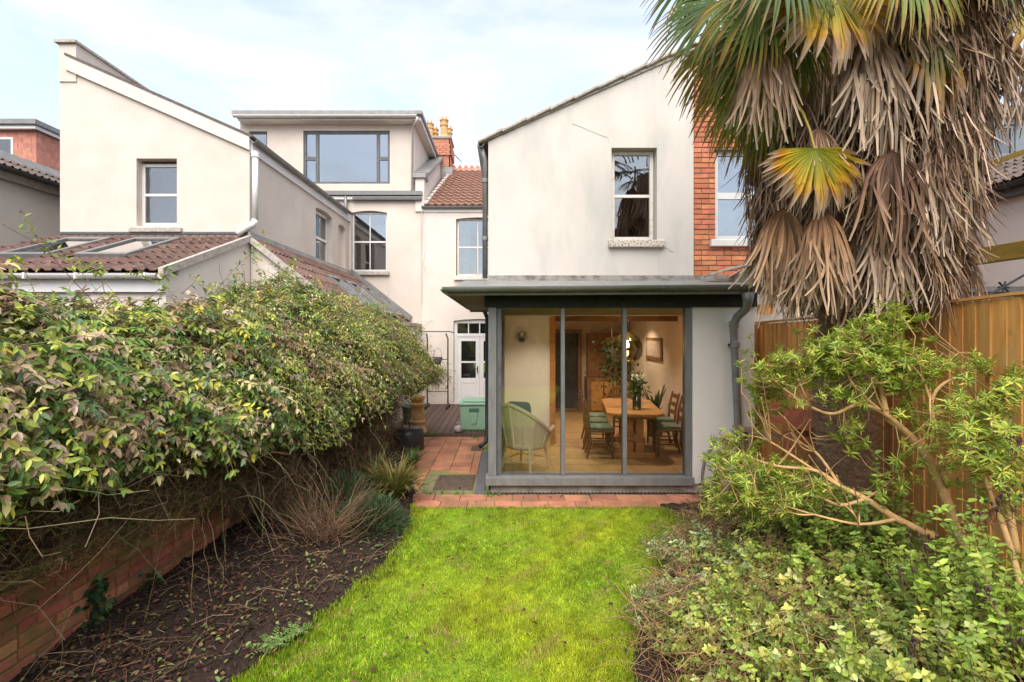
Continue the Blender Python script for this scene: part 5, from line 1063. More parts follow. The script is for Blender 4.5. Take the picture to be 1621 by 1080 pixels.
# soil crumbs
n = 2600; D = 2.4 + 5 * RNG.random(n) ** 1.2; l = np.interp(D, [a for a, _ in LAWN_L], [b for _, b in LAWN_L]); x = l - RNG.random(n) * (l - wallx(D)); p = np.stack([x, D, [bedL(a, b) for a, b in zip(x, D)]], 1); s = RNG.uniform(.006, .026, n)[:, None, None]
V = p[:, None] + np.array([[1, 0, 0], [-1, 0, 0], [0, 1, 0], [0, -1, 0], [0, 0, .8], [0, 0, -.6]])[None] * s * RNG.uniform(.6, 1.4, (n, 6, 1)); fi = np.array([(0, 2, 4), (2, 1, 4), (1, 3, 4), (3, 0, 4), (2, 0, 5), (1, 2, 5), (3, 1, 5), (0, 3, 5)])
cr_ = link('soil_crumbs', np_mesh('crumbs', V.reshape(-1, 3), ((np.arange(n) * 6)[:, None, None] + fi).ravel(), np.full(n * 8, 3, np.int32)), 'soil'); tag(cr_, 'loose lumps of dark soil in the left bed', 'soil', kind='stuff')

# ------------------------------------------------------------------ the climber hedge over the left wall
TD = [1.4, 2.4, 3.0, 3.9, 4.75, 5.3, 6.4, 7.2, 8.0, 8.6, 9.1, 9.5]
TZ = [2.30, 2.30, 2.26, 2.20, 2.20, 2.42, 2.60, 2.62, 2.45, 2.15, 1.90, 1.62]       # ridge height
TF = [-2.5, -2.50, -2.45, -2.32, -2.18, -2.08, -1.88, -1.72, -1.56, -1.46, -1.40, -1.42]   # garden-side bulge
TB_ = [.95, .90, .86, .86, .74, .52, .46, .58, .80, .92, .98, 1.05]              # lower edge of the leaves
TR = [-3.15, -3.12, -3.12, -3.10, -3.05, -3.0, -2.95, -2.85, -2.65, -2.4, -2.1, -1.9]      # ridge line
def hedge_surf(D, t):                # t 0 = behind the ridge, 1 = lower front edge
    zt, xf, zb_, xr_ = (np.interp(D, TD, q) for q in (TZ, TF, TB_, TR))
    th = np.clip(t, 0, 1) * 2.45 - .55      # angle from vertical
    wx = xf - xr_; hz_ = zt - zb_ - .25
    x = xr_ + wx * np.where(th > 1.57, np.sin(th) * .5 + .5, np.sin(th)); z = np.where(th < 1.57, zb_ + .42 * (zt - zb_) + .58 * (zt - zb_) * np.cos(th), zb_ + .42 * (zt - zb_) + .62 * (zt - zb_) * np.cos(th))
    return x, z, th
def hedge_pts(n, D0, D1, tpow=1.0, deep=.22, tmax=1.0):
    D = RNG.uniform(D0, D1, n); t = RNG.random(n) ** tpow * tmax; x, z, th = hedge_surf(D, t)
    nrm = np.stack([np.sin(np.clip(th, -.5, 2.2)), np.zeros(n), np.cos(np.clip(th, -.5, 2.2))], 1); nrm[:, 1] = np.where(D > 8.6, .5, -.12)
    lump = .32 * (vnoise(D, t * 2.6, 2.0, 2) - .45) + .26 * (vnoise(D, t * 2.6, 5.3, 7) - .5)
    dep = -RNG.random(n) ** 2.0 * deep + (RNG.random(n) < .06) * RNG.random(n) * .12; p = np.stack([x, D, z], 1) + unit(nrm) * (lump + dep)[:, None]
    return p, unit(nrm), D, t, dep
hd = thing('climber_hedge', 'broad tangled hedge of leafy climbers covering the left garden wall', 'hedge', (-2.8, 5, 0))
def hedge_cols(D, t, near):
    n = len(D); c = palette(n, [(.065, .125, .03), (.12, .20, .035), (.25, .29, .05), (.34, .25, .18), (.26, .165, .10), (.42, .37, .17), (.46, .40, .06), (.13, .19, .09), (.33, .36, .08)], [2.2, 2.6, 2.4, 2.4 * near, 1.3 * near, 1.7, .7, 1.4, 1.8], .25)
    k = np.clip((vnoise(D, t * 3, 1.6, 3) - .5) * 2.2 + (.35 - t) * .8, 0, .75)[:, None] * near; br = np.array([.31, .215, .125]) * RNG.uniform(.75, 1.2, (n, 1)); mk = RNG.random((n, 1)) < k
    c = np.where(mk, br, c); return np.clip(c * 1.3, 0, .8)
def hedge_dirs(nrm):
    n = len(nrm); d = rdir(n) * .85 + nrm * .3 + np.array([.55, -.15, -.45]); f = nrm * .75 + rdir(n) * .75 + np.array([0, -.2, .5]); return d, f
for (nm, nn_, a, b, L0, L1, wr, near) in (('near_foliage', 17000, 1.5, 4.9, .045, .092, .38, 1.0), ('middle_foliage', 20000, 4.6, 7.0, .036, .068, .32, .75), ('far_foliage', 18000, 6.8, 9.55, .032, .056, .30, .55)):
    p, nrm, D, t, dep = hedge_pts(nn_, a, b, .9, .25); 
    if nm == 'far_foliage': p[:, 2] -= 0
    d, f = hedge_dirs(nrm); L = RNG.uniform(L0, L1, nn_); o = link(nm, leaf_mesh(nm, p, d, f, L, L * wr * RNG.uniform(.8, 1.2, nn_), hedge_cols(D, t, near), .18, .15), 'leafdull', hd); o['kind'] = 'stuff'
# leafy sprays: shoots that arch out of the mass, each with its own tint
def sprays(nm, N, D0, D1, ln, leaf, wr, near, k=6):
    p, nrm, D, t, dep = hedge_pts(N, D0, D1, .8, .12, .86); d0 = unit(nrm * .7 + rdir(N) * .75 + np.stack([np.full(N, .35), np.full(N, -.1), np.where(t < .35, .45, -.25)], 1))
    Ls = RNG.uniform(ln * .4, ln, N); f = np.linspace(0, 1, k)[None, :, None]; P = p[:, None] + d0[:, None] * (Ls[:, None, None] * f); P[:, :, 2] -= (Ls * RNG.uniform(.2, .75, N))[:, None] * f[:, :, 0] ** 2
    o = link(nm + '_stems', tubes_mesh(nm + '_stems', P, .0024, .0010, palette(N, [(.26, .22, .10), (.30, .20, .10), (.36, .33, .12)], [1, 1, 1])), 'twig', hd); o['kind'] = 'stuff'
    c0 = hedge_cols(D, t, near); pos, dr, nn2, cc, ll = [], [], [], [], []
    for j in range(1, k):
        tg = unit(P[:, j] - P[:, j - 1]); sdv = unit(np.cross(tg, nrm + rdir(N) * .4))
        for sg in (-1, 1, 0) if j == k - 1 else (-1, 1):
            pos.append(P[:, j]); dr.append(sdv * sg * 1.0 + tg * .75 + np.array([0, 0, -.25]) + RNG.normal(size=(N, 3)) * .2); nn2.append(nrm + np.array([0, -.1, .5]) + RNG.normal(size=(N, 3)) * .35); cc.append(np.clip(c0 * RNG.uniform(.75, 1.25, (N, 1)), 0, .8)); ll.append(RNG.uniform(leaf * .5, leaf, N))
    ll = np.concatenate(ll); n_ = len(ll); o = link(nm, leaf_mesh(nm, np.concatenate(pos), np.concatenate(dr), np.concatenate(nn2), ll, ll * wr * RNG.uniform(.8, 1.2, n_), np.concatenate(cc), .2, .18), 'leafdull', hd); o['kind'] = 'stuff'
sprays('near_sprays', 1500, 2.2, 4.9, .32, .070, .40, .85); sprays('middle_sprays', 1900, 4.6, 7.0, .36, .062, .32, .75); sprays('far_sprays', 1900, 6.8, 9.4, .34, .052, .30, .55)
# end cap of the hedge, darker and twiggy
n = 6500; ph = RNG.uniform(-1.4, 2.3, n); rr = RNG.random(n) ** .5; cx_, cz_ = -2.0, 1.42
p = np.stack([cx_ + np.cos(ph) * rr * .62, 9.45 + RNG.normal(0, .12, n) - rr * .1, cz_ + np.sin(ph) * rr * .50], 1); d, f = hedge_dirs(np.tile(np.array([[.4, -.7, .4]]), (n, 1)))
o = link('end_foliage', leaf_mesh('end_foliage', p, d, f, RNG.uniform(.03, .055, n), RNG.uniform(.013, .024, n), palette(n, [(.06, .115, .025), (.11, .18, .035), (.2, .24, .06)], [2, 2, 1])), 'leafdull', hd); o['kind'] = 'stuff'
# the leaves that show largest, one object each
LMs = []
for i, c in enumerate([(.07, .13, .035), (.10, .17, .05), (.17, .22, .06), (.31, .23, .18), (.27, .17, .12), (.37, .33, .15), (.12, .17, .10), (.21, .27, .07)]):
    me = leaf_mesh('single_leaf', np.zeros((1, 3)), np.array([[1., 0, 0]]), np.array([[0, 0, 1.]]), 1.0, .52, np.array([c]), .16, .12); me.materials.append(M['leafdull']); LMs.append(me)
p, nrm, D, t, dep = hedge_pts(1400, 2.35, 4.3, .85, .0); sel = np.where((t > .25) & (t < .97))[0][:300]; d, f = hedge_dirs(nrm)
for i in sel:
    a = Vector(unit(d[i])); b = Vector(f[i]); b = (b - a * b.dot(a)).normalized(); s_ = random.uniform(.065, .105)
    inst('leaf', random.choice(LMs), hd, Matrix.Translation(Vector(p[i]) + Vector(nrm[i]) * .03) @ (Matrix((a, b.cross(a), b)).transposed().to_4x4()) @ Matrix.Scale(s_, 4))
# stems: long runners over the surface, brown tangle below, dead stalks
def curve_set(p0, p3, sag, wob, k=6):
    n = len(p0); t = np.linspace(0, 1, k)[None, :, None]; P = p0[:, None] * (1 - t) + p3[:, None] * t; P[:, :, 2] -= (sag[:, None] * np.sin(np.linspace(0, math.pi, k))[None]); P[:, 1:-1] += RNG.normal(size=(n, k - 2, 3)) * wob; return P
n = 2600; p, nrm, D, t, dep = hedge_pts(n, 1.6, 9.3, 1, .35); q = p + np.stack([RNG.normal(0, .25, n), RNG.normal(0, .4, n), RNG.normal(-.1, .22, n)], 1)
o = link('stems', tubes_mesh('stems', curve_set(p, q, RNG.normal(0, .05, n), .03), .0035, .0018, palette(n, [(.25, .19, .11), (.33, .30, .15), (.16, .10, .06)], [2, 1.5, 2])), 'twig', hd); o['kind'] = 'stuff'
n = 9500; D = RNG.uniform(1.7, 9.4, n); xf = np.interp(D, TD, TF); xf = np.where(D > 8.0, np.minimum(xf, -1.95), xf); zb_ = np.interp(D, TD, TB_); wxv = wallx(D); u = RNG.random(n) ** .8
p0 = np.stack([wxv + .02 + (xf - wxv - .05) * u, D, zb_ + RNG.uniform(-.12, .45, n)], 1)
q = p0 + np.stack([RNG.normal(0, .22, n), RNG.normal(0, .38, n), RNG.normal(-.16, .19, n)], 1); q[:, 0] = np.maximum(q[:, 0], wxv + .012); q[:, 2] = np.maximum(q[:, 2], np.interp(D, [3.0, 4.2, 5.0, 5.6], [.92, .74, .45, .2])); p0[:, 2] = np.maximum(p0[:, 2], q[:, 2] - .02); q[:, 0] = np.minimum(q[:, 0], xf + .06)
o = link('brown_tangle', tubes_mesh('tangle', curve_set(p0, q, RNG.normal(.04, .05, n), .035, 7), RNG.uniform(.0012, .0030, n), .0009, palette(n, [(.16, .085, .045), (.26, .15, .08), (.08, .045, .025), (.15, .16, .05), (.34, .24, .14)], [3, 2.0, 2.4, 1.4, .6])), 'twig', hd); o['kind'] = 'stuff'
n = 2600; D = RNG.uniform(5.0, 9.2, n); xf = np.interp(D, TD, TF); xf = np.where(D > 7.8, np.minimum(xf, -1.9), xf); p0 = np.stack([xf - .15 - RNG.random(n) * .7, D, RNG.uniform(.35, 1.2, n)], 1); q = p0 + np.stack([RNG.normal(.05, .12, n), RNG.normal(0, .15, n), -RNG.uniform(.1, .45, n)], 1); q[:, 2] = np.maximum(q[:, 2], .06)
o = link('brown_tangle', tubes_mesh('tangle2', curve_set(p0, q, RNG.normal(0, .04, n), .025, 6), .003, .0013, palette(n, [(.17, .09, .05), (.25, .15, .08), (.09, .05, .03), (.16, .17, .06)], [3, 2, 2, 1.4])), 'twig', hd); o['kind'] = 'stuff'
# some low leaves hanging in the tangle, dark inner mass that stops light
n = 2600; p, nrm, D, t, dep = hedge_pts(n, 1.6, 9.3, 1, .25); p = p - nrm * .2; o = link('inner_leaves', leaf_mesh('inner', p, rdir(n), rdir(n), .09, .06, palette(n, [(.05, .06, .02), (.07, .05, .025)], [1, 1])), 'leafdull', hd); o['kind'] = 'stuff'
# wispy shoots above the ridge
sh_p, sh_l = [], []
shoots = [((100, 415), (30, 340), 4.3), ((170, 470), (70, 385), 4.2), ((165, 450), (150, 420), 4.2), ((300, 470), (395, 475), 4.6), ((280, 460), (200, 440), 4.5), ((330, 465), (420, 385), 5.2), ((420, 455), (400, 400), 5.6), ((360, 460), (300, 440), 5.0), ((430, 450), (470, 410), 6.0), ((390, 450), (375, 430), 5.5), ((480, 470), (505, 445), 6.6), ((520, 480), (560, 470), 7.2), ((560, 490), (600, 480), 7.6), ((640, 530), (668, 520), 8.4), ((250, 470), (262, 430), 4.4), ((195, 470), (110, 415), 4.3), ((60, 465), (20, 415), 3.6)]
for (a, b, D) in shoots:
    A = np.array(at(a[0], a[1] + 12, D)); B = np.array(at(b[0], b[1], D - .1)); t = np.linspace(0, 1, 8)[:, None]; c = A * (1 - t) + B * t; c[:, 2] += np.sin(t[:, 0] * math.pi) * .08 * random.uniform(-.3, 1); sh_p.append(c)
    for j in range(3, 8):
        for s in (0, 1, 2): sh_l.append(c[j] + RNG.normal(size=3) * .025)
o = link('shoots', tubes_mesh('shoots', np.array(sh_p), .0035, .0012, np.tile([[.22, .2, .08]], (len(sh_p), 1))), 'twig', hd); o['kind'] = 'stuff'
lp = np.array(sh_l); n = len(lp); o = link('shoot_leaves', leaf_mesh('shoot_leaves', lp, rdir(n) + [.2, 0, -.1], rdir(n) + [0, -.8, .6], RNG.uniform(.04, .075, n), .024, palette(n, [(.20, .28, .04), (.34, .36, .05), (.14, .22, .04)], [1, 1, 1])), 'leafy', hd); o['kind'] = 'stuff'
n = 34; D = RNG.uniform(2.9, 6.6, n); xf = np.interp(D, TD, TF); p0 = np.stack([xf - RNG.random(n) * .3, D, RNG.uniform(.7, 1.0, n)], 1); q = p0 + np.stack([RNG.uniform(.05, .65, n), RNG.normal(-.1, .35, n), -RNG.uniform(.25, .75, n)], 1); q[:, 2] = np.maximum(q[:, 2], .12)
o = link('trailing_stems', tubes_mesh('trailing', curve_set(p0, q, RNG.normal(-.05, .10, n),   .007, 9), .0026, .0011, palette(n, [(.30, .21, .12), (.40, .32, .20), (.20, .21, .08), (.2, .11, .06)], [2, 1, 1.4, 2])), 'twig', hd); o['kind'] = 'stuff'
# ivy on the brick wall
iv_ = thing('ivy', 'dark green ivy creeping up the old brick wall near the soil', 'ivy', (-2.8, 3.8, 0)); ivp = [(140, 1010, 3.35), (150, 985, 3.4), (160, 960, 3.42), (135, 1040, 3.3), (143, 930, 3.4), (260, 935, 3.9), (275, 930, 4.0), (245, 930, 3.85), (140, 950, 3.38)]
pts = np.concatenate([np.array(at(a, b, D))[None] + RNG.normal(size=(26, 3)) * [.02, .05, .05] for a, b, D in ivp]); pts[:, 0] = np.interp(pts[:, 1], [0, 10], [wallx(0), wallx(10)]) + .02 + RNG.random(len(pts)) * .05; n = len(pts)
o = link('foliage', leaf_mesh('ivy', pts, rdir(n) + [.2, 0, -.6], rdir(n) * .5 + [1, -.4, .3], RNG.uniform(.03, .055, n), RNG.uniform(.03, .045, n), palette(n, [(.02, .055, .02), (.05, .12, .03), (.10, .19, .05)], [3, 2, 1]), .1), 'leafy', iv_); o['kind'] = 'stuff'
# ------------------------------------------------------------------ small plants in the left bed
def strap_clump(name, c, n, L, W_, spread, up, droop, cols, wts, lab, cat, tips=None):
    t = thing(name, lab, cat, c); a = RNG.uniform(0, 6.28, n); s = RNG.uniform(.2, 1, n) * spread
    d = np.stack([np.cos(a) * s, np.sin(a) * s, np.ones(n) * up], 1); p = np.array(c)[None] + np.stack([np.cos(a), np.sin(a), np.zeros(n)], 1) * .06 * RNG.random((n, 1))
    o = link('blades', strap_mesh(name, p, d, RNG.uniform(L * .55, L, n), W_, RNG.uniform(droop * .5, droop * 1.3, n), palette(n, cols, wts), 7, palette(n, tips, [1] * len(tips)) if tips else None), 'leafy', t); o['kind'] = 'stuff'; return t
strap_clump('strap_leaf_plant', (-1.36, 6.1, .1), 360, .82, .017, 1.0, 1.0, .45, [(.10, .17, .03), (.18, .22, .05), (.24, .12, .05)], [3, 2, 1.6], 'clump of arching green and russet strap leaves at the path corner', 'plant', [(.30, .20, .07), (.26, .10, .04), (.20, .24, .07)])
strap_clump('strap_leaf_plant', (-1.75, 6.6, .1), 260, .75, .016, 1.0, 1.0, .4, [(.09, .15, .03), (.15, .19, .05), (.2, .12, .06)], [3, 2, 1.3], 'darker clump of strap leaves behind the path corner clump', 'plant', [(.25, .2, .09), (.2, .12, .05)])
strap_clump('strap_leaf_plant', (-1.42, 7.5, .1), 120, .5, .014, 1.0, 1.0, .4, [(.10, .17, .04), (.15, .12, .05)], [2, 1], 'sparse strap leaf clump beside the black barrel', 'plant')
strap_clump('strap_leaf_plant', (-1.75, 5.75, .1), 190, .6, .014, 1.0, .9, .5, [(.08, .14, .03), (.13, .18, .05), (.18, .13, .06)], [3, 2, 1], 'dark grassy clump under the middle of the hedge', 'plant', [(.2, .16, .07), (.16, .2, .06)])
strap_clump('strap_leaf_plant', (-2.15, 5.2, .1), 150, .6, .013, 1.0, .9, .5, [(.07, .12, .03), (.16, .12, .06)], [2, 1], 'thin grassy clump at the foot of the brick wall', 'plant')
# bare brown twiggy shrub
bt = thing('bare_twig_shrub', 'bare brown twiggy shrub standing in the dark soil bed', 'shrub', (-1.75, 4.9, .1)); n = 240; a = RNG.uniform(0, 6.28, n); s = RNG.random(n) ** .5 * 1.35; p0 = np.array([[-1.78, 4.85, .08]]) + RNG.normal(size=(n, 3)) * [.10, .10, .01]; q = p0 + np.stack([np.cos(a) * s * .45, np.sin(a) * s * .4, RNG.uniform(.2, .55, n)], 1)
o = link('twigs', tubes_mesh('bare', curve_set(p0, q, RNG.normal(0, .03, n), .02, 6), .0042, .0014, palette(n, [(.24, .135, .08), (.15, .08, .05), (.32, .22, .13)], [2, 2, 1])), 'twig', bt); o['kind'] = 'stuff'
for (p_, q_) in (((420, 800), (590, 930)), ((390, 830), (470, 880)), ((330, 850), (560, 870))): pass
# heather-like dark green mounds
def needle_mound(name, c, n, rx, ry, rz, cols, wts, lab, L=(.04, .08)):
    t = thing(name, lab, 'shrub', c); d = rdir(n); d[:, 2] = np.abs(d[:, 2]); r_ = RNG.random((n, 1)) ** .4; p = np.array(c)[None] + d * [rx, ry, rz] * r_
    o = link('foliage', leaf_mesh(name, p, d + rdir(n) * .6 + [0, 0, .5], rdir(n), RNG.uniform(*L, n), RNG.uniform(.004, .010, n), palette(n, cols, wts)), 'leafdull', t); o['kind'] = 'stuff'
    k = 130; q = np.array(c)[None] + rdir(k) * [rx, ry, rz]; q[:, 2] = np.abs(q[:, 2] - c[2]) + c[2]; o = link('stems', tubes_mesh(name + '_s', curve_set(np.tile(np.array(c), (k, 1)), q, RNG.normal(0, .02, k), .015, 5), .003, .0015, palette(k, [(.12, .075, .045)], [1])), 'twig', t); o['kind'] = 'stuff'
needle_mound('dwarf_evergreen', (-1.42, 5.15, .08), 3600, .40, .36, .34, [(.045, .085, .035), (.075, .12, .05), (.12, .15, .06)], [2, 2, 1], 'low dark green needle leaved mound beside the lawn edge')
needle_mound('dwarf_evergreen', (-1.85, 5.7, .1), 2600, .4, .36, .42, [(.04, .075, .03), (.06, .10, .04), (.13, .12, .05)], [2, 2, 1], 'second dark needle leaved mound set back beneath the hedge')
needle_mound('dwarf_evergreen', (-2.2, 6.4, .1), 2200, .5, .45, .5, [(.05, .08, .03), (.10, .09, .04)], [2, 1], 'shaggy dark mound deep under the hedge')
# weeds with toothed leaves near the front
def weed(c, n, L, lab, cols):
    t = thing('weed', lab, 'weed', c); a = np.arange(n) * 2.4 + RNG.normal(0, .2, n); P_, D_, N_, LL = [], [], [], []
    for i in range(n):
        r_ = np.array([math.cos(a[i]), math.sin(a[i]), .55]); ll = L * random.uniform(.6, 1)
        for j in range(7):
            f_ = j / 6; base = np.array(c) + r_ * ll * f_ * [1, 1, 1 - .5 * f_]; sd = np.array([-r_[1], r_[0], .0])
            for s in (-1, 1): P_.append(base); D_.append(r_ * .7 + sd * s); LL.append(ll * .32 * (1 - .5 * f_)); N_.append([0, 0, 1])
    m_ = len(P_); o = link('leaves', leaf_mesh('weed', np.array(P_), np.array(D_), np.array(N_) + rdir(m_) * .3, np.array(LL), np.array(LL) * .45, palette(m_, cols, [1] * len(cols))), 'leafy', t); o['kind'] = 'stuff'
weed((-1.56, 3.28, .05), 13, .17, 'pale toothed leaf weed at the near left lawn edge', [(.17, .27, .06), (.24, .33, .09), (.12, .2, .05)])
weed((-1.46, 3.42, .05), 9, .13, 'second toothed weed just behind the near left one', [(.15, .25, .06), (.2, .3, .08)])
weed((-1.30, 4.75, .06), 9, .12, 'small pale green weed between mound and lawn', [(.22, .30, .10), (.15, .25, .07)])
weed((-1.13, 4.95, .06), 7, .10, 'tiny pale weed at the lawn edge near the dark mound', [(.25, .32, .12), (.16, .25, .08)])
n = 130; D = RNG.uniform(2.6, 4.6, n); x = np.interp(D, [a for a, _ in LAWN_L], [b for _, b in LAWN_L]) - RNG.random(n) * .7; p = np.stack([x, D, [bedL(a, b) + .02 for a, b in zip(x, D)]], 1)
o = link('seedlings', leaf_mesh('seedlings', p, rdir(n) * [1, 1, .3], rdir(n) * .4 + [0, 0, 1], RNG.uniform(.025, .05, n), .022, palette(n, [(.22, .28, .07), (.14, .22, .05), (.30, .30, .10)], [1, 1, 1])), 'leafy'); tag(o, 'scattered pale green seedlings on the dark soil', 'seedlings', kind='stuff')
#==PALM==
# ------------------------------------------------------------------ palm
palm = thing('fan_palm', 'tall shaggy fan palm with brown hanging dead fronds and green leaves on top', 'palm', (3.08, 4.5, 0))
PC = Vector((X(1345, 4.5), 4.5, 0))
def trunk_mesh():
    m = MB(); rings = 46; n = 30; vs = []
    for i in range(rings + 1):
        z = i / rings * 5.6
        for j in range(n):
            a = 2 * math.pi * j / n; r_ = .235 + .02 * math.sin(a * 3 + z * 4) + .012 * math.sin(a * 11 + i * 2.3) + .010 * ((i % 3) - 1) + random.uniform(-.008, .008); r_ *= 1 - .02 * z
            vs.append((PC.x - .06 + .012 * z + r_ * math.cos(a), PC.y + r_ * math.sin(a), z))
    m.add(vs, [(i * n + j, i * n + (j + 1) % n, (i + 1) * n + (j + 1) % n, (i + 1) * n + j) for i in range(rings) for j in range(n)]); return m.build('trunk', 'trunk', palm, smooth=True)
trunk_mesh()
n = 4200; a = RNG.uniform(0, 6.28, n); z = RNG.uniform(.6, 5.2, n); p0 = np.stack([PC.x - .06 + .012 * z + np.cos(a) * .23, PC.y + np.sin(a) * .23, z], 1); q = p0 + np.stack([np.cos(a) * .03 - np.sin(a) * RNG.normal(0, .09, n), np.sin(a) * .03 + np.cos(a) * RNG.normal(0, .09, n), RNG.normal(.0, .05, n)], 1)
o = link('trunk_fibre', tubes_mesh('fibre', curve_set(p0, q, RNG.normal(0, .01, n), .008, 4), .0022, .0012, palette(n, [(.26, .16, .10), (.38, .25, .17), (.14, .08, .055)], [2, 1.5, 2])), 'twig', palm); o['kind'] = 'stuff'
for (px, py) in ((1323, 482), (1318, 492), (1290, 487), (1340, 520)):
    p = at(px, py, 4.27); MB().tube([p + Vector((0, .1, -.03)), p, p + Vector((random.uniform(-.05, .05), -.07, .02))], [.03, .022, .012], 7, col=(.5, .36, .24)).build('leaf_stub', 'twig', palm)
def frond_mesh(name, seed, S_, L, hang, droop, inner, cols, n=38, k=8, pet=.55, fold=.35, wid=.032, petc=(.25, .2, .09), wob=.06, tipbend=0., lj=.18, zj=.02, hsp=1.15):
    r_ = np.random.default_rng(seed); V, Fc, Cc = [], [], []
    for i in range(n):
        u = -1 + 2 * (i + .5) / n; a0 = u * S_ + r_.normal(0, .03); ln = L * (1 - .22 * abs(u) ** 2) * r_.uniform(1 - lj, 1.05); p = np.zeros(3); tw = r_.normal(0, .5); base = len(V); bend = r_.normal(0, wob); zz = r_.normal(0, zj)
        kink = r_.uniform(.45, .8); kd = r_.normal(.25, .35) * tipbend
        shade = r_.uniform(.42, 1.4) if lj > .3 else r_.uniform(.78, 1.18)  # wide tone spread paints highlights and shadows into the dead strips
        for j in range(k):
            t = j / (k - 1); ang = a0 * (1 - hang * min(1, t * hsp) ** .8) + bend * t * t
            st = ln / (k - 1); dz = -droop * t ** 1.5 + zz * t + (r_.normal(0, .05) if t > inner else 0) - (kd if t > kink else 0)
            d = np.array([math.cos(ang), math.sin(ang), dz]); d /= np.linalg.norm(d)
            if j: p = p + d * st
            sd = np.array([-math.sin(ang), math.cos(ang), 0]); up = np.cross(d, sd)
            c_, s_ = math.cos(tw * max(0, t - inner)), math.sin(tw * max(0, t - inner)); sd2 = sd * c_ + up * s_; up2 = up * c_ - sd * s_
            if t < inner: w_ = 2 * S_ / n * ln * t * .54 * (1 - hang * .45) + .004
            else: w_ = min(wid, 2 * S_ / n * ln * inner * .54 + .012) * (1 - ((t - inner) / (1 - inner)) ** (3.5 if lj > .3 else 1.6) * (.55 if lj > .3 else .86))
            w_ = min(w_, wid)
            V += [p + sd2 * w_ + up2 * w_ * fold, p, p - sd2 * w_ + up2 * w_ * fold]
            c = cols(t, r_, u) * shade; Cc += [c, c * .92, c]
        for j in range(k - 1):
            b = base + 3 * j; Fc += [(b, b + 1, b + 4, b + 3), (b + 1, b + 2, b + 5, b + 4)]
    m = MB(); m.v = [tuple(v) for v in V]; m.f = Fc; m.c = [tuple(np.clip(c, 0, 1)) for c in Cc]
    if pet: m.tube([(.0, 0, 0), (-pet * .4, 0, -.01), (-pet * .8, 0, -.05), (-pet, 0, -.10)], [.011, .012, .014, .02], 5, col=petc)
    me = bpy.data.meshes.new(name); me.from_pydata(m.v, [], m.f); me.update(); ca_ = me.color_attributes.new('tint', 'FLOAT_COLOR', 'POINT'); ca_.data.foreach_set('color', np.array([(*c, 1) for c in m.c], np.float32).ravel()); return me
_oc = {}
def off_(r_, u, sd):
    k = (id(r_), round(u, 4))
    if k not in _oc: _oc[k] = r_.normal(0, sd)
    return _oc[k]
def lerp3(stops, sd=.05):
    T_ = [s[0] for s in stops]; A = np.array([s[1] for s in stops])
    def f(t, r_, u): tt = min(1, max(0, t + off_(r_, u, sd))); return np.array([np.interp(tt, T_, A[:, q]) for q in range(3)])
    return f
G = lerp3([(0, (.085, .135, .02)), (.55, (.065, .115, .02)), (.80, (.12, .15, .025)), (.92, (.34, .20, .04)), (1, (.18, .09, .04))], .11)
G2 = lerp3([(0, (.13, .18, .03)), (.5, (.15, .20, .03)), (.70, (.25, .24, .03)), (.88, (.42, .22, .03)), (1, (.2, .11, .05))], .12)
YL = lerp3([(0, (.20, .23, .02)), (.35, (.34, .31, .02)), (.60, (.52, .33, .015)), (.72, (.48, .22, .02)), (.80, (.40, .28, .18)), (1, (.34, .24, .16))], .06)
OL = lerp3([(0, (.16, .19, .03)), (.5, (.17, .17, .03)), (.7, (.46, .22, .03)), (.78, (.30, .22, .17)), (1, (.36, .28, .21))])
DDc = lerp3([(0, (.15, .075, .04)), (.3, (.24, .135, .08)), (.7, (.36, .24, .155)), (1, (.46, .34, .235))])
DD2 = lerp3([(0, (.09, .045, .027)), (.4, (.16, .085, .05)), (.8, (.26, .155, .095)), (1, (.34, .23, .15))])
DD3 = lerp3([(0, (.22, .125, .075)), (.5, (.40, .275, .185)), (1, (.52, .40, .29))])
DD4 = lerp3([(0, (.17, .08, .035)), (.4, (.30, .16, .08)), (.8, (.38, .25, .15)), (1, (.44, .32, .22))])
FM = {'green': [frond_mesh('green_frond', 100 + i, 2.35, .82, .45, .60, .34, G, n=44, wid=.019, petc=(.14, .18, .04)) for i in range(4)] + [frond_mesh('green_frond', 110 + i, 2.2, .85, .60, .75, .30, G2, n=40, wid=.018, petc=(.18, .2, .05)) for i in range(3)],
      'yellow': [frond_mesh('yellow_frond', 120, 1.75, .66, .16, .30, .66, YL, n=46, wid=.030, fold=.75, petc=(.4, .3, .05), tipbend=.6), frond_mesh('yellow_frond', 121, 1.5, .72, .22, .3, .5, YL, n=34, wid=.03, fold=.5, petc=(.4, .3, .05), tipbend=.6)],
      'olive': [frond_mesh('olive_frond', 130, .62, .85, .45, .15, .66, OL, n=24, wid=.028, fold=.5, petc=(.3, .27, .08), tipbend=.5)],
      'dead': [frond_mesh('dead_frond', 140 + i, (1.5, 1.7, 1.2, 1.5, 1.1, 1.8, 1.35, 1.6, 1.3)[i], (.80, .74, .92, .84, .78, .72, .95, .86, .80)[i], (.86, .90, .80, .84, .78, .92, .88, .85, .82)[i], (.15, .3, .1, .2, .35, .25, .15, .3, .2)[i], (.16, .12, .22, .16, .2, .12, .14, .16, .14)[i], (DDc, DD2, DD4, DD3, DD2, DDc, DD4, DD2, DDc)[i], n=58, k=9, wid=(.010, .009, .011, .012, .010, .009, .010, .011, .010)[i], fold=.6, petc=(.16, .09, .05), wob=.30, tipbend=.7, lj=.45, zj=.11, hsp=2.0) for i in range(9)]}
for k_, l_ in FM.items():
    for me in l_: me.materials.append(M['deadleaf'] if k_ == 'dead' else M['leafy'])
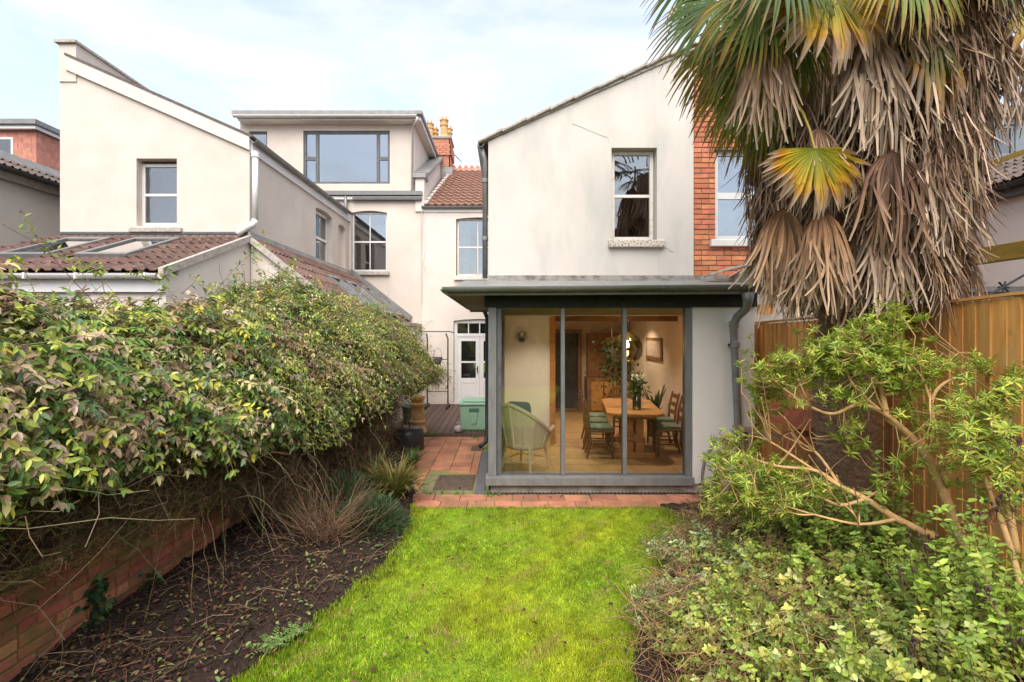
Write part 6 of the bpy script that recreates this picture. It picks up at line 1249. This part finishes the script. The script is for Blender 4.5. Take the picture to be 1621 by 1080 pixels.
def place_frond(kind, hub, axis, nrm, scale=1, idx=None, nm=None):
    a = Vector(axis).normalized(); b = Vector(nrm); b = (b - a * b.dot(a)).normalized(); me = random.choice(FM[kind]) if idx is None else FM[kind][idx]
    inst('dead_frond' if kind == 'dead' else 'frond', me, palm, Matrix.Translation(hub) @ Matrix((a, b.cross(a), b)).transposed().to_4x4() @ Matrix.Scale(scale, 4))
# skirt of dead fronds in tiers
for ti, z in enumerate(np.linspace(3.0, 5.2, 12)):
    m_ = 36 if z < 4.7 else 26
    for j in range(m_):
        ph = 2 * math.pi * (j + .5 * (ti % 2)) / m_ + random.uniform(-.12, .12)
        rad = Vector((math.cos(ph), math.sin(ph), 0))
        if rad.y > .35 and random.random() < .75: continue
        up = max(0, (z - 4.2)) * .5
        if rad.x < -.3 and z > 4.45 and rad.y < .5: continue
        rh = random.uniform(.40, .74) + up * .5; out_ = random.uniform(.02, .30) + up * .5
        hub = PC + rad * rh + Vector((0, 0, z + random.uniform(-.12, .12)))
        place_frond('dead', hub, Vector((0, 0, -1)) + rad * out_ + Vector((random.uniform(-.1, .1), 0, 0)), rad + Vector((random.uniform(-.9, .9), random.uniform(-.5, .5), .1)), random.uniform(.75, 1.05))
# inner layer of darkest fronds by the trunk, shade put into their colour
for j in range(26):
    ph = random.uniform(-math.pi, 0); rad = Vector((math.cos(ph), math.sin(ph), 0)); z = random.uniform(2.95, 4.9)
    place_frond('dead', PC + rad * .30 + Vector((0, 0, z)), Vector((0, 0, -1)) + rad * .1, rad, .9, random.choice([1, 4, 7]))
def fr(kind, px, py, D, ax, nr, sc=1, idx=None): place_frond(kind, at(px, py, D), ax, nr, sc, idx)
n = 10500; ph = RNG.uniform(-math.pi * 1.1, math.pi * .1, n); zz = RNG.uniform(2.62, 5.0, n); rr = np.interp(zz, [2.6, 3.2, 4.2, 5.0], [.58, .80, .84, .98]) * RNG.uniform(.65, 1.12, n)
p = np.stack([PC.x + np.cos(ph) * rr, PC.y + np.sin(ph) * rr, zz], 1); kp = ~((np.cos(ph) < -.35) & (zz > 4.35)); p = p[kp]; n = len(p); d = RNG.normal(size=(n, 3)) * .28 + [0, 0, -1]; d[:, :2] += unit(p[:, :2] - np.array([[PC.x, PC.y]])) * .12
o = link('loose_strips', strap_mesh('strips', p, d, RNG.uniform(.12, .46, n), RNG.uniform(.006, .017, n), RNG.uniform(-.25, .25, n), palette(n, [(.12, .065, .04), (.24, .145, .09), (.36, .25, .165), (.50, .38, .27), (.30, .17, .08)], [2, 2.5, 2.5, 1.4, 1], .3), 5), 'deadleaf', palm); o['kind'] = 'stuff'
# fronds that stand out in the photograph
fr('yellow', 1290, 236, 3.62, (0.05, -.25, -1), (0, -1, .35), .78, 0); fr('dead', 1295, 205, 3.72, (0, -.4, -1), (0, -1, .4), .62, 5)
fr('yellow', 1312, -18, 3.55, (.05, -.35, -1), (0, -1, .4), 1.0, 0)
fr('olive', 1474, 22, 3.6, (0.02, -.1, -1), (.1, -1, .1), 1.0, 0); fr('yellow', 1625, 5, 3.9, (.1, -.2, -1), (.3, -1, .2), .9, 1)
fr('dead', 1383, 58, 3.6, (0, -.1, -1), (0, -1, .1), 1.1, 3); fr('dead', 1212, 70, 3.7, (-.03, -.1, -1), (-.3, -1, .1), 1.0, 0); fr('dead', 1412, 240, 3.6, (.05, -.1, -1), (0, -1, .2), 1.1, 7); fr('dead', 1472, 240, 3.7, (.12, -.1, -1), (.3, -1, .2), 1.0, 3)
fr('dead', 1505, 425, 3.95, (.15, -.1, -1), (.3, -1, .2), .48, 3); fr('dead', 1560, 20, 3.9, (.3, -.1, -1), (.5, -1, .1), 1.2, 3); fr('dead', 1590, 40, 4.2, (.5, 0, -1), (.7, -1, .2), 1.1, 6); fr('dead', 1540, 60, 4.0, (.2, 0, -1), (.5, -1, .1), 1.2, 2)
fr('dead', 1240, 330, 3.85, (-.1, -.1, -1), (-.3, -1, .1), 1.0, 6); fr('dead', 1300, 330, 3.7, (0, -.1, -1), (0, -1, .1), 1.0, 2); fr('dead', 1400, 345, 3.75, (0, -.1, -1), (.1, -1, .1), 1.0, 3)
# green crown, mostly over to the left and top
for (px, py, D, ax, nr, sc, kd, ix) in ((1100, 5, 3.95, (-.5, -.2, -1), (-.4, -1, .5), 1.0, 'green', 0), (1190, -5, 3.65, (-.05, -.3, -1), (0, -1, .4), .95, 'green', 4), (1215, 30, 3.75, (-.15, -.2, -1), (-.2, -1, .3), 1.0, 'green', 1), (1140, 60, 4.0, (-.3, -.1, -1), (-.4, -1, .3), 1.0, 'green', 5), (1170, 120, 4.1, (-.2, -.1, -1), (-.5, -1, .2), .95, 'green', 6), (1080, -60, 4.2, (-.7, 0, -.8), (-.5, -1, .7), 1.0, 'green', 2), (1230, -60, 3.5, (.1, -.4, -.8), (.1, -1, .7), 1.0, 'green', 3), (1120, -110, 4.3, (-.8, .2, -.3), (0, -.7, 1), 1.0, 'green', 1), (1200, 170, 4.2, (-.15, 0, -1), (-.6, -1, .1), .9, 'green', 4), (1150, 150, 4.35, (-.3, .1, -1), (-.7, -1, .2), .85, 'green', 5), (1420, -50, 3.4, (.1, -.5, -.8), (0, -1, .8), .9, 'green', 6), (1520, -70, 3.6, (.4, -.5, -.7), (.2, -1, .8), 1.0, 'green', 0), (1240, 60, 3.85, (-.1, -.1, -1), (0, -1, .2), .9, 'green', 6), (1110, 70, 4.25, (-.4, 0, -1), (-.5, -1, .2), .95, 'green', 6)):
    fr(kd, px + (40 if px < 1160 else 10), py, D, ax, nr, sc * .86, ix)
for j in range(24):       # upright fronds above the picture, seen in the window reflections
    ph = j * 2.4; rad = Vector((math.cos(ph), math.sin(ph), 0)); e = random.uniform(.35, 1.2)
    place_frond('green', PC + Vector((0, 0, 5.5)) + rad * .85 + Vector((0, 0, .6 * e)), rad + Vector((0, 0, e - .3)), Vector((0, 0, 1)) - rad * (e - .3), random.uniform(.75, .9))
#==SHRUB==
# ------------------------------------------------------------------ the leaning shrub on the right
shr = thing('rosette_shrub', 'sprawling shrub with tan leaning branches and whorled narrow green leaves at right', 'shrub', at(1505, 840, 3.5))
branches = [  # pixel x, y, depth, radius
    [(1530, 870, 3.45, .040), (1505, 815, 3.5, .036), (1480, 745, 3.55, .032), (1440, 690, 3.6, .028), (1405, 660, 3.62, .025), (1395, 615, 3.65, .018), (1378, 590, 3.66, .013), (1370, 560, 3.66, .009)],
    [(1440, 690, 3.6, .024), (1400, 655, 3.6, .018), (1360, 640, 3.62, .014), (1320, 655, 3.65, .012), (1285, 645, 3.72, .010), (1240, 615, 3.8, .006)],
    [(1405, 660, 3.62, .016), (1370, 630, 3.6, .012), (1345, 600, 3.6, .008), (1340, 570, 3.6, .005)],
    [(1400, 625, 3.62, .013), (1425, 620, 3.6, .011), (1445, 605, 3.58, .008), (1455, 580, 3.55, .005)],
    [(1500, 770, 3.5, .020), (1482, 690, 3.45, .017), (1474, 640, 3.45, .014), (1490, 610, 3.42, .010), (1530, 590, 3.4, .006)], [(1474, 640, 3.45, .010), (1460, 600, 3.45, .008), (1440, 575, 3.45, .004)],
    [(1480, 745, 3.55, .014), (1455, 690, 3.75, .012), (1450, 640, 3.85, .008), (1420, 590, 3.9, .005)],
    [(1480, 850, 3.5, .030), (1420, 822, 3.55, .026), (1370, 790, 3.6, .022), (1330, 770, 3.7, .018), (1290, 745, 3.8, .014), (1230, 738, 3.95, .011), (1180, 720, 4.1, .007), (1150, 690, 4.2, .004)],
    [(1370, 790, 3.6, .014), (1330, 800, 3.6, .012), (1290, 785, 3.7, .010), (1240, 785, 3.8, .007), (1180, 775, 3.95, .004)],
    [(1330, 770, 3.7, .012), (1290, 715, 3.9, .010), (1240, 690, 4.1, .007), (1205, 660, 4.2, .005), (1200, 620, 4.3, .004)],
    [(1290, 745, 3.8, .010), (1220, 700, 4.0, .008), (1190, 690, 4.15, .005)], [(1240, 785, 3.8, .007), (1200, 800, 3.85, .005), (1150, 800, 3.95, .003)],
    [(1420, 822, 3.55, .015), (1360, 830, 3.5, .010), (1290, 815, 3.55, .007), (1240, 800, 3.6, .004)],
    [(1610, 880, 3.0, .022), (1590, 770, 3.05, .018), (1575, 700, 3.05, .013), (1570, 650, 3.08, .008), (1600, 610, 3.1, .005)], [(1625, 960, 2.75, .02), (1590, 840, 2.85, .016), (1560, 760, 2.95, .01), (1545, 700, 3.0, .006)]]
def catmull(pts, k=5):
    out_ = []
    for i in range(len(pts) - 1):
        p0, p1, p2, p3 = pts[max(i - 1, 0)], pts[i], pts[i + 1], pts[min(i + 2, len(pts) - 1)]
        for j in range(k):
            t = j / k; out_.append(.5 * ((2 * p1) + (-p0 + p2) * t + (2 * p0 - 5 * p1 + 4 * p2 - p3) * t * t + (-p0 + 3 * p1 - 3 * p2 + p3) * t ** 3))
    out_.append(pts[-1]); return out_
bp = []
rb = random.Random(11)
for _ in range(46):
    b = rb.choice(branches[:13]); i = rb.randrange(1, len(b) - 1); x, y, D, r_ = b[i]; ln = rb.uniform(35, 95); an = rb.uniform(-2.9, -.5) if i > 1 else rb.uniform(-2.6, -1.6); mx_, my_ = x + math.cos(an) * ln * .5, y + math.sin(an) * ln * .45
    branches.append([(x, y, D, min(r_ * .6, .008)), (mx_ + rb.uniform(-8, 8), my_ + rb.uniform(-4, 10), D + rb.uniform(-.08, .08), min(r_ * .5, .006)), (x + math.cos(an) * ln + rb.uniform(-12, 12), y + math.sin(an) * ln, D + rb.uniform(-.15, .12), .003)])
for b in branches:
    P4 = [np.array([*at(x, y, D), r_]) for x, y, D, r_ in b]; c = catmull(P4); MB().tube([q[:3] for q in c], [max(.003, q[3]) for q in c], 8).build('branch', 'bark', shr, smooth=True)
    for q in c[len(c) // 3:]: bp.append(q[:3])
bp = np.array(bp)
# leaf rosettes: centre px, py, depth, half-extent in px x / y, depth spread, count
blobs = [(1385, 520, 3.65, 45, 35, .15, 34), (1420, 500, 3.65, 25, 22, .1, 14), (1330, 560, 3.65, 60, 30, .2, 40), (1400, 570, 3.65, 70, 30, .2, 54), (1260, 575, 3.85, 60, 30, .2, 30), (1230, 600, 4.2, 40, 45, .2, 34), (1205, 625, 4.25, 22, 40, .15, 18), (1300, 590, 3.8, 60, 24, .2, 22), (1460, 575, 3.5, 45, 30, .15, 22), (1530, 580, 3.4, 35, 20, .1, 10), (1340, 540, 3.6, 30, 20, .1, 10), (1350, 620, 3.7, 60, 30, .2, 22), (1440, 610, 3.6, 60, 25, .2, 18),
         (1160, 705, 4.2, 35, 30, .15, 16), (1180, 760, 4.0, 55, 40, .2, 40), (1150, 790, 4.0, 40, 20, .15, 16), (1225, 745, 4.0, 40, 28, .2, 20), (1220, 800, 3.85, 50, 25, .2, 26), (1260, 780, 3.75, 60, 35, .2, 26), (1140, 730, 4.15, 30, 20, .1, 8), (1350, 690, 3.8, 30, 30, .2, 8), (1130, 770, 4.1, 20, 20, .1, 7),
         (1560, 640, 3.1, 45, 40, .15, 18), (1600, 600, 3.1, 25, 30, .1, 8), (1540, 710, 3.0, 60, 50, .2, 22), (1520, 660, 3.3, 40, 40, .2, 14), (1590, 750, 2.95, 30, 60, .2, 16), (1500, 720, 3.2, 50, 50, .2, 12), (1440, 655, 3.6, 40, 30, .2, 10), (1590, 690, 3.0, 40, 50, .2, 14), (1420, 740, 3.5, 50, 40, .2, 9), (1300, 545, 3.7, 40, 18, .15, 12)]
LP, LD, LN, LL, LW, TW = [], [], [], [], [], []
for (px, py, D, ex, ey, ed, cnt) in blobs:
    for _ in range(int(cnt * 2.3)):
        c = np.array(at(px + random.gauss(0, .55) * ex, py + random.gauss(0, .55) * ey, D + random.gauss(0, .6) * ed))
        j = np.argmin(((bp - c) ** 2).sum(1)); s = bp[j]; mid = (s + c) / 2 + np.array([random.gauss(0, .03), random.gauss(0, .03), -.02]); TW.append(np.stack([s, s * .4 + mid * .6, mid, c * .6 + mid * .4, c]))
        ax = unit(c - mid + np.array([0, 0, .06]) + RNG.normal(size=3) * .03); nl = random.randint(9, 16); sz = random.uniform(.032, .072)
        u = unit(np.cross(ax, RNG.normal(size=3))); v = np.cross(ax, u)
        for q in range(nl):
            a = q * 2.4; tilt_ = random.uniform(.25, 1.15); d = unit(ax * tilt_ * .8 + (u * math.cos(a) + v * math.sin(a))); LP.append(c - ax * random.uniform(0, .05)); LD.append(d + np.array([0, 0, -.1])); LN.append(ax); LL.append(sz * random.uniform(.7, 1.15)); LW.append(sz * random.uniform(.15, .22))
n = len(LP); LL = np.array(LL)
o = link('leaf_rosettes', leaf_mesh('rosettes', np.array(LP), np.array(LD), np.array(LN) + RNG.normal(size=(n, 3)) * .15, LL, np.array(LW), palette(n, [(.31, .41, .06), (.43, .51, .075), (.56, .58, .09), (.18, .30, .05), (.58, .46, .09)], [3, 3, 2, 2, .35]), .3, .15, (.35, .65)), 'leafy', shr); o['kind'] = 'stuff'
TW = np.array(TW); n = len(TW); o = link('twigs', tubes_mesh('shrub_twigs', TW, .0042, .0022, palette(n, [(.42, .26, .11), (.34, .22, .08), (.30, .28, .10)], [2, 1, 1])), 'twig', shr); o['kind'] = 'stuff'

# ------------------------------------------------------------------ low leafy shrubs in the right bed
def leafy_plant(name, lab, cat, x0, x1, D0, D1, zt, n_st, leaf, cols, wts, roundish=.62, twigc=None, lean=(-.15, -.05), dens=10, pairs=True, base=None):
    t = thing(name, lab, cat, ((x0 + x1) / 2, (D0 + D1) / 2, .05)); P_, LPs, LDs, LNs = [], [], [], []
    for _ in range(n_st):
        u, v = random.uniform(-.05, 1.05), random.uniform(-.05, 1.05)
        x = x0 + (x1 - x0) * min(1, max(0, u)); D = D0 + (D1 - D0) * min(1, max(0, v))
        fall = max(.4, 1 - ((u - .5) ** 2 + (v - .5) ** 2) * 1.3); zz = zt * fall * (.45 + .75 * float(vnoise(x, D, 3.1, 4))) * random.uniform(.55, 1.15)
        b = np.array([x * .7 + (x0 + x1) / 2 * .3 + .1, D * .8 + (D0 + D1) / 2 * .2, max(0, base if base is not None else bedR(x, D))]); e = np.array([x + lean[0] * zz + random.gauss(0, .06), D + lean[1] * zz + random.gauss(0, .06), b[2] * .5 + zz]); mid = (b + e) / 2 + RNG.normal(size=3) * .05
        q = np.stack([b, b * .45 + mid * .55, mid, mid * .5 + e * .5 + np.array([0, 0, .02]), e]); P_.append(q)
        d0 = unit(e - mid)
        for j in range(dens):
            f_ = 1 - (j / dens) ** 1.4 * .75; i0 = min(3, int(f_ * 4)); pp = q[i0] * (1 - (f_ * 4 - i0)) + q[i0 + 1] * (f_ * 4 - i0)
            a = j * 1.57 + random.uniform(-.3, .3); u_ = unit(np.cross(d0, np.array([.3, .8, .1]))); v_ = np.cross(d0, u_); sd = u_ * math.cos(a) + v_ * math.sin(a)
            for s in ((1, -1) if pairs else (1,)): LPs.append(pp); LDs.append(sd * s + d0 * random.uniform(.1, .8)); LNs.append(d0 + RNG.normal(size=3) * .35)
    n = len(LPs); L = RNG.uniform(leaf * .55, leaf * 1.15, n); o = link('foliage', leaf_mesh(name, np.array(LPs), np.array(LDs), np.array(LNs), L, L * roundish * RNG.uniform(.85, 1.15, n), np.clip(np.repeat(palette(len(P_), cols, wts, .3), n // len(P_), axis=0) * RNG.uniform(.75, 1.3, (n, 1)), 0, .9), .15, .12), 'leafy', t); o['kind'] = 'stuff'
    k = len(P_); o = link('stems', tubes_mesh(name + '_st', np.array(P_), .0034, .0016, palette(k, twigc or [(.24, .13, .07), (.16, .09, .05), (.3, .24, .1)], [2, 1, 1])), 'twig', t); o['kind'] = 'stuff'; return t
GC = [(.27, .35, .05), (.36, .43, .08), (.42, .46, .16), (.18, .25, .045), (.49, .50, .11)]; GW = [3, 3, 1.6, 2, 1]
leafy_plant('low_shrub', 'pale grey green low shrub spilling over the lawn at centre right', 'shrub', 1.4, 2.15, 3.55, 4.7, .44, 300, .036, [(.31, .37, .16), (.27, .36, .09), (.37, .42, .22), (.19, .27, .07)], [3, 3, 2, 1.5], .6, lean=(-.25, -.15), dens=8)
PG = [(.31, .37, .16), (.27, .36, .09), (.37, .42, .22), (.42, .46, .14)]
leafy_plant('low_shrub', 'small pale tuft of leaves edging the lawn at right', 'shrub', 1.0, 1.5, 3.15, 3.95, .34, 170, .034, PG, [3, 3, 2, 1.5], .6, lean=(-.2, -.1), dens=8)
leafy_plant('low_shrub', 'low pale leaved clump where the lawn curves toward the paving', 'shrub', 1.45, 2.0, 4.1, 4.95, .28, 150, .034, PG, [3, 3, 2, 1.5], .6, lean=(-.2, -.1), dens=8)
leafy_plant('low_shrub', 'green small leaved shrub in the foreground right of the lawn', 'shrub', 1.0, 1.9, 2.55, 3.5, .46, 300, .036, GC, GW, .6, lean=(-.3, -.3))
leafy_plant('low_shrub', 'rounded green shrub in the middle of the right bed', 'shrub', 1.6, 2.7, 3.2, 4.3, .58, 290, .042, GC, GW, .66, lean=(-.2, -.2))
leafy_plant('low_shrub', 'leafy green shrub filling the bottom right corner', 'shrub', 1.6, 2.6, 2.3, 3.2, .68, 290, .042, GC, GW, .55, lean=(-.2, -.3))
leafy_plant('low_shrub', 'dense green bush beneath the tan branches by the fence', 'shrub', 2.3, 3.4, 3.5, 4.6, .95, 330, .048, [(.24, .35, .05), (.33, .42, .07), (.18, .27, .045), (.40, .47, .10)], [3, 3, 2, 1], .62, lean=(-.1, -.15))
leafy_plant('low_shrub', 'bright green bush against the fence at the right edge', 'shrub', 2.4, 3.3, 2.4, 3.4, 1.05, 300, .050, [(.28, .39, .05), (.38, .47, .08), (.20, .30, .045)], [3, 2, 2], .5, lean=(-.1, -.15))
leafy_plant('low_shrub', 'low green bush between the paving corner and the leaning shrub', 'shrub', 2.1, 3.1, 4.5, 5.5, .40, 250, .036, GC, GW, .6, lean=(-.2, -.2))
leafy_plant('low_shrub', 'dark leafy bush in front of the plank bench', 'shrub', 2.3, 3.4, 4.5, 5.3, .75, 300, .050, [(.12, .20, .04), (.18, .28, .05), (.25, .35, .07)], [2, 2, 1], .62)
strap_clump('strap_leaf_plant', (2.25, 4.35, .12), 130, .55, .030, 1.0, .8, .75, [(.06, .13, .04), (.10, .19, .06), (.17, .27, .08)], [2, 2, 1], 'broad dark green strap leaf clump under the shrub', 'plant')
strap_clump('strap_leaf_plant', (1.95, 4.9, .08), 150, .38, .012, 1.0, .9, .7, [(.12, .24, .03), (.17, .3, .04)], [1, 1], 'fine grassy clump near the paving corner', 'plant')
strap_clump('strap_leaf_plant', (2.05, 2.45, .15), 120, .6, .016, .9, 1.0, .5, [(.10, .21, .05), (.16, .28, .06)], [1, 1], 'upright grassy leaves at the bottom right edge', 'plant')
# brown twig tangle at the feet of the shrubs
n = 4200; D = RNG.uniform(2.3, 5.4, n); l = np.interp(D, [a for a, _ in LAWN_R], [b for _, b in LAWN_R]); x = l + .1 + RNG.random(n) * (3.3 - l); p0 = np.stack([x, D, RNG.uniform(.03, .40, n)], 1); a = RNG.uniform(0, 6.28, n); ln = RNG.uniform(.12, .42, n)
q = p0 + np.stack([np.cos(a) * ln, np.sin(a) * ln * .6, RNG.normal(.03, .10, n)], 1); q[:, 2] = np.maximum(q[:, 2], .02)
o = link('dry_stems', tubes_mesh('dry', curve_set(p0, q, RNG.normal(-.02, .03, n), .02, 5), .0028, .0014, palette(n, [(.36, .20, .10), (.26, .135, .07), (.46, .32, .18), (.15, .09, .05)], [3, 2, 1, 1.5])), 'twig'); tag(o, 'brown dry stems tangled low in the right bed', 'stems', kind='stuff')
# dark seed heads
sh0 = thing('seed_heads', 'dark brown dried seed heads standing among the right hand shrubs', 'seed heads', at(1470, 860, 3.0)); m_ = MB(); P_ = []
for (px, py, D, c, sp) in ((1465, 865, 2.95, 26, 32), (1500, 880, 2.9, 14, 28), (1590, 780, 2.75, 16, 30), (1600, 690, 2.9, 14, 26), (1570, 800, 2.8, 12, 22), (1430, 910, 2.7, 8, 16), (1560, 940, 2.5, 14, 24), (1520, 830, 3.0, 12, 24), (1445, 1020, 2.45, 6, 14), (1610, 1010, 2.4, 8, 20)):
    for _ in range(c):
        p = at(px + random.gauss(0, .5) * sp, py + random.gauss(0, .5) * sp, D + random.gauss(0, .06)); r_ = random.uniform(.006, .011); m_.lathe(p, [(.001, -r_ * 1.6), (r_, -r_ * .3), (r_ * .7, r_), (.001, r_ * 1.4)], 5, cap=False); P_.append(np.stack([np.array(p) + [random.gauss(.03, .05), random.gauss(0, .05), -.11], np.array(p) + [.01, .01, -.05], np.array(p)]))
m_.build('pods', pmat('dark_pod', (.045, .026, .024), (.085, .05, .042), 30, .8), sh0)['kind'] = 'stuff'
o = link('stalks', tubes_mesh('stalks', np.array(P_), .0025, .0015, palette(len(P_), [(.15, .08, .05)], [1])), 'twig', sh0); o['kind'] = 'stuff'

# ------------------------------------------------------------------ added hedge out of view, darkens the reflections in the glass
bhd = thing('added_rear_hedge', 'tall dark hedge added unseen behind the viewpoint to darken the pane reflections', 'hedge', (0, -9, 0)); n = 14000; p = np.stack([RNG.uniform(-9, 9, n), -9 + RNG.normal(0, .25, n), RNG.random(n) * 4.9], 1)
o = link('foliage', leaf_mesh('rear', p, rdir(n), rdir(n) + [0, 1.5, .3], .22, .14, palette(n, [(.05, .085, .025), (.08, .12, .03), (.12, .11, .05)], [2, 2, 1])), 'leafdull', bhd); o['kind'] = 'stuff'; MB().box(-9, 9, -9.5, -9.25, 0, 4.6).build('dark_core', 'soil', bhd)
